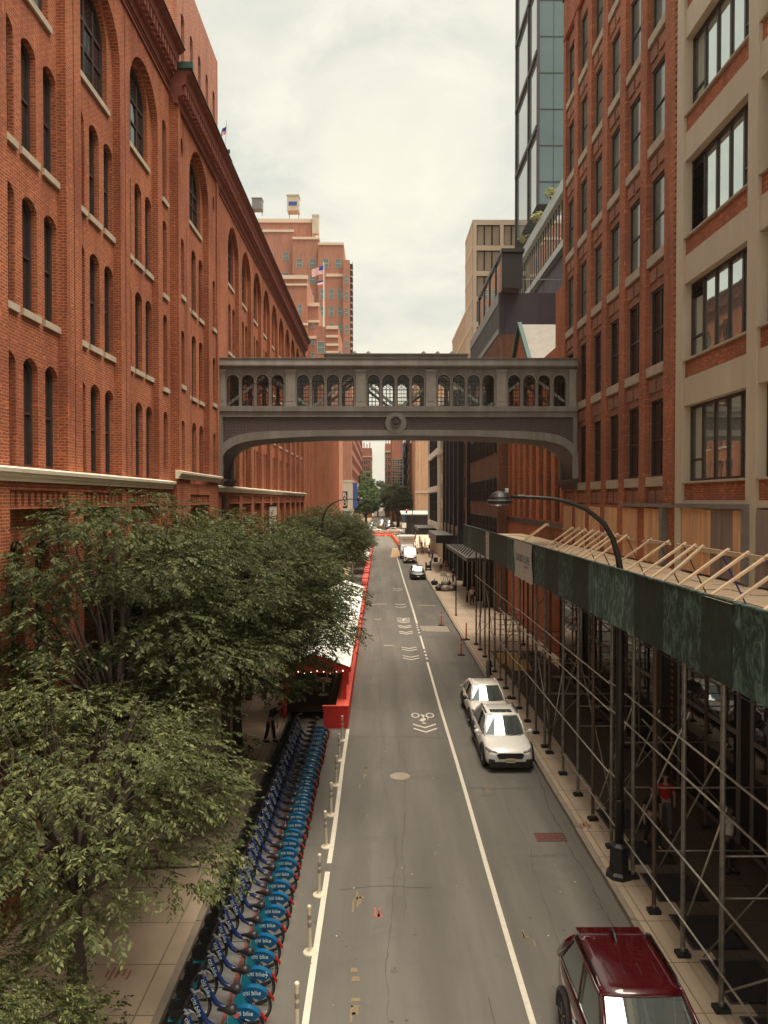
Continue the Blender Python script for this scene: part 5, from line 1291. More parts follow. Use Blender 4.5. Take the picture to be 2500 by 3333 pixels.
# camera
cam = bpy.data.cameras.new('camera'); co = bpy.data.objects.new('camera', cam); COL.objects.link(co)
cam.sensor_fit = 'VERTICAL'; cam.sensor_height = 36; cam.lens = 36 * F / 2212; cam.clip_end = 3000; cam.clip_start = 0.1
co.location = (0, 0, H)
pitch = -math.atan((1106 - 1080) / F); yaw = -math.atan((829.5 - 820) / F)
co.rotation_euler = (R(90) + pitch, 0, yaw)
scene.camera = co
scene.view_settings.view_transform = 'Standard'; scene.view_settings.look = 'None'; scene.view_settings.exposure = 0.78
scene.view_settings.gamma = 1

hz = MB(); hz.box(-690, 690, -55, 1490, -1.6, 100.0); ho = hz.build('haze', 'white'); ho['kind'] = 'stuff'
hm = bpy.data.materials.new('haze_air'); hm.use_nodes = True; hn = NT(hm); hn.n.remove(hn.n['Principled BSDF'])
pv = hn.new('ShaderNodeVolumePrincipled'); pv.inputs['Color'].default_value = (0.95, 0.90, 0.80, 1); pv.inputs['Density'].default_value = 0.00010; pv.inputs['Anisotropy'].default_value = 0.0
hn.link(pv.outputs[0], hn.n['Material Output'].inputs['Volume']); ho.data.materials.clear(); ho.data.materials.append(hm)
# ------------------------------------------------------------------ cars (nose at y=0, pointing to -y, length along +y)
def wheel_meshes(r, wd=0.22):
    t = MB(); t.lathe((0, 0, 0), [(r * .66, 0), (r * .95, 0.0), (r, 0.03), (r, wd - .03), (r * .95, wd), (r * .66, wd)], 24, 'x')
    rm = MB(); rm.lathe((0, 0, 0), [(r * .66, 0.012), (r * .60, 0.02), (r * .58, .05), (0.05, .045), (0.03, .02)], 20, 'x')
    for k in range(5):
        a = 2 * math.pi * k / 5; rm.beam((0.02, 0.05 * math.cos(a), 0.05 * math.sin(a)), (0.02, r * .62 * math.cos(a), r * .62 * math.sin(a)), 0.06, 0.03)
    return t.mesh('tyre', 'rubber', True), rm.mesh('rim', 'rim')
def car(label, loc, rz, L, Wd, paint, prof, gh, r=0.33, axles=(0.85, 3.5), group=None, cat='car', name='parked_car', suv=False, roof_extra=None, plate='plate', mirror=None, detail=True, dark_skirt=False):
    """prof: (y, z_low, z_top, half width) stations; gh: (y windscreen base, y roof front, y roof rear, y rear glass base, z belt, z roof, half width base, half width roof)"""
    c = thing(name, label, cat, loc, rz, group)
    n = 11; m = MB()
    rows = []
    for y, zl, zt, hw in prof:
        h = zt - zl
        half = [(0, zl), (hw * .82, zl), (hw * .96, zl + .10 * h), (hw, zl + .38 * h), (hw * .985, zl + .66 * h), (hw * .965, zl + .84 * h), (hw * .90, zl + .95 * h), (hw * .72, zl + 1.0 * h), (0, zl + 1.02 * h)]
        full = half + [(-a, b) for a, b in half[-2:0:-1]]
        rows.append([(a, y, b) for a, b in full])
    k = len(rows[0]); vs = [p for rw in rows for p in rw]; fs = []
    for i in range(len(rows) - 1):
        for j in range(k): fs.append((i * k + j, i * k + (j + 1) % k, (i + 1) * k + (j + 1) % k, (i + 1) * k + j))
    fs.append(tuple(range(k))[::-1]); fs.append(tuple(range((len(rows) - 1) * k, len(rows) * k)))
    m.add(vs, fs); m.build('body', paint, c, smooth=True, sub=1)
    a, b, cc, d, zb, zr, wb, wr = gh
    # greenhouse of dark glass
    base = [(-wb * .93, a + .16), (-wb * .5, a + .03), (0, a), (wb * .5, a + .03), (wb * .93, a + .16), (wb, a + .4), (wb, (a + d) / 2), (wb, d - .35), (wb * .9, d - .08), (0, d), (-wb * .9, d - .08), (-wb, d - .35), (-wb, (a + d) / 2), (-wb, a + .4)]
    top = [(-wr * .93, b + .05), (-wr * .5, b + .01), (0, b), (wr * .5, b + .01), (wr * .93, b + .05), (wr, b + .2), (wr, (b + cc) / 2), (wr, cc - .15), (wr * .92, cc - .02), (0, cc + .02), (-wr * .92, cc - .02), (-wr, cc - .15), (-wr, (b + cc) / 2), (-wr, b + .2)]
    m = MB(); q = len(base)
    m.add([(x, y, zb - .04) for x, y in base] + [(x, y, zr - .03) for x, y in top], [(i, (i + 1) % q, q + (i + 1) % q, q + i) for i in range(q)] + [tuple(range(q, 2 * q))])
    m.build('glass', 'car_glass', c, smooth=False)
    m = MB(); th = .035
    mid = [(x * .8, b + (y - b) * .9 + .12 * (1 if y < (b + cc) / 2 else -1) * 0 + .02, zr + .035) for x, y in top]
    m.add([(x * 1.02, y, zr - .035) for x, y in top] + [(x * 1.0, y, zr + .005) for x, y in top] + [(x * .75, (b + cc) / 2 + (y - (b + cc) / 2) * .82, zr + .045) for x, y in top],
          [(i, (i + 1) % q, q + (i + 1) % q, q + i) for i in range(q)] + [(q + i, q + (i + 1) % q, 2 * q + (i + 1) % q, 2 * q + i) for i in range(q)] + [tuple(range(2 * q, 3 * q)), tuple(range(q))[::-1]])
    rf = m.build('roof', paint, c, smooth=True)
    for s in (-1, 1):
        m = MB(); m.path([(s * wb * .95, a + .12, zb - .03), (s * (wb + wr) * .485, (a + b) / 2 + .07, (zb + zr) / 2 + .02), (s * wr * .97, b + .05, zr)], [.045, .04, .04], 6)
        m.path([(s * wb * .97, d - .2, zb - .03), (s * (wb + wr) * .49, (cc + d) / 2 - .1, (zb + zr) / 2), (s * wr * .96, cc - .06, zr)], [.09, .08, .05], 6)
        m.path([(s * wr * 1.01, b + .1, zr - .02), (s * wr * 1.02, (b + cc) / 2, zr), (s * wr * 1.01, cc - .1, zr - .02)], .03, 6)
        m.build('pillar', paint, c, smooth=True)
    m = MB()
    for s in (-1, 1): m.path([(s * (wb + .012), (a + d) / 2, zb - .03), (s * (wr + .015), (b + cc) / 2 + .05, zr - .02)], .035, 4)
    m.box(-wb - .012, -wb + .01, a + .3, d - .3, zb - .035, zb - .01); m.box(wb - .01, wb + .012, a + .3, d - .3, zb - .035, zb - .01)
    m.build('window_trim', 'black' if paint != 'paint_red' else 'chrome', c)
    hw = max(p[3] for p in prof)
    tm, rm = wheel_meshes(r)
    for ay in axles:
        for s in (-1, 1):
            arc = MB(); arc.path([(s * (hw - .005), ay + (r + .07) * math.cos(R(t)), r + (r + .07) * math.sin(R(t))) for t in range(-10, 191, 20)], .05, 6); arc.lathe((s * (hw - .10) - (.10 if s < 0 else 0) , ay, r), [(r + .06, 0), (r + .06, .10)], 20, 'x')
            arc.build('wheel_arch', 'black', c)
            w_ = thing('tmp', '', '') if False else None
            o = put(tm, 'wheel', c, (s * (hw - .03), ay, r), math.pi if s > 0 else 0)
            o.location.x = s * (hw + .02) - (0 if s < 0 else 0)
            o.rotation_euler = (0, 0, 0 if s < 0 else math.pi); put(rm, 'rim', o)
    if not detail: return c
    y0 = 0.0
    for s in (-1, 1):
        m = MB(); m.add([(s * hw * .55, .10, .70), (s * hw * .86, .30, .74), (s * hw * .93, .52, .82), (s * hw * .90, .42, .84), (s * hw * .60, .16, .80)], [(0, 1, 2, 3, 4)]); 
        hl = MB(); hl.path([(s * hw * .52, .06, .70), (s * hw * .78, .16, .73), (s * hw * .93, .42, .79)], [.045, .065, .03], 8); hl.build('headlight', 'lamp_gl', c, smooth=True)
        mr = MB(); mr.lathe((s * (hw + .10), a + .42, zb + .04), [(.04, -.10), (.085, -.04), (.09, .04), (.05, .09)], 10, 'x'); mr.beam((s * wb, a + .46, zb - .02), (s * (hw + .06), a + .44, zb + .02), .05, .04)
        mr.build('mirror', mirror or paint, c, smooth=True)
        dh = MB()
        for yy in (1.75, 2.75): dh.box(*sorted((s * (hw - .005), s * (hw + .03))), yy, yy + .2, .78, .81)
        dh.build('door_handle', 'chrome' if paint == 'paint_red' else paint, c)
    m = MB(); m.add([(-.42, -.015, .50), (.42, -.015, .50), (.50, .0, .64), (.42, .015, .70), (-.42, .015, .70), (-.50, .0, .64)], [(0, 1, 2, 3, 4, 5)]); m.box(-.42, .42, -.03, -.018, .64, .665); m.build('grille', 'black', c)
    m = MB(); m.box(-hw * .82, hw * .82, -.035, .1, .20, .40); m.box(-.25, .25, -.05, -.036, .22, .25)
    for s in (-1, 1): m.box(*sorted((s * hw * .62, s * hw * .86)), -.02, .12, .36, .48)
    m.build('lower_bumper', 'black', c, bevel=.02)
    m = MB(); m.box(-.16, .16, -.06, -.04, .38, .53); pl = m.build('number_plate', plate, c)
    if dark_skirt:
        m = MB()
        for s in (-1, 1): m.box(*sorted((s * (hw - .03), s * (hw + .012))), axles[0] + r, axles[1] - r, .22, .36)
        m.build('side_cladding', 'black', c)
    m = MB(); 
    for s in (-1, 1): m.beam((s * .1, a - .02, zb - .01), (s * .1 + .5, a + .06, zb + .0), .02, .02)
    m.build('wipers', 'black', c)
    m = MB(); m.box(-.07, .07, b - .02, b + .1, zr - .12, zr - .09); m.build('rear_view_mirror', 'black', c)
    return c
P_SUV = [(0, .30, .66, .62), (.06, .24, .74, .76), (.28, .20, .86, .87), (.75, .19, .95, .90), (1.25, .19, 1.02, .90), (2.3, .19, 1.03, .90), (3.4, .20, 1.04, .90), (4.05, .22, 1.03, .87), (4.32, .28, .96, .80), (4.42, .36, .85, .68)]
P_SED = [(0, .26, .58, .60), (.06, .20, .66, .75), (.3, .17, .78, .86), (.8, .16, .87, .89), (1.35, .16, .93, .89), (2.4, .16, .94, .89), (3.5, .17, .95, .89), (4.2, .18, .96, .86), (4.5, .24, .90, .76), (4.6, .34, .78, .66)]
P_BIG = [(0, .32, .78, .66), (.06, .26, .88, .80), (.3, .22, 1.02, .91), (.8, .21, 1.10, .955), (1.3, .21, 1.14, .955), (2.4, .21, 1.15, .955), (3.6, .22, 1.16, .955), (4.3, .24, 1.14, .93), (4.6, .30, 1.06, .84), (4.7, .40, .94, .72)]
C1 = car('white crossover with a dark sunroof, nearer of two white cars', (4.68, 26.3, 0), 0, 4.42, .9, 'paint_white', P_SUV, (1.08, 1.78, 3.35, 4.15, 1.0, 1.56, .80, .62), .36, (.86, 3.5), dark_skirt=True)
m = MB(); m.box(-.42, .42, 2.0, 2.42, 1.598, 1.612); m.build('sunroof', 'car_glass', C1, bevel=.03)
m = MB()
for s in (-1, 1): MB().path([(s * .60, 1.95, 1.60), (s * .61, 2.1, 1.65), (s * .61, 3.1, 1.65), (s * .60, 3.3, 1.59)], .022, 6).build('roof_rail', 'black', C1)
put(text_mesh('S56-NHV', .075, 'ink', .002), 'plate_lettering', C1, (0, -.065, .455))
C2 = car('cream white sedan with black mirrors parked right behind the white crossover', (4.78, 31.15, 0), 0, 4.6, .89, 'paint_cream', P_SED, (1.25, 2.05, 3.3, 4.15, .93, 1.42, .78, .60), .32, (.9, 3.65), mirror='black')
m = MB(); m.beam((0, 3.05, 1.46), (0, 3.2, 1.52), .03, .05); m.build('roof_antenna', 'black', C2)
C3 = car('dark red metallic SUV with roof rails in the bottom right corner', (4.30, 9.65, 0), 0, 4.7, .955, 'paint_red', P_BIG, (1.35, 2.25, 3.98, 4.55, 1.12, 1.68, .86, .69), .37, (.92, 3.65))
m = MB()
for s in (-1, 1): MB().path([(s * .66, 2.45, 1.71), (s * .67, 2.6, 1.765), (s * .67, 3.8, 1.765), (s * .66, 3.95, 1.71)], .024, 6).build('roof_rail', 'chrome', C3)
m = MB(); m.profile([(3.9, 1.66), (4.2, 1.64), (4.22, 1.68), (3.93, 1.725)], -.60, .60); m.build('spoiler', 'paint_red', C3, bevel=.012)
m = MB(); m.path([(0, 3.65, 1.72), (0, 3.78, 1.80), (0, 3.9, 1.82), (0, 3.92, 1.72)], [.012, .03, .03, .02], 6); m.build('roof_antenna', 'black', C3)
m = MB()
for j in range(4):
    for q in (2.75, 3.3): m.beam((-.42 + j * .28, q, 1.7285), (-.40 + j * .28, q + .32, 1.7265), .010, .008)
m.build('roof_seams', 'chrome', C3)
C4 = car('black small hatchback parked beside the pile of rubbish bags', (4.72, 90, 0), 0, 4.3, .88, 'paint_black', P_SUV, (1.05, 1.8, 3.3, 4.1, .98, 1.5, .78, .62), .33, (.86, 3.4), plate='white')
# delivery van
V = thing('delivery_van', 'white high-roofed delivery van parked in front of the box truck', 'van', (4.72, 113.4, 0))
m = MB(); prof = [(0, .35, .9, .8), (.08, .3, 1.0, .95), (.35, .28, 1.15, 1.0), (.95, .28, 1.35, 1.02), (1.0, .28, 1.4, 1.02), (1.7, .28, 2.35, 1.0), (2.1, .28, 2.5, .98), (4.0, .28, 2.52, .98), (5.4, .3, 2.5, .98), (5.5, .4, 2.4, .92)]
rows = []
for y, zl, zt, hw in prof:
    half = [(0, zl), (hw * .9, zl), (hw, zl + .1), (hw, zl + (zt - zl) * .5), (hw * .93, zl + (zt - zl) * .9), (hw * .8, zt), (0, zt + .03)]
    rows.append([(a, y, b) for a, b in half + [(-a, b) for a, b in half[-2:0:-1]]])
k = len(rows[0]); fs = [tuple(range(k))[::-1], tuple(range((len(rows) - 1) * k, len(rows) * k))]
for i in range(len(rows) - 1):
    for j in range(k): fs.append((i * k + j, i * k + (j + 1) % k, (i + 1) * k + (j + 1) % k, (i + 1) * k + j))
m.add([p for rw in rows for p in rw], fs); m.build('body', 'paint_white', V, smooth=True)
m = MB(); m.quad((-.86, .90, 1.36), (.86, .90, 1.36), (.78, 1.62, 2.24), (-.78, 1.62, 2.24)); m.build('windscreen', 'glass_sky', V)
m = MB(); m.box(-.78, .78, -.06, .02, .3, .55); m.box(-.45, .45, -.05, .02, .62, .85); m.build('grille', 'black', V)
for s in (-1, 1):
    MB().box(*sorted((s * .55, s * .95)), -.03, .2, .85, 1.08).build('headlight', 'lamp_gl', V, bevel=.03)
    MB().box(*sorted((s * 1.08, s * 1.28)), 1.15, 1.3, 1.35, 1.75).build('mirror', 'black', V, bevel=.03)
MB().box(-.26, .26, -.09, -.065, .45, .58).build('number_plate', 'white', V)
tm, rm = wheel_meshes(.36)
for ay in (1.0, 4.4):
    for s in (-1, 1): o = put(tm, 'wheel', V, (s * 1.03, ay, .36), 0 if s < 0 else math.pi); put(rm, 'rim', o)
# box truck
T = thing('box_truck', 'white box truck with red lettering above its cab, parked behind the white van', 'truck', (4.55, 121.5, 0))
MB().box(-1.22, 1.22, 1.2, 7.6, .95, 3.75).build('cargo_box', 'white', T, bevel=.06)
m = MB(); m.add([(-1.05, 0, .5), (1.05, 0, .5), (1.05, 0, 1.5), (-1.05, 0, 1.5), (-1.0, .55, 2.35), (1.0, .55, 2.35), (1.0, 1.18, 2.4), (-1.0, 1.18, 2.4), (-1.05, 1.18, .5), (1.05, 1.18, .5)], [(0, 1, 2, 3), (3, 2, 5, 4), (4, 5, 6, 7), (0, 3, 4, 7, 8), (1, 9, 6, 5, 2), (0, 8, 9, 1), (8, 7, 6, 9)]); m.build('cab', 'paint_white', T, bevel=.04)
m = MB(); m.quad((-.9, .03, 1.56), (.9, .03, 1.56), (.85, .49, 2.27), (-.85, .49, 2.27)); m.build('windscreen', 'glass_sky', T)
m = MB(); m.box(-1.1, 1.1, -.12, .05, .35, .62); m.box(-.6, .6, -.03, -.003, .75, 1.15); m.build('bumper', 'black', T)
put(text_mesh('MORETRAK', .36, 'ink_red', .01), 'lettering', T, (0.05, 1.18, 3.18)); put(text_mesh('RENTAL & LEASING', .16, 'ink_red', .01), 'lettering', T, (0.05, 1.18, 2.88))
for s in (-1, 1):
    m = MB(); m.box(*sorted((s * 1.25, s * 1.45)), .25, .33, 1.5, 2.3); m.beam((s * 1.0, .4, 2.2), (s * 1.3, .3, 2.2), .04, .04); m.build('mirror', 'black', T)
tm, rm = wheel_meshes(.45)
for ay in (.6, 5.6):
    for s in (-1, 1): o = put(tm, 'wheel', T, (s * 1.05, ay, .45), 0 if s < 0 else math.pi); put(rm, 'rim', o)
# far traffic
fars = [(0.7, 226, 'paint_white', 'white car crossing the avenue just behind the orange barriers', 80), (2.9, 255, 'paint_white', 'white car heading toward us beyond the avenue, nearest of the moving traffic', 0), (0.2, 262, 'paint_yel', 'yellow cab in the traffic beyond the avenue', 0), (0.6, 276, 'paint_grey', 'grey car following the yellow cab', 0), (3.3, 284, 'paint_black', 'black car parked under the big tree beyond the avenue', 0), (0.4, 292, 'paint_white', 'white car in the middle of the distant queue', 0), (4.3, 268, 'paint_grey', 'pale grey car parked on the right beyond the avenue', 0), (-3.2, 246, 'paint_grey', 'grey car parked left just past the avenue', 0), (-3.1, 254, 'paint_white', 'white car parked left, second past the avenue', 0), (-3.2, 263, 'paint_black', 'black car parked left beneath the distant trees', 0), (-3.2, 272, 'paint_grey', 'grey car parked left, farthest in its row', 0), (0.8, 310, 'paint_white', 'white car near the end of the distant queue', 0), (3.6, 300, 'paint_white', 'white car parked right, farther along under the trees', 0), (0.9, 330, 'paint_yel', 'yellow cab at the end of the distant queue', 0), (6.8, 222, 'paint_white', 'white car waiting at the right side of the avenue', 70)]
fc = None
for x, y, p, lab, rz in fars:
    if fc is None or True:
        key = ('far', p)
        if key not in _wc:
            _wc[key] = car(lab, (x, y, 0), R(rz), 4.4, .9, p, P_SED, (1.25, 2.0, 3.3, 4.1, .93, 1.45, .78, .62), .32, (.9, 3.6), 'distant cars beyond the avenue', detail=False, name='distant_car')
        else: dup(_wc[key], (x, y, 0), R(rz), lab)

# ------------------------------------------------------------------ bicycles (rear wheel at origin, front toward -x)
def bike():
    b = thing('rental_bike', 'x', 'bicycle', (0, 0, 0), 0, 'blue rental bikes docked along the left kerb')
    r = 0.335
    ty = MB(); ty.path([(r * math.cos(2 * math.pi * k / 24), 0, r * math.sin(2 * math.pi * k / 24)) for k in range(25)], .022, 6, False)
    tm = ty.mesh('tyre', 'rubber', True)
    rm = MB(); rm.path([((r - .035) * math.cos(2 * math.pi * k / 24), 0, (r - .035) * math.sin(2 * math.pi * k / 24)) for k in range(25)], .010, 4, False)
    for k in range(14):
        a = 2 * math.pi * k / 14; rm.tube((0, .02 * (-1) ** k, 0), ((r - .04) * math.cos(a), 0, (r - .04) * math.sin(a)), .0025, n=3, caps=False)
    rm.tube((0, -.05, 0), (0, .05, 0), .03); rmm = rm.mesh('rim', 'chrome')
    for x in (0, -1.12):
        o = put(tm, 'wheel', b, (x, 0, r)); put(rmm, 'rim', o)
    f = MB()
    f.path([(-.95, 0, .98), (-.90, 0, .80), (-.80, 0, .56), (-.68, 0, .38), (-.52, 0, .29), (-.36, 0, .28)], [.040, .046, .048, .048, .045, .04], 10)
    f.path([(-.36, 0, .28), (-.16, -.05, .30), (0.02, -.07, .335)], .022, 6); f.path([(-.36, 0, .28), (-.16, .05, .30), (0.02, .07, .335)], .022, 6)
    f.tube((-.36, 0, .26), (-.25, 0, .72), .028); f.path([(-.27, 0, .62), (-.1, -.06, .5), (.02, -.07, .34)], .014, 6); f.path([(-.27, 0, .62), (-.1, .06, .5), (.02, .07, .34)], .014, 6)
    fo = f.build('frame', 'bike_blue', b, smooth=True)
    tx = text_mesh('citi bike', .115, 'bike_txt', .002)
    tx.transform(Matrix.Rotation(R(-66), 4, 'Y') @ Matrix.Scale(-1, 4, (0, 0, 0)) if False else Matrix.Rotation(R(68), 4, 'Y'))
    o = put(tx, 'frame_lettering', fo, (-.86, -.052, .69))
    # rear guards
    g = MB()
    def sector(r0, r1, a0, a1, y, n=12):
        vs = []
        for k in range(n + 1):
            a = R(a0 + (a1 - a0) * k / n); vs += [(r0 * math.cos(a), y, r + r0 * math.sin(a)), (r1 * math.cos(a), y, r + r1 * math.sin(a))]
        return vs, [(2 * k, 2 * k + 1, 2 * k + 3, 2 * k + 2) for k in range(n)]
    for y in (-.055, .055): g.add(*sector(.17, .37, 38, 120, y))
    vs = []
    for k in range(17):
        a = R(36 + 120 * k / 16); 
        for y in (-.056, .056): vs.append((.372 * math.cos(a), y, r + .372 * math.sin(a)))
    g.add(vs, [(2 * k, 2 * k + 1, 2 * k + 3, 2 * k + 2) for k in range(16)])
    go = g.build('rear_guard', 'bike_panel', b)
    g = MB()
    for y in (-.054, .054): g.add(*sector(.05, .37, 121, 180, y))
    g.build('lower_guard', 'bike_cyan', b)
    put(text_mesh('citi bike', .125, 'bike_txt', .002), 'guard_lettering', go, (-.01, -.062, r + .265), 0, (.85, 1, .9))
    m = MB(); m.add([(.26, -.03, r + .26), (.33, -.03, r + .17), (.38, -.03, r + .09), (.39, .03, r + .09), (.33, .03, r + .17), (.26, .03, r + .26), (.28, -.03, r + .27), (.40, -.03, r + .12), (.40, .03, r + .12), (.28, .03, r + .27)], [(0, 1, 4, 5), (1, 2, 3, 4), (6, 7, 8, 9), (0, 6, 7, 1), (5, 9, 8, 4), (1, 7, 2), (4, 8, 3)]); m.build('rear_light_fender', 'redlens', b)
    m = MB(); m.tube((-.25, 0, .70), (-.21, 0, .96), .018); m.build('seat_post', 'chrome', b)
    m = MB(); m.path([(-.40, 0, 1.0), (-.28, 0, 1.0), (-.16, 0, 1.005), (-.07, 0, 1.01)], [.02, .04, .09, .07], 8); o = m.build('saddle', 'black', b, smooth=True); 
    m = MB(); m.path([(-.97, 0, .90), (-1.02, 0, .72), (-1.12, -.06, .335)], .022, 6); m.path([(-1.02, 0, .72), (-1.12, .06, .335)], .02, 6); m.tube((-.97, 0, .9), (-.93, 0, 1.1), .02)
    m.path([(-.82, -.30, 1.10), (-.92, -.16, 1.12), (-.95, 0, 1.10), (-.92, .16, 1.12), (-.82, .30, 1.10)], .014, 6); m.build('fork_and_handlebar', 'black', b, smooth=True)
    m = MB(); 
    for s in (-1, 1): m.tube((-.80, s * .31, 1.10), (-.90, s * .21, 1.115), .022)
    m.build('grips', 'steel', b)
    m = MB(); m.add([(-1.0, -.13, .88), (-1.0, .13, .88), (-1.16, .11, .88), (-1.16, -.11, .88), (-.99, -.15, 1.06), (-.99, .15, 1.06), (-1.22, .13, 1.02), (-1.22, -.13, 1.02)], [(0, 1, 2, 3), (0, 4, 5, 1), (1, 5, 6, 2), (2, 6, 7, 3), (3, 7, 4, 0)]); m.build('front_rack', 'black', b)
    MB().box(-1.22, -1.03, -.13, .13, .70, .84).build('rack_panel', 'bike_cyan', b)
    m = MB()
    for s in (-1, 1): m.beam((-.36, s * .09, .27), (-.36 + s * .12, s * .10, .27 - s * .11), .02, .02); m.box(-.36 + s * .12 - .04, -.36 + s * .12 + .04, min(s * .1, s * .19), max(s * .1, s * .19), .27 - s * .11 - .015, .27 - s * .11 + .015)
    m.lathe((-.36, -.08, .28), [(.09, 0), (.09, .01)], 14, 'y'); m.build('pedals', 'steel', b)
    return b
bk = bike()
NB = 33; by = 12.45; rr = random.Random(4); BYS = []
for i in range(NB):
    y = 12.0 + i * 0.545
    BYS.append(y)
    extra = {1: ' with a wavy white line', 2: ' with a round red sticker', 4: ' with a small lightning mark'}.get(i, '')
    lab = 'blue rental bike%s, %s from the near end of the row' % (extra, ordw(i))
    loc = (-2.38 + rr.uniform(-.03, .03), y, .03); rz = R(rr.uniform(-3, 3) - 2)
    if i == 0: bk.location = loc; bk.rotation_euler = (0, 0, rz); bk['label'] = lab; o = bk
    else: o = dup(bk, loc, rz, lab)
    if i == 2:
        m = MB(); m.lathe((-.14, -.066, .335 + .24), [(.06, 0), (.06, .004)], 16, 'y'); m.build('round_sticker', 'ink_pink', o)
    if i == 1:
        MB().path([(-.10, -.066, .62), (-.06, -.066, .56), (-.12, -.066, .47)], .007, 4).build('white_squiggle', 'bike_txt', o)
    if i in (4,):
        MB().path([(.20, -.066, .66), (.17, -.066, .60), (.21, -.066, .60), (.18, -.066, .54)], .008, 4).build('lightning_mark', 'bike_txt', o)
BS = thing('bike_dock', 'grey ground plates and posts of the bike sharing dock beneath the blue bikes', 'bike dock', (-3.3, 12, .004))
m = MB()
for k in range(12): m.box(-.45, .35, -.4 + k * 1.53, 1.1 + k * 1.53, 0, .035)
m.build('ground_plates', 'steel', BS, bevel=.01)
m = MB(); m.box(.36, .50, -.5, 18, 0, .06); m.build('front_rail', 'terra', BS)
dp = MB(); dp.box(-.07, .07, -.08, .08, 0, .62); dp.box(-.10, .09, -.10, .10, .62, .74); dpm = dp.mesh('dock_post', 'black')
for y in BYS[:NB]: put(dpm, 'dock_post', BS, (-.35, y - 12 + .02, .036))
# kiosk at far end
# ------------------------------------------------------------------ delineators and cones
dl = thing('delineator_post', 'x', 'bollard', (0, 0, 0), 0, 'white flexible posts along the buffer line')
m = MB(); m.lathe((0, 0, 0), [(.16, 0), (.15, .02), (.07, .035), (.05, .06), (.040, .10), (.040, .93), (.047, .94), (.047, 1.0), (.03, 1.02)], 12); m.build('post', 'post_w', dl, smooth=False)
m = MB()
for z in (.55, .72): m.lathe((0, 0, z), [(.0415, 0), (.0415, .10)], 12)
m.build('reflective_band', 'kerb', dl)
dy = [13.3, 15.84, 18.16, 20.7, 22.8, 25.2, 27.6, 29.9]
for i, y in enumerate(dy):
    lab = 'white flexible post on the left white line, %s from the near end' % ordw(i); x = -1.50 + .0 * i; ry = [0, .02, -.015, .03, 0, -.03, .02, 0.02][i]
    if i == 0: dl.location = (x, y, .002); dl['label'] = lab
    else: o = dup(dl, (x, y, .002), 0, lab); o.rotation_euler = (0, -ry, 0)
od = thing('orange_delineator', 'orange tube post on a black base, nearest of the three by the kerb', 'traffic post', (5.13, 46.4, .002), 0, 'orange tube posts near the far end of the shed')
m = MB(); m.lathe((0, 0, .06), [(.055, 0), (.05, .95), (.04, .96), (.04, 1.05), (.06, 1.07), (.03, 1.12)], 10); m.build('tube', 'orange', od)
m = MB(); m.box(-.22, .22, -.18, .18, 0, .06); m.build('base', 'black', od)
m = MB(); m.lathe((0, 0, .78), [(.056, 0), (.055, .09)], 10); m.build('band', 'white', od)
dup(od, (5.95, 50.7, .155), 0.2, 'orange tube post on a black base, on the pavement behind the kerbside one'); dup(od, (4.8, 57.4, .002), 0.1, 'orange tube post on the asphalt, farthest of the three')
dup(od, (8.6, 104, .155), 0, 'bright orange post beside the shop piers beyond the couple')
# ------------------------------------------------------------------ lamp posts
def lamp(label, x, y, s, X1):
    """s=-1: arm reaches toward -x"""
    L = thing('street_lamp', label, 'street lamp', (x, y, .15))
    m = MB(); m.lathe((0, 0, 0), [(.34, 0), (.33, .1), (.25, .16), (.23, .78), (.24, .8), (.14, .86)], 8); m.build('base', 'black', L)
    pts = [(0, 0, .8), (0, 0, 3.5), (0, 0, 7.0), (.0, 0, 7.75), (s * .06, 0, 8.15), (s * .2, 0, 8.62), (s * .43, 0, 9.02), (s * .86, 0, 9.36), (s * 1.3, 0, 9.55), (s * 1.7, 0, 9.64), (s * 2.2, 0, 9.68), (s * 2.8, 0, 9.69)]
    m = MB(); m.path(pts, [.115, .11, .095, .085, .08, .072, .066, .058, .052, .047, .042, .038], 12); 
    m.lathe((0, 0, 1.9), [(.13, 0), (.13, .08)], 12)
    m.build('pole_and_arm', 'black', L, smooth=True)
    m = MB(); m.tube((s * 2.45, 0, 9.69), (s * 2.62, 0, 9.69), .055, n=10)
    m.path([(s * .2, 0, 8.0), (s * .7, 0, 8.6), (s * 1.4, 0, 9.3), (s * 1.8, 0, 9.6)], .012, 5) if y > 30 else None
    m.build('collar', 'black', L)
    m = MB(); m.lathe((s * 3.08, 0, 9.52), [(.30, 0), (.33, .03), (.33, .07), (.27, .10), (.25, .17), (.18, .26), (.08, .31), (.02, .32)], 20); m.build('lamp_head', 'black', L, smooth=False)
    m = MB(); m.lathe((s * 3.08, 0, 9.46), [(.14, 0), (.24, .03), (.27, .058)], 16); m.build('lens', 'lamp_gl', L)
    m = MB(); m.lathe((s * 2.9, 0, 9.80), [(.05, 0), (.05, .09), (.03, .1)], 8); m.build('photocell', 'cyan', L)
    return L
lamp('black street lamp with a curved arm rising through the shed', 6.12, 18.75, -1, 0)
lamp('black street lamp with a curved arm above the left trees', -4.6, 59.7, 1, 0)
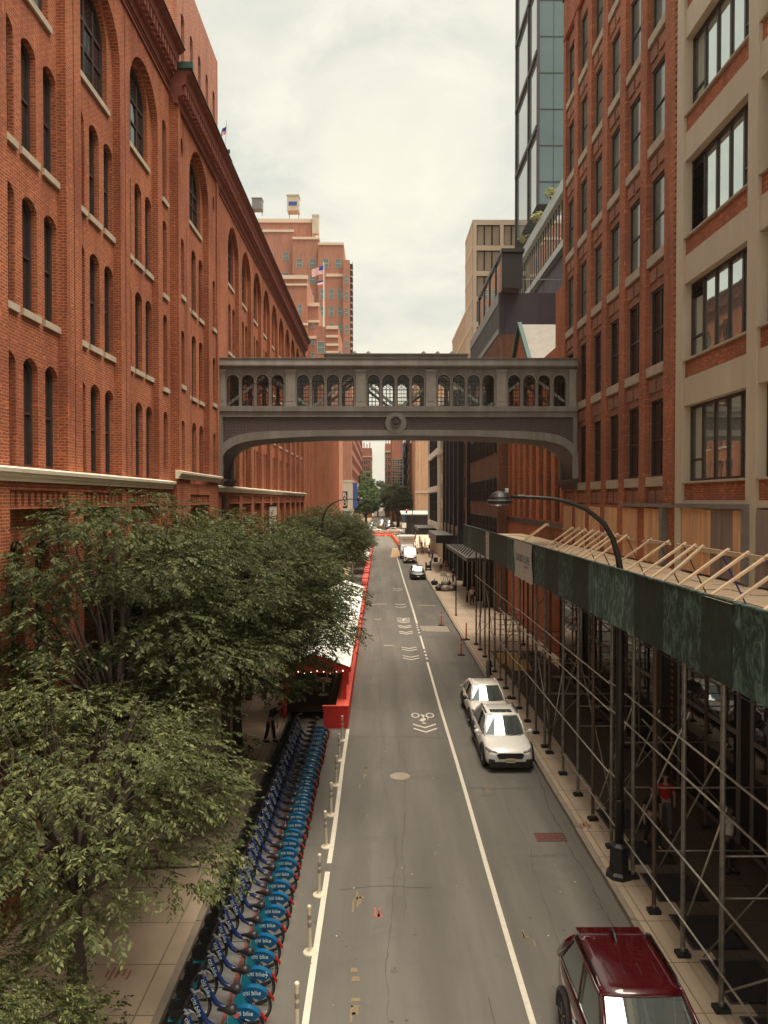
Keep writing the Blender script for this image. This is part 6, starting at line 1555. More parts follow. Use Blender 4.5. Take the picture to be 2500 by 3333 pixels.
# ------------------------------------------------------------------ red dining shed, barriers, tents
RS = thing('dining_shed', 'red wooden street dining shed under a long white tent roof', 'dining shed', (-1.35, 31.5, 0))
m = MB(); m.box(-1.05, 0, 0, .08, 0, .93); m.box(-.06, -.003, .083, 30, 0, .93); m.box(-.55, -.50, .9, 30, .0, 2.3) if False else None
m.box(-.50, -.44, .083, 30, 0, .93); m.build('planter_wall', 'red', RS)
m = MB(); m.box(-1.09, .03, -.02, .10, .934, .975); m.box(-.52, .03, .103, 30, .934, .975); m.build('planter_cap', 'red_lt', RS)
m = MB()
for y in [1.0 + k * 2.6 for k in range(12)]: m.box(-.28, -.12, y, y + .16, .976, 2.36)
for y in [1.0, 29.6]:
    for x in (-2.9,): m.box(x, x + .14, y, y + .14, 0, 2.36)
m.box(-3.0, -.1, .99, 1.17, 2.15, 2.362); m.box(-.29, -.11, .995, 29.9, 2.3625, 2.48)
m.add([(-3.1, 0.9, 2.42), (0.02, 0.9, 2.42), (-1.55, 0.9, 3.05), (-3.1, 1.0, 2.42), (0.02, 1.0, 2.42), (-1.55, 1.0, 3.05)], [(0, 1, 2), (3, 4, 5), (0, 1, 4, 3)])
m.build('timber_frame', 'red', RS)
m = MB()
for k in range(9):
    x = -3.0 + k * .34
    m.add([(x, .88, 2.42), (x + .17, .88, 2.30), (x + .34, .88, 2.42)], [(0, 1, 2)])
m.build('scalloped_valance', 'red', RS)
m = MB(); n = 24
for k in range(n + 1):
    y = .6 + 29.6 * k / n; sg = .035 * math.cos(k * math.pi) ; 
    m.v += [(-3.2, y, 2.44 + sg), (-2.4, y, 2.74 + sg), (-1.58, y, 3.10), (-.8, y, 2.80 + sg), (.06, y, 2.46 + sg)]
for k in range(n):
    for j in range(4): m.f.append([k * 5 + j, k * 5 + j + 1, (k + 1) * 5 + j + 1, (k + 1) * 5 + j]); m.m.append(0)
m.build('tent_roof', 'tentw', RS, smooth=False)
MB().box(-3.0, -1.0, 1.3, 29, .35, .40).build('floor_deck', 'black_matt', RS)
m = MB(); m.box(-3.05, -3.0, 1.3, 29.5, 0, 1.0); m.build('back_wall', 'red', RS)
m = MB()
for k in range(9): m.lathe((-2.5 + k * .28, .84, 2.28 - .10 * math.sin(k * math.pi / 8 * 2) ** 2), [(.01, .03), (.028, 0), (.01, -.035)], 6)
m.build('string_lights', 'bulb', RS)
for k in range(3):
    t = thing('dining_table', 'small dining table inside the red shed, %s from its open end' % ordw(k), 'table', (-2.7, 35.5 + k * 2.5, .40)); m = MB(); m.lathe((0, 0, 0), [(.25, 0), (.04, .03), (.04, .7), (.4, .72), (.4, .75)], 12); m.build('table_top', 'white', t)
RB = thing('planter_barrier', 'run of low red planter boxes continuing along the road beyond the white tent', 'barrier', (-1.35, 61.8, 0))
for k in range(30):
    y = k * 3.0; zt = 0.95 + .08 * (k % 2)
    m = MB(); m.box(-.55, 0.04 * (k % 2), y, y + 2.85, 0, zt); o = m.build('planter_box', 'red' , RB); MB().box(-.57, .06, y - .01, y + 2.87, zt + .003, zt + .03).build('cap', 'red_lt', o)
for k in range(5):
    y = 96 + k * 14
    t = thing('dining_tent', 'small white dining tent over the red planters, %s beyond the long tent' % ordw(k), 'tent', (-2.3, y, 0), 0, 'small white tents on the left')
    m = MB(); m.add([(-1.3, 0, 2.4), (.9, 0, 2.4), (.9, 8, 2.4), (-1.3, 8, 2.4), (-.2, 1.2, 3.2), (-.2, 6.8, 3.2)], [(0, 1, 4), (1, 2, 5, 4), (2, 3, 5), (3, 0, 4, 5)]); m.build('tent_roof', 'tentw', t)
    m = MB()
    for a, b_ in ((-1.2, .1), (.8, .1), (-1.2, 7.9), (.8, 7.9)): m.tube((a, b_, 0), (a, b_, 2.4), .04, n=6)
    m.build('tent_legs', 'white', t)
# orange water barriers near the avenue
ob = thing('water_barrier', 'x', 'barrier', (0, 0, 0), 0, 'orange water-filled barriers closing the lane')
m = MB(); m.profile([(-.25, 0), (.25, 0), (.22, .3), (.1, .45), (.09, .95), (-.09, .95), (-.1, .45), (-.22, .3)], -.85, .85); m.build('barrier_body', 'orange', ob, bevel=.03)
m = MB(); m.box(-.5, .5, -.262, -.235, .08, .2); m.build('recess', 'red', ob)
obs = [(-3.0 + i * 1.85, 200.0, 0) for i in range(4)] + [(3.2 + .12 * k, 196 - k * 5.6, 80) for k in range(11)]
for i, (x, y, rz) in enumerate(obs):
    lab = ('orange water barrier, %s from the left in the row closing the lane' % ordw(i)) if i < 4 else ('orange water barrier, %s from the far end of the line beside the truck' % ordw(i - 4))
    if i == 0: ob.location = (x, y, 0); ob['label'] = lab
    else: dup(ob, (x, y, 0), R(rz), lab)
for i in range(4):
    t = thing('striped_barrier', 'orange and white striped barrier board, %s from the left behind the orange barriers' % ordw(i), 'barrier', (-2.2 + i * 2.3, 206, 0), 0, 'striped barrier boards at the avenue')
    m = MB(); m.box(-1.05, 1.05, -.03, .03, .9, 1.3); m.box(-1.05, 1.05, -.03, .03, .4, .7); m.build('board', 'white', t)
    m = MB()
    for k in range(5):
        for z0, z1 in ((.9, 1.3), (.4, .7)): x = -1.0 + k * .42; m.add([(x, -.034, z0), (x + .2, -.034, z0), (x + .32, -.034, z1), (x + .12, -.034, z1)], [(0, 1, 2, 3)])
    m.build('stripes', 'orange', t)
    m = MB()
    for x in (-.8, .8): m.box(x - .04, x + .04, -.3, .3, 0, .05); m.box(x - .03, x + .03, -.025, .025, .05, 1.3)
    m.build('feet', 'steel', t)
t = thing('work_sign', 'orange diamond road work sign at the left of the avenue', 'sign', (-7.0, 196, 0))
m = MB(); m.add([(0, 0, 2.6), (1.0, 0, 3.6), (0, 0, 4.6), (-1.0, 0, 3.6), (0, .06, 2.6), (1.0, .06, 3.6), (0, .06, 4.6), (-1.0, .06, 3.6)], [(0, 1, 2, 3), (4, 5, 6, 7), (0, 1, 5, 4), (1, 2, 6, 5), (2, 3, 7, 6), (3, 0, 4, 7)]); m.build('diamond', 'orange', t)
m = MB(); m.tube((0, .1, 0), (0, .1, 4.0), .05); m.box(-.1, .1, -.03, -.002, 3.2, 4.1); m.build('post', 'black', t)
t = thing('traffic_signal', 'black traffic signal hanging at the right of the avenue', 'traffic light', (9.0, 204, 0))
m = MB(); m.tube((0, 0, 0), (0, 0, 7.5), .1); m.tube((0, 0, 7), (-1.6, 0, 7.4), .05); m.build('mast', 'black', t)
m = MB(); m.box(-1.8, -1.4, -.15, .15, 6.1, 7.3); m.build('signal_head', 'black', t)
m = MB(); m.lathe((-1.6, -.16, 7.05), [(.13, 0), (.13, .01)], 12, 'y'); m.build('red_lens', 'siglight', t)
t = thing('road_sign', 'white square road sign on a pole at the right end of the barriers', 'sign', (6.3, 190, 0))
m = MB(); m.tube((0, 0, 0), (0, 0, 4.2), .05); m.build('pole', 'steel', t); MB().box(-.55, .55, -.06, -.05, 2.6, 3.9).build('plate', 'white', t)
t = thing('sign_pole', 'slim dark sign pole at the right pavement edge beyond the shed', 'sign', (6.35, 61.4, .15))
m = MB(); m.tube((0, 0, 0), (0, 0, 4.1), .055); m.lathe((0, 0, 0), [(.12, 0), (.1, .05)], 8); m.build('pole', 'black', t); MB().box(-.02, .02, .08, .4, 3.0, 3.9).build('plate', 'steel', t)
t = thing('fire_hydrant', 'black hydrant standing beside a grey bollard behind the white sedan', 'hydrant', (6.05, 40.6, .15))
m = MB(); m.lathe((0, 0, 0), [(.16, 0), (.16, .06), (.11, .08), (.10, .6), (.13, .62), (.12, .72), (.06, .80), (.03, .86)], 12); m.tube((-.2, 0, .48), (.2, 0, .48), .055); m.tube((0, -.18, .42), (0, 0, .42), .07); m.build('hydrant_body', 'black', t)
t = thing('bollard', 'grey cylindrical bollard at the kerb next to the black hydrant', 'bollard', (5.86, 39.9, .15))
m = MB(); m.lathe((0, 0, 0), [(.10, 0), (.10, .9), (.06, .96), (.01, .98)], 14); m.build('bollard_body', 'steel', t)
# vertical lettered sign on the warehouse
sg = thing('projecting_sign', 'tall narrow white sign with stacked letters projecting from the warehouse', 'sign', (-7.62, 53, 6.4))
MB().box(-.24, .24, -.07, .07, -.3, 2.9).build('sign_board', 'white', sg)
m = MB(); m.box(-.30, -.245, -.09, .09, -.4, 3.0); m.box(-.30, .26, -.09, .09, 2.905, 3.02); m.tube((-.55, 0, 2.7), (-.24, 0, 2.7), .03); m.build('frame', 'black', sg)
put(text_mesh('C\nH\nE\nL\nS\nE\nA', .34, 'ink_pink', .01, line=1.05), 'lettering', sg, (.0, -.075, 1.45))
# rubbish bags
def blob(m, c, r, seed, sq=.7):
    rr = random.Random(seed); bm = bmesh.new(); bmesh.ops.create_icosphere(bm, subdivisions=2, radius=1.0)
    ph = [rr.uniform(0, 6) for _ in range(6)]
    vs = []
    for v in bm.verts:
        k = 1 + .16 * math.sin(3 * v.co.x + ph[0]) * math.sin(4 * v.co.y + ph[1]) + .10 * math.sin(7 * v.co.z + ph[2] + 3 * v.co.x) + rr.uniform(-.05, .05)
        vs.append((c[0] + v.co.x * r * k, c[1] + v.co.y * r * k, c[2] + max(-1, v.co.z) * r * k * sq))
    m.add(vs, [[v.index for v in f.verts] for f in bm.faces]); bm.free()
bags = [(6.3, 78.4, .45, 'bag', 'dull black rubbish bag at the left of the heap'), (6.95, 78.0, .5, 'bag_w', 'pale clear rubbish bag at the front of the heap'), (7.5, 78.2, .42, 'bag_w', 'clear rubbish bag at the right front of the heap'), (6.7, 79.0, .5, 'bag', 'black rubbish bag in the middle of the heap'), (7.4, 79.2, .5, 'bag', 'black rubbish bag at the back right of the heap'), (7.9, 78.7, .35, 'bag', 'small black rubbish bag at the right end of the heap'), (6.2, 83.6, .42, 'bag', 'lone black rubbish bag lying apart beyond the heap')]
for x, y, r, mt, lab in bags:
    t = thing('rubbish_bag', lab, 'rubbish bag', (x, y, .15), 0, 'rubbish bags on the right pavement')
    m = MB(); blob(m, (0, 0, r * .62), r, int(x * 100)); m.lathe((0, 0, r * 1.15), [(.10, 0), (.04, .10), (.09, .2)], 7); m.build('bag_body', mt, t, smooth=True)
for x, y, r, mt, lab in ((7.0, 78.7, .45, 'bag_w', 'pale rubbish bag on top of the heap'), (7.3, 78.8, .38, 'bag', 'black rubbish bag on top of the heap')):
    t = thing('rubbish_bag', lab, 'rubbish bag', (x, y, .75), 0, 'rubbish bags on the right pavement'); m = MB(); blob(m, (0, 0, r * .4), r, int(x * 77)); m.build('bag_body', mt, t, smooth=True)
t = thing('bike_rack', 'black hooped bike rack behind the heap of rubbish bags', 'bike rack', (6.9, 80.5, .15))
m = MB()
for k in range(4): m.path([(k * .25, .1 * k, 0), (k * .25, .1 * k, .9), (k * .25 + .2, .1 * k + .1, 1.35), (k * .25 + .5, .1 * k + .2, 1.2), (k * .25 + .6, .1 * k + .2, .2)], .03, 6)
m.build('hoops', 'steel', t)
t = thing('planter_stand', 'low black object at the kerb beside the black hatchback', 'planter', (6.65, 101, .15))
m = MB(); m.box(-.45, .45, -.3, .3, 0, .15); m.box(-.4, -.2, -.2, .2, .15, 1.1); m.box(.2, .4, -.2, .2, .15, 1.3); m.box(-.2, .2, -.1, .1, .3, .7); m.build('stand_body', 'black', t, bevel=.04)
t = thing('parking_sign', 'small pale sign plate on the sign pole side of the right pavement', 'sign', (7.3, 84.5, .15))
m = MB(); m.tube((0, 0, 0), (0, 0, .9), .03, n=6); m.box(-.35, .35, -.02, .02, .9, 1.5); m.build('sign_plate', 'post_w', t)
t = thing('yellow_ramp', 'pair of yellow steps or ramps under the far part of the shed', 'ramp', (8.0, 41.5, .15))
m = MB(); m.profile([(0, 0), (1.4, 0), (1.4, .35), (1.1, .35)], -.6, .6); m.profile([(1.8, 0), (3.2, 0), (3.2, .35), (2.9, .35)], -.9, .3); m.build('ramp_plates', 'yellow', t)
# ------------------------------------------------------------------ trees
def leaves_mesh(name, seed, clumps, n_twig, n_leaf, L, Wd, mat, twig_len=.42, droop=.25):
    r = np.random.default_rng(seed)
    B = []; D = []
    for (cx, cy, cz, cr) in clumps:
        k = max(4, int(n_twig * (cr / .8) ** 2))
        d = r.normal(size=(k, 3)); d /= np.linalg.norm(d, axis=1, keepdims=True)
        rad = cr * r.uniform(.25, 1.0, (k, 1)) ** .6
        o = np.array([cx, cy, cz]) + d * rad * np.array([1.28, 1.28, .52])
        c = np.array([cx, cy, cz * .0 + 0])
        out = np.array([cx, cy, 0.15]); out = out / (np.linalg.norm(out) + 1e-6)
        td = d * .8 + out * .9 + r.normal(size=(k, 3)) * .35; td[:, 2] = td[:, 2] * .45 - droop * .5
        td /= np.linalg.norm(td, axis=1, keepdims=True)
        for j in range(n_leaf):
            t = (j + .3) / n_leaf
            p = o + td * twig_len * t; p[:, 2] -= droop * .35 * t * t
            B.append(p); sgn = 1 if j % 2 else -1
            side = np.cross(td, np.array([0, 0, 1.0])); side /= (np.linalg.norm(side, axis=1, keepdims=True) + 1e-6)
            ld = td * .75 + side * sgn * .75 + r.normal(size=(k, 3)) * .22; ld[:, 2] -= droop + .1
            ld /= np.linalg.norm(ld, axis=1, keepdims=True); D.append(ld)
    B = np.concatenate(B); D = np.concatenate(D); n = len(B)
    up = np.tile(np.array([[0, 0, 1.0]]), (n, 1)) + r.normal(size=(n, 3)) * .35
    S = np.cross(D, up); S /= (np.linalg.norm(S, axis=1, keepdims=True) + 1e-6); N = np.cross(S, D)
    l = (L * r.uniform(.45, 1.35, (n, 1))); w = l * Wd
    V = np.stack([B, B + D * l * .45 + S * w - N * w * .25, B + D * l - N * l * .06, B + D * l * .45 - S * w - N * w * .25], 1).reshape(-1, 3)
    me = bpy.data.meshes.new(name); me.vertices.add(n * 4); me.vertices.foreach_set('co', V.astype(np.float32).ravel())
    base = (np.arange(n) * 4)[:, None]; T = np.concatenate([base + np.array([[0, 1, 2]]), base + np.array([[0, 2, 3]])], 1).reshape(-1)
    me.loops.add(n * 6); me.loops.foreach_set('vertex_index', T.astype(np.int32))
    me.polygons.add(n * 2); me.polygons.foreach_set('loop_start', (np.arange(n * 2) * 3).astype(np.int32)); me.polygons.foreach_set('loop_total', np.full(n * 2, 3, np.int32))
    me.materials.append(M[mat]); me.update(calc_edges=True); me.validate(); return me
def make_tree(seed, Rr, Hh, cz, trunk_h, nclump, ntwig, nleaf, L, mat, bark='bark', trunk_r=.15, Wd=.2, top_flat=1.0, name='crown', twl=.42):
    """crown ellipsoid radius Rr, half height Hh, centre height cz above the base"""
    rr = random.Random(seed); cl = []; tries = 0
    while len(cl) < nclump and tries < 6000:
        tries += 1
        a = rr.uniform(0, 2 * math.pi); e = math.asin(rr.uniform(-.75, 1)); q = rr.uniform(.35, 1.0) ** .5
        p = (Rr * q * math.cos(a) * math.cos(e), Rr * q * math.sin(a) * math.cos(e), cz + Hh * q * math.sin(e), rr.uniform(.45, 1.0) * Rr * .215)
        if all((p[0] - c[0]) ** 2 + (p[1] - c[1]) ** 2 + 2 * (p[2] - c[2]) ** 2 > (.215 * Rr) ** 2 for c in cl): cl.append(p)
    lm = leaves_mesh(name, seed, cl, ntwig, nleaf, L, Wd, mat, twl)
    m = MB(); m.path([(0, 0, 0), (.03, .02, trunk_h * .4), (-.02, .03, trunk_h * .75), (0, 0, trunk_h)], [trunk_r * 1.25, trunk_r, trunk_r * .85, trunk_r * .8], 10, False)
    tips = sorted(cl, key=lambda c: rr.random())[:max(12, nclump // 2)]
    for c in tips:
        z0 = trunk_h * rr.uniform(.75, 1.0); b = Vector((0, 0, z0)); e = Vector(c[:3]); mid = b.lerp(e, .5) + Vector((rr.uniform(-.2, .2), rr.uniform(-.2, .2), .35 * (1 if e.z > b.z else .1)))
        m.path([b, b.lerp(mid, .5) + Vector((0, 0, .12)), mid, mid.lerp(e, .5), e], [trunk_r * .42, trunk_r * .34, trunk_r * .22, trunk_r * .13, .012], 6, False)
        for k in range(2):
            e2 = e + Vector((rr.uniform(-.7, .7), rr.uniform(-.7, .7), rr.uniform(-.1, .5))); m.path([mid, mid.lerp(e2, .5) + Vector((0, 0, .1)), e2], [trunk_r * .14, .02, .007], 5, False)
    return lm, m.mesh('trunk', bark, True)
def tree(meshes, label, loc, rz=0, sc=(1, 1, 1), group='street trees along the left pavement', name='street_tree'):
    t = thing(name, label, 'tree', loc, rz, group); t.scale = sc
    put(meshes[0], 'crown', t); put(meshes[1], 'trunk', t); return t
TA = make_tree(21, 3.05, 1.95, 4.3, 2.7, 92, 96, 14, .10, 'leaf2', trunk_r=.17, Wd=.21)
TB = make_tree(33, 4.1, 3.1, 6.2, 3.8, 110, 104, 12, .118, 'leaf', trunk_r=.17, Wd=.22, twl=.46)
TC = make_tree(47, 4.1, 3.0, 6.1, 3.6, 106, 100, 12, .12, 'leaf', trunk_r=.16, Wd=.23, twl=.46)
tree(TA, 'nearest small tree with pale young leaves in the bottom left corner', (-5.55, 13.4, .15), 0.3)
tree(TA, 'low leafy tree at the very bottom left edge, in front of the others', (-6.0, 9.7, .15), 2.1, (.62, .62, .55))
tree(TB, 'tall spreading tree at the left edge behind the nearest small tree', (-6.9, 19.4, .15), 0.4, (1.05, 1.05, 1.04))
tree(TC, 'tree with a dark trunk standing third along the left pavement', (-5.1, 24.6, .15), 1.9, (1.05, 1.0, 1.0))
tree(TB, 'full crowned tree whose branches reach over the blue bikes', (-5.5, 28.6, .15), 2.9, (.97, .97, .98))
tree(TC, 'tree whose crown hangs over the near end of the white tent roof', (-6.3, 35.5, .15), 4.2, (.80, .85, .86))
tree(TB, 'tree standing beside the footbridge on the left, behind the white tent', (-6.4, 43.0, .15), 5.3, (.76, .8, .76))
tree(TC, 'lower tree just in front of the projecting white sign', (-5.9, 50.5, .15), 0.9, (.72, .78, .72))
tree(TB, 'tree behind the projecting white sign, beneath the curved street lamp', (-5.2, 66, .15), 1.5, (1.0, 1.0, .98))
tree(TC, 'tree beyond the curved street lamp on the left', (-5.0, 77, .15), 2.6, (1.0, 1.0, .92))
tree(TB, 'second tree beyond the curved street lamp on the left', (-4.9, 90, .15), 3.7, (.9, .9, .82))
tree(TC, 'last tree of the left row before the avenue', (-4.9, 108, .15), 5.1, (.85, .85, .75))
# hedge-like planting under the near trees
def shrub(seed, label, loc, r, h, mat='leaf', name='shrub', group=None, n=14, L=.10):
    rr = random.Random(seed); cl = [(rr.uniform(-r, r) * .7, rr.uniform(-r, r) * .7, h * rr.uniform(.3, .9), r * .45) for _ in range(n)]
    t = thing(name, label, 'shrub', loc, 0, group); put(leaves_mesh('foliage', seed, cl, 26, 8, L, .24, mat, .25), 'foliage', t)
    m = MB()
    for c in cl[:6]: m.tube((0, 0, 0), c[:3], .02, .006, 5)
    m.build('stems', 'bark', t); return t
shrub(1, 'low shrub at the foot of the nearest tree by the bottom edge', (-4.95, 12.9, .15), .6, .7)
shrub(2, 'dark planting bed shrub beneath the trees near the kerb', (-5.2, 21.5, .15), .8, .8)
shrub(3, 'dark shrub in the second planting bed near the kerb', (-5.2, 27.5, .15), .8, .8)
for k, (y, lab) in enumerate(((96, 'leftmost'), (89, 'second from the left'), (82, 'third from the left'), (76, 'rightmost'))):
    shrub(10 + k, 'pale flowering shrub on the glass podium roof edge, %s of the four' % lab, (17.8, y, 40.45), 0.75, 1.15, 'shrubm', 'roof_shrub', 'pale shrubs on the podium roof', 12, .34)
# far trees
FT = make_tree(61, 5.2, 5.2, 10.2, 5.0, 80, 24, 9, .42, 'leaf', trunk_r=.3, Wd=.3, twl=.9)
FT2 = make_tree(62, 5.2, 5.0, 10.0, 5.0, 70, 22, 9, .5, 'leaf_far', trunk_r=.3, Wd=.3, twl=.9)
G2 = 'trees lining the street beyond the avenue'
tree(FT, 'big dark tree on the right beyond the avenue, largest of the distant trees', (6.0, 252, 0), 0.2, (1.0, 1.0, 1.0), G2, 'distant_tree')
tree(FT, 'dark tree on the right just past the largest distant tree', (7.0, 268, 0), 1.2, (.9, .9, .95), G2, 'distant_tree')
tree(FT2, 'light green tree on the left beyond the avenue', (-5.0, 262, 0), 1.9, (.95, .95, .85), G2, 'distant_tree')
tree(FT2, 'light green tree on the left, second beyond the avenue', (-5.0, 285, 0), 2.7, (1.0, 1.0, 1.05), G2, 'distant_tree')
tree(FT2, 'hazy tall tree on the left at the end of the visible street', (-6.0, 320, 0), 4.0, (1.0, 1.0, 1.45), G2, 'distant_tree')
tree(FT2, 'hazy tree on the right at the end of the visible street', (6.0, 330, 0), 5.0, (1.0, 1.0, 1.15), G2, 'distant_tree')
tree(FT2, 'farthest hazy tree closing the street', (-1.0, 420, 0), 5.5, (1.6, 1.0, 1.35), G2, 'distant_tree')

# ------------------------------------------------------------------ people
def skin_fig(name, V, E, rad, mat, parent, sub=1):
    me = bpy.data.meshes.new(name); me.from_pydata(V, E, []); o = bpy.data.objects.new(name, me); COL.objects.link(o)
    s = o.modifiers.new('skin', 'SKIN'); s.use_smooth_shade = True
    lay = me.skin_vertices[0] if me.skin_vertices else None
    if lay is None:
        bpy.context.view_layer.objects.active = o; bpy.ops.mesh.customdata_skin_add(); lay = me.skin_vertices[0]
    for i, r in enumerate(rad): lay.data[i].radius = r if isinstance(r, tuple) else (r, r)
    lay.data[0].use_root = True
    sb = o.modifiers.new('sub', 'SUBSURF'); sb.levels = sub; sb.render_levels = sub
    dg = bpy.context.evaluated_depsgraph_get(); dg.update()
    me2 = bpy.data.meshes.new_from_object(o.evaluated_get(dg)); bpy.data.objects.remove(o)
    me2.materials.clear(); me2.materials.append(M[mat]); me2.polygons.foreach_set('use_smooth', [True] * len(me2.polygons))
    return put(me2, name, parent)
def person(label, loc, rz, shirt, trousers, skin='skin', h=1.74, stride=.22, arms=((.28, -.05), (.28, .08)), long_sleeve=False, shorts=False, bend=0.0, phone=False, hair='hair', skirt=False):
    """faces -y. arms: (sideways, forward) hand offsets"""
    p = thing('person', label, 'person', loc, rz); k = h / 1.75
    s = stride
    pel = (0, 0, .95); ch = (0, -bend * .45, 1.28 - bend * .1); nk = (0, -bend * .8 - .01, 1.49 - bend * .18); hd = (0, -bend * .95 - .03, 1.64 - bend * .28)
    V = [pel, (0, -bend * .2, 1.10), ch, nk, (hd[0], hd[1], hd[2] - .06), (hd[0], hd[1] - .01, hd[2] + .05), (hd[0], hd[1], hd[2] + .11)]
    E = [(0, 1), (1, 2), (2, 3), (3, 4), (4, 5), (5, 6)]; Rd = [(.13, .10), (.125, .09), (.15, .10), (.052, .052), (.062, .07), (.078, .09), (.05, .055)]
    legs = {}
    for sg in (-1, 1):
        f = s * sg; b = len(V); V += [(sg * .09, 0, .88), (sg * .10, -.5 * f - .03, .49), (sg * .10, -f * .9 + (.05 if f < 0 else 0), .10), (sg * .11, -f - .10, .035)]
        Rd += [.085, .056, .038, .035]; E += [(0, b), (b, b + 1), (b + 1, b + 2), (b + 2, b + 3)]; legs[sg] = b
    arm = {}
    for sg, (ax, ay) in zip((-1, 1), arms):
        b = len(V); up = ay < -.3
        el = (sg * (.20 + ax * .2), ch[1] - ay * 0 - .02 + (.05 if not up else -.08), 1.12 - bend * .25)
        wr = (sg * ax, ch[1] + ay, (.86 if not up else 1.45) - bend * .45) if not (phone and sg == 1) else (sg * .13, ch[1] - .14, 1.52)
        V += [(sg * .17, ch[1], 1.41 - bend * .15), el, wr]; Rd += [.052, .038, .026]; E += [(2, b), (b, b + 1), (b + 1, b + 2)]
        d = (Vector(wr) - Vector(el)).normalized(); sd = d.cross(Vector((0, 1, 0))).normalized() if abs(d.y) < .9 else Vector((1, 0, 0)); 
        pa = Vector(wr) + d * .07; q = len(V); V.append(tuple(pa)); Rd.append((.034, .017)); E.append((b + 2, q))
        for j, ln in enumerate((.066, .075, .070, .055)):
            o_ = Vector((0, 1, 0)) * (.026 - j * .0175); c = pa + o_ + d * .03; V += [tuple(c), tuple(c + d * ln * .55 + sd * .004 * sg), tuple(c + d * ln - sd * .018 * sg)]
            i0 = len(V) - 3; Rd += [.010, .009, .007]; E += [(q, i0), (i0, i0 + 1), (i0 + 1, i0 + 2)]
        t = Vector(wr) + d * .03 + Vector((0, -.035, 0)); V += [tuple(t), tuple(t + d * .04 + Vector((0, -.012, 0)))]; i0 = len(V) - 2; Rd += [.011, .009]; E += [(b + 2, i0), (i0, i0 + 1)]
        arm[sg] = (b, el, wr)
    V = [tuple(c * k for c in v) for v in V]; Rd = [tuple(c * k for c in r) if isinstance(r, tuple) else r * k for r in Rd]
    skin_fig('body', V, E, Rd, skin, p)
    def K(v): return tuple(c * k for c in v)
    # shirt
    Vs = [(0, 0, .93), (0, -bend * .2, 1.10), ch, (0, nk[1], 1.44 - bend * .16)]; Es = [(0, 1), (1, 2), (2, 3)]; Rs = [(.155, .118), (.15, .112), (.172, .118), (.075, .07)]
    for sg in (-1, 1):
        b, el, wr = arm[sg]; i = len(Vs); sh_ = (sg * .175, ch[1], 1.41 - bend * .15)
        e_ = tuple(a + (b_ - a) * (.75) for a, b_ in zip(sh_, el)); Vs += [sh_, e_]; Rs += [.070, .058]; Es += [(2, i), (i, i + 1)]
        if long_sleeve: Vs += [el, tuple(a + (b_ - a) * .92 for a, b_ in zip(el, wr))]; Rs += [.052, .040]; Es += [(i + 1, i + 2), (i + 2, i + 3)]
    skin_fig('shirt', [K(v) for v in Vs], Es, [tuple(c * k for c in r) if isinstance(r, tuple) else r * k for r in Rs], shirt, p)
    Vt = [(0, 0, .98), (0, .0, .90)]; Et = [(0, 1)]; Rt = [(.148, .112), (.145, .115)]
    for sg in (-1, 1):
        b = legs[sg]; a0, a1, a2 = [tuple(c / k for c in V[b + j]) for j in range(3)]; i = len(Vt); Vt += [a0, a1]; Rt += [.10, .078]; Et += [(1, i), (i, i + 1)]
        if shorts: Vt[-1] = tuple(x + (y - x) * .92 for x, y in zip(a0, a1)); Rt[-1] = .095
        else: Vt.append(a2); Rt.append(.060); Et.append((i + 1, i + 2))
    skin_fig('trousers' if not shorts else 'shorts', [K(v) for v in Vt], Et, [tuple(c * k for c in r) if isinstance(r, tuple) else r * k for r in Rt], trousers, p)
    hm = MB(); c = [x * k for x in hd]
    bm = bmesh.new(); bmesh.ops.create_icosphere(bm, subdivisions=2, radius=1); hv = [(c[0] + v.co.x * .094 * k, c[1] + .018 * k + v.co.y * .10 * k, c[2] + .055 * k + v.co.z * .10 * k) for v in bm.verts]
    keep = [f for f in bm.faces if f.calc_center_median().z > -.1 or f.calc_center_median().y > .15]
    hm.add(hv, [[v.index for v in f.verts] for f in keep]); bm.free(); hm.build('hair', hair, p, smooth=True)
    fm = MB(); fm.path([(c[0], c[1] - .085 * k, c[2] + .045 * k), (c[0], c[1] - .112 * k, c[2] + .005 * k), (c[0], c[1] - .085 * k, c[2] - .005 * k)], [.008 * k, .014 * k, .008 * k], 6)
    for sg in (-1, 1): fm.lathe((c[0] + sg * .082 * k, c[1] + .01 * k, c[2] + .015 * k), [(.01 * k, -.03 * k), (.016 * k, 0), (.01 * k, .03 * k)], 6)
    fm.build('nose_and_ears', skin, p, smooth=True)
    em = MB()
    for sg in (-1, 1): em.lathe((c[0] + sg * .032 * k, c[1] - .088 * k, c[2] + .04 * k), [(.004, 0), (.011 * k, .006), (.004, .012)], 6, 'y')
    em.box(c[0] - .02 * k, c[0] + .02 * k, c[1] - .092 * k, c[1] - .080 * k, c[2] - .035 * k, c[2] - .03 * k); em.build('eyes_and_mouth', 'hair', p)
    sm = MB()
    for sg in (-1, 1):
        f = V[legs[sg] + 2]; sm.box(f[0] - .05 * k, f[0] + .05 * k, f[1] - .19 * k, f[1] + .07 * k, .0, .075 * k)
    sm.build('shoes', 'black', p, bevel=.015)
    return p
person('man in a white shirt and black trousers talking on a phone', (8.47, 67.7, .15), R(15), 'cl_white', 'cl_black', stride=.10, phone=True)
t = thing('guitar_case', 'long black case held by the man in the white t-shirt', 'bag', (8.0, 67.6, .45)); m = MB(); m.path([(0, 0, -.1), (0, 0, .1), (0, 0, .5), (.02, 0, .8), (.1, 0, .95)], [.05, .10, .09, .05, .015], 8); m.build('case_body', 'cl_black', t, smooth=True)
person('person in dark clothes walking past the rubbish bags', (8.55, 85.9, .15), R(-15), 'cl_black', 'cl_black', long_sleeve=True, stride=.25)
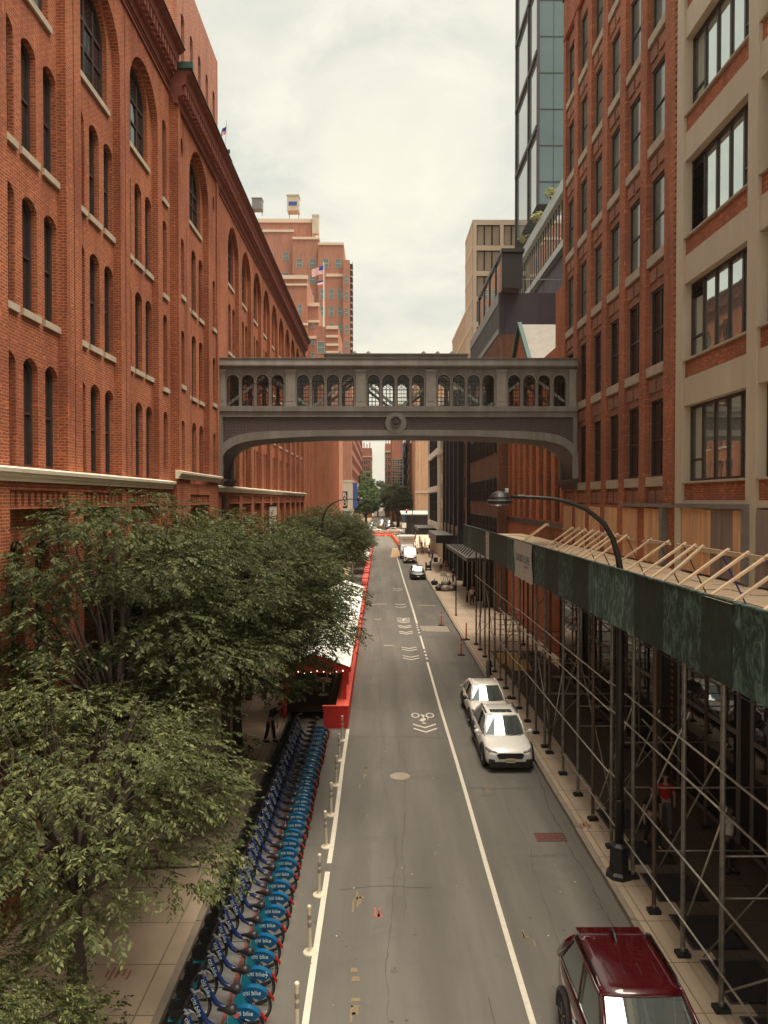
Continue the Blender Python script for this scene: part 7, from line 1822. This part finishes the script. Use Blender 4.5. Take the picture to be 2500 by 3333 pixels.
person('man in a white shirt and black shorts walking beyond the rubbish', (8.2, 99, .15), R(180), 'cl_white', 'cl_black', shorts=True, stride=.1, skin='skin_dk')
person('woman in a coral patterned dress walking beyond the rubbish', (8.95, 100, .15), R(175), 'cl_pink', 'cl_pink', shorts=True, stride=.18, h=1.64)
person('person in a blue shirt standing by a dark suitcase', (8.15, 114.5, .15), R(5), 'cl_blue', 'cl_black', skin='skin_dk', stride=.04)
t = thing('suitcase', 'dark suitcase beside the person in the blue shirt', 'suitcase', (8.65, 114.0, .15)); m = MB(); m.box(-.3, .3, -.15, .15, .05, .75); m.build('case_shell', 'cl_black', t, bevel=.05); m = MB(); m.path([(-.12, 0, .75), (-.12, 0, 1.0), (.12, 0, 1.0), (.12, 0, .75)], .012, 5); m.build('handle', 'steel', t)
person('man in a black shirt walking in the shade under the shed', (7.55, 20.3, .15), R(8), 'cl_black', 'cl_black', stride=.2)
person('person in a bright red shirt walking in the shade under the shed', (8.25, 21.2, .15), R(-5), 'cl_red', 'cl_grey', stride=.15)
person('person in a light shirt standing deep in the shade under the shed', (9.0, 18.9, .15), R(30), 'cl_white', 'cl_black', skin='skin_dk', stride=.05)
person('pedestrian in dark shorts half hidden behind the nearest tree trunk', (-7.0, 16.4, .15), R(190), 'cl_grey', 'cl_black', shorts=True, stride=.2)
person('person bending over the far end of the docked bikes beneath the tree', (-4.35, 29.3, .15), R(60), 'cl_black', 'cl_black', bend=.5, stride=.15)
crowd = [(-3.0, 150, 'cl_white', 'cl_grey', 'diner in a white shirt behind the red planters, nearest of the far diners'), (-2.6, 66, 'cl_black', 'cl_black', 'diner in black just beyond the end of the white tent'), (-3.1, 68.5, 'cl_white', 'cl_black', 'diner in white just beyond the end of the white tent'), (-2.5, 71, 'cl_grey', 'cl_black', 'diner in grey behind the red planters beyond the white tent'), (9.2, 150, 'cl_white', 'cl_grey', 'person in white outside the far canopy'), (8.4, 154, 'cl_red', 'cl_black', 'person in red outside the far canopy'), (7.6, 160, 'cl_black', 'cl_black', 'person in black near the outdoor tables on the right'), (9.0, 166, 'cl_grey', 'cl_black', 'person in grey among the outdoor tables on the right'), (-2.4, 192, 'cl_black', 'cl_grey', 'cyclist-like figure in black at the left end of the orange barriers'), (1.3, 208, 'cl_blue', 'cl_black', 'person in blue crossing behind the orange barriers'), (8.3, 124, 'cl_white', 'cl_black', 'person in white passing between the flat canopies'), (7.5, 130, 'cl_grey', 'cl_black', 'person in grey beside the box truck on the pavement'), (9.2, 136, 'cl_red', 'cl_grey', 'person in red under the far thin canopy'), (8.1, 143, 'cl_blue', 'cl_black', 'person in blue among the outdoor tables'), (6.9, 172, 'cl_white', 'cl_grey', 'person in white nearest the kerb before the avenue'), (8.8, 181, 'cl_black', 'cl_black', 'person in black nearest the avenue on the right'), (2.0, 246, 'cl_black', 'cl_black', 'lone dark figure in the road beyond the avenue')]
pr = {}
for i, (x, y, a, b_, lab) in enumerate(crowd):
    if not pr: pr[0] = person(lab, (x, y, .15 if abs(x) > 5.9 else .0), R(i * 70), a, b_); continue
    me_cache = {}
    def remat(me, mt):
        if (me.name, mt) not in _wc:
            q = me.copy(); q.materials.clear(); q.materials.append(M[mt]); _wc[(me.name, mt)] = q
        return _wc[(me.name, mt)]
    if 1 not in pr: pr[1] = {c.name.split('.')[0]: c.data for c in pr[0].children}
    dup(pr[0], (x, y, .15 if abs(x) > 5.9 else .0), R(i * 70), lab, swap={'shirt': remat(pr[1]['shirt'], a), 'trousers': remat(pr[1]['trousers'], b_)})
for k in range(6):
    t = thing('outdoor_table', 'small round outdoor table on the right pavement near the far canopies, %s' % ordw(k), 'table', (8.0 + (k % 2) * 1.2, 140 + k * 4, .15), 0, 'outdoor tables near the far canopies')
    m = MB(); m.lathe((0, 0, 0), [(.25, 0), (.03, .03), (.03, .72), (.4, .73), (.4, .76)], 12); m.build('table_top', 'steel', t)
m = None
# rename sub-objects whose mesh names leaked and finish
for o in COL.objects:
    if o.parent is None and 'kind' not in o.keys() and 'label' not in o.keys() and o.type in ('MESH', 'EMPTY'): print('UNTAGGED', o.name)
print('objects', len(COL.objects), 'top', sum(1 for o in COL.objects if o.parent is None))

for o in COL.objects:
    if 'label' in o.keys() and len(o['label'].replace(',', '').split()) > 16: print('LONG', o['label'])
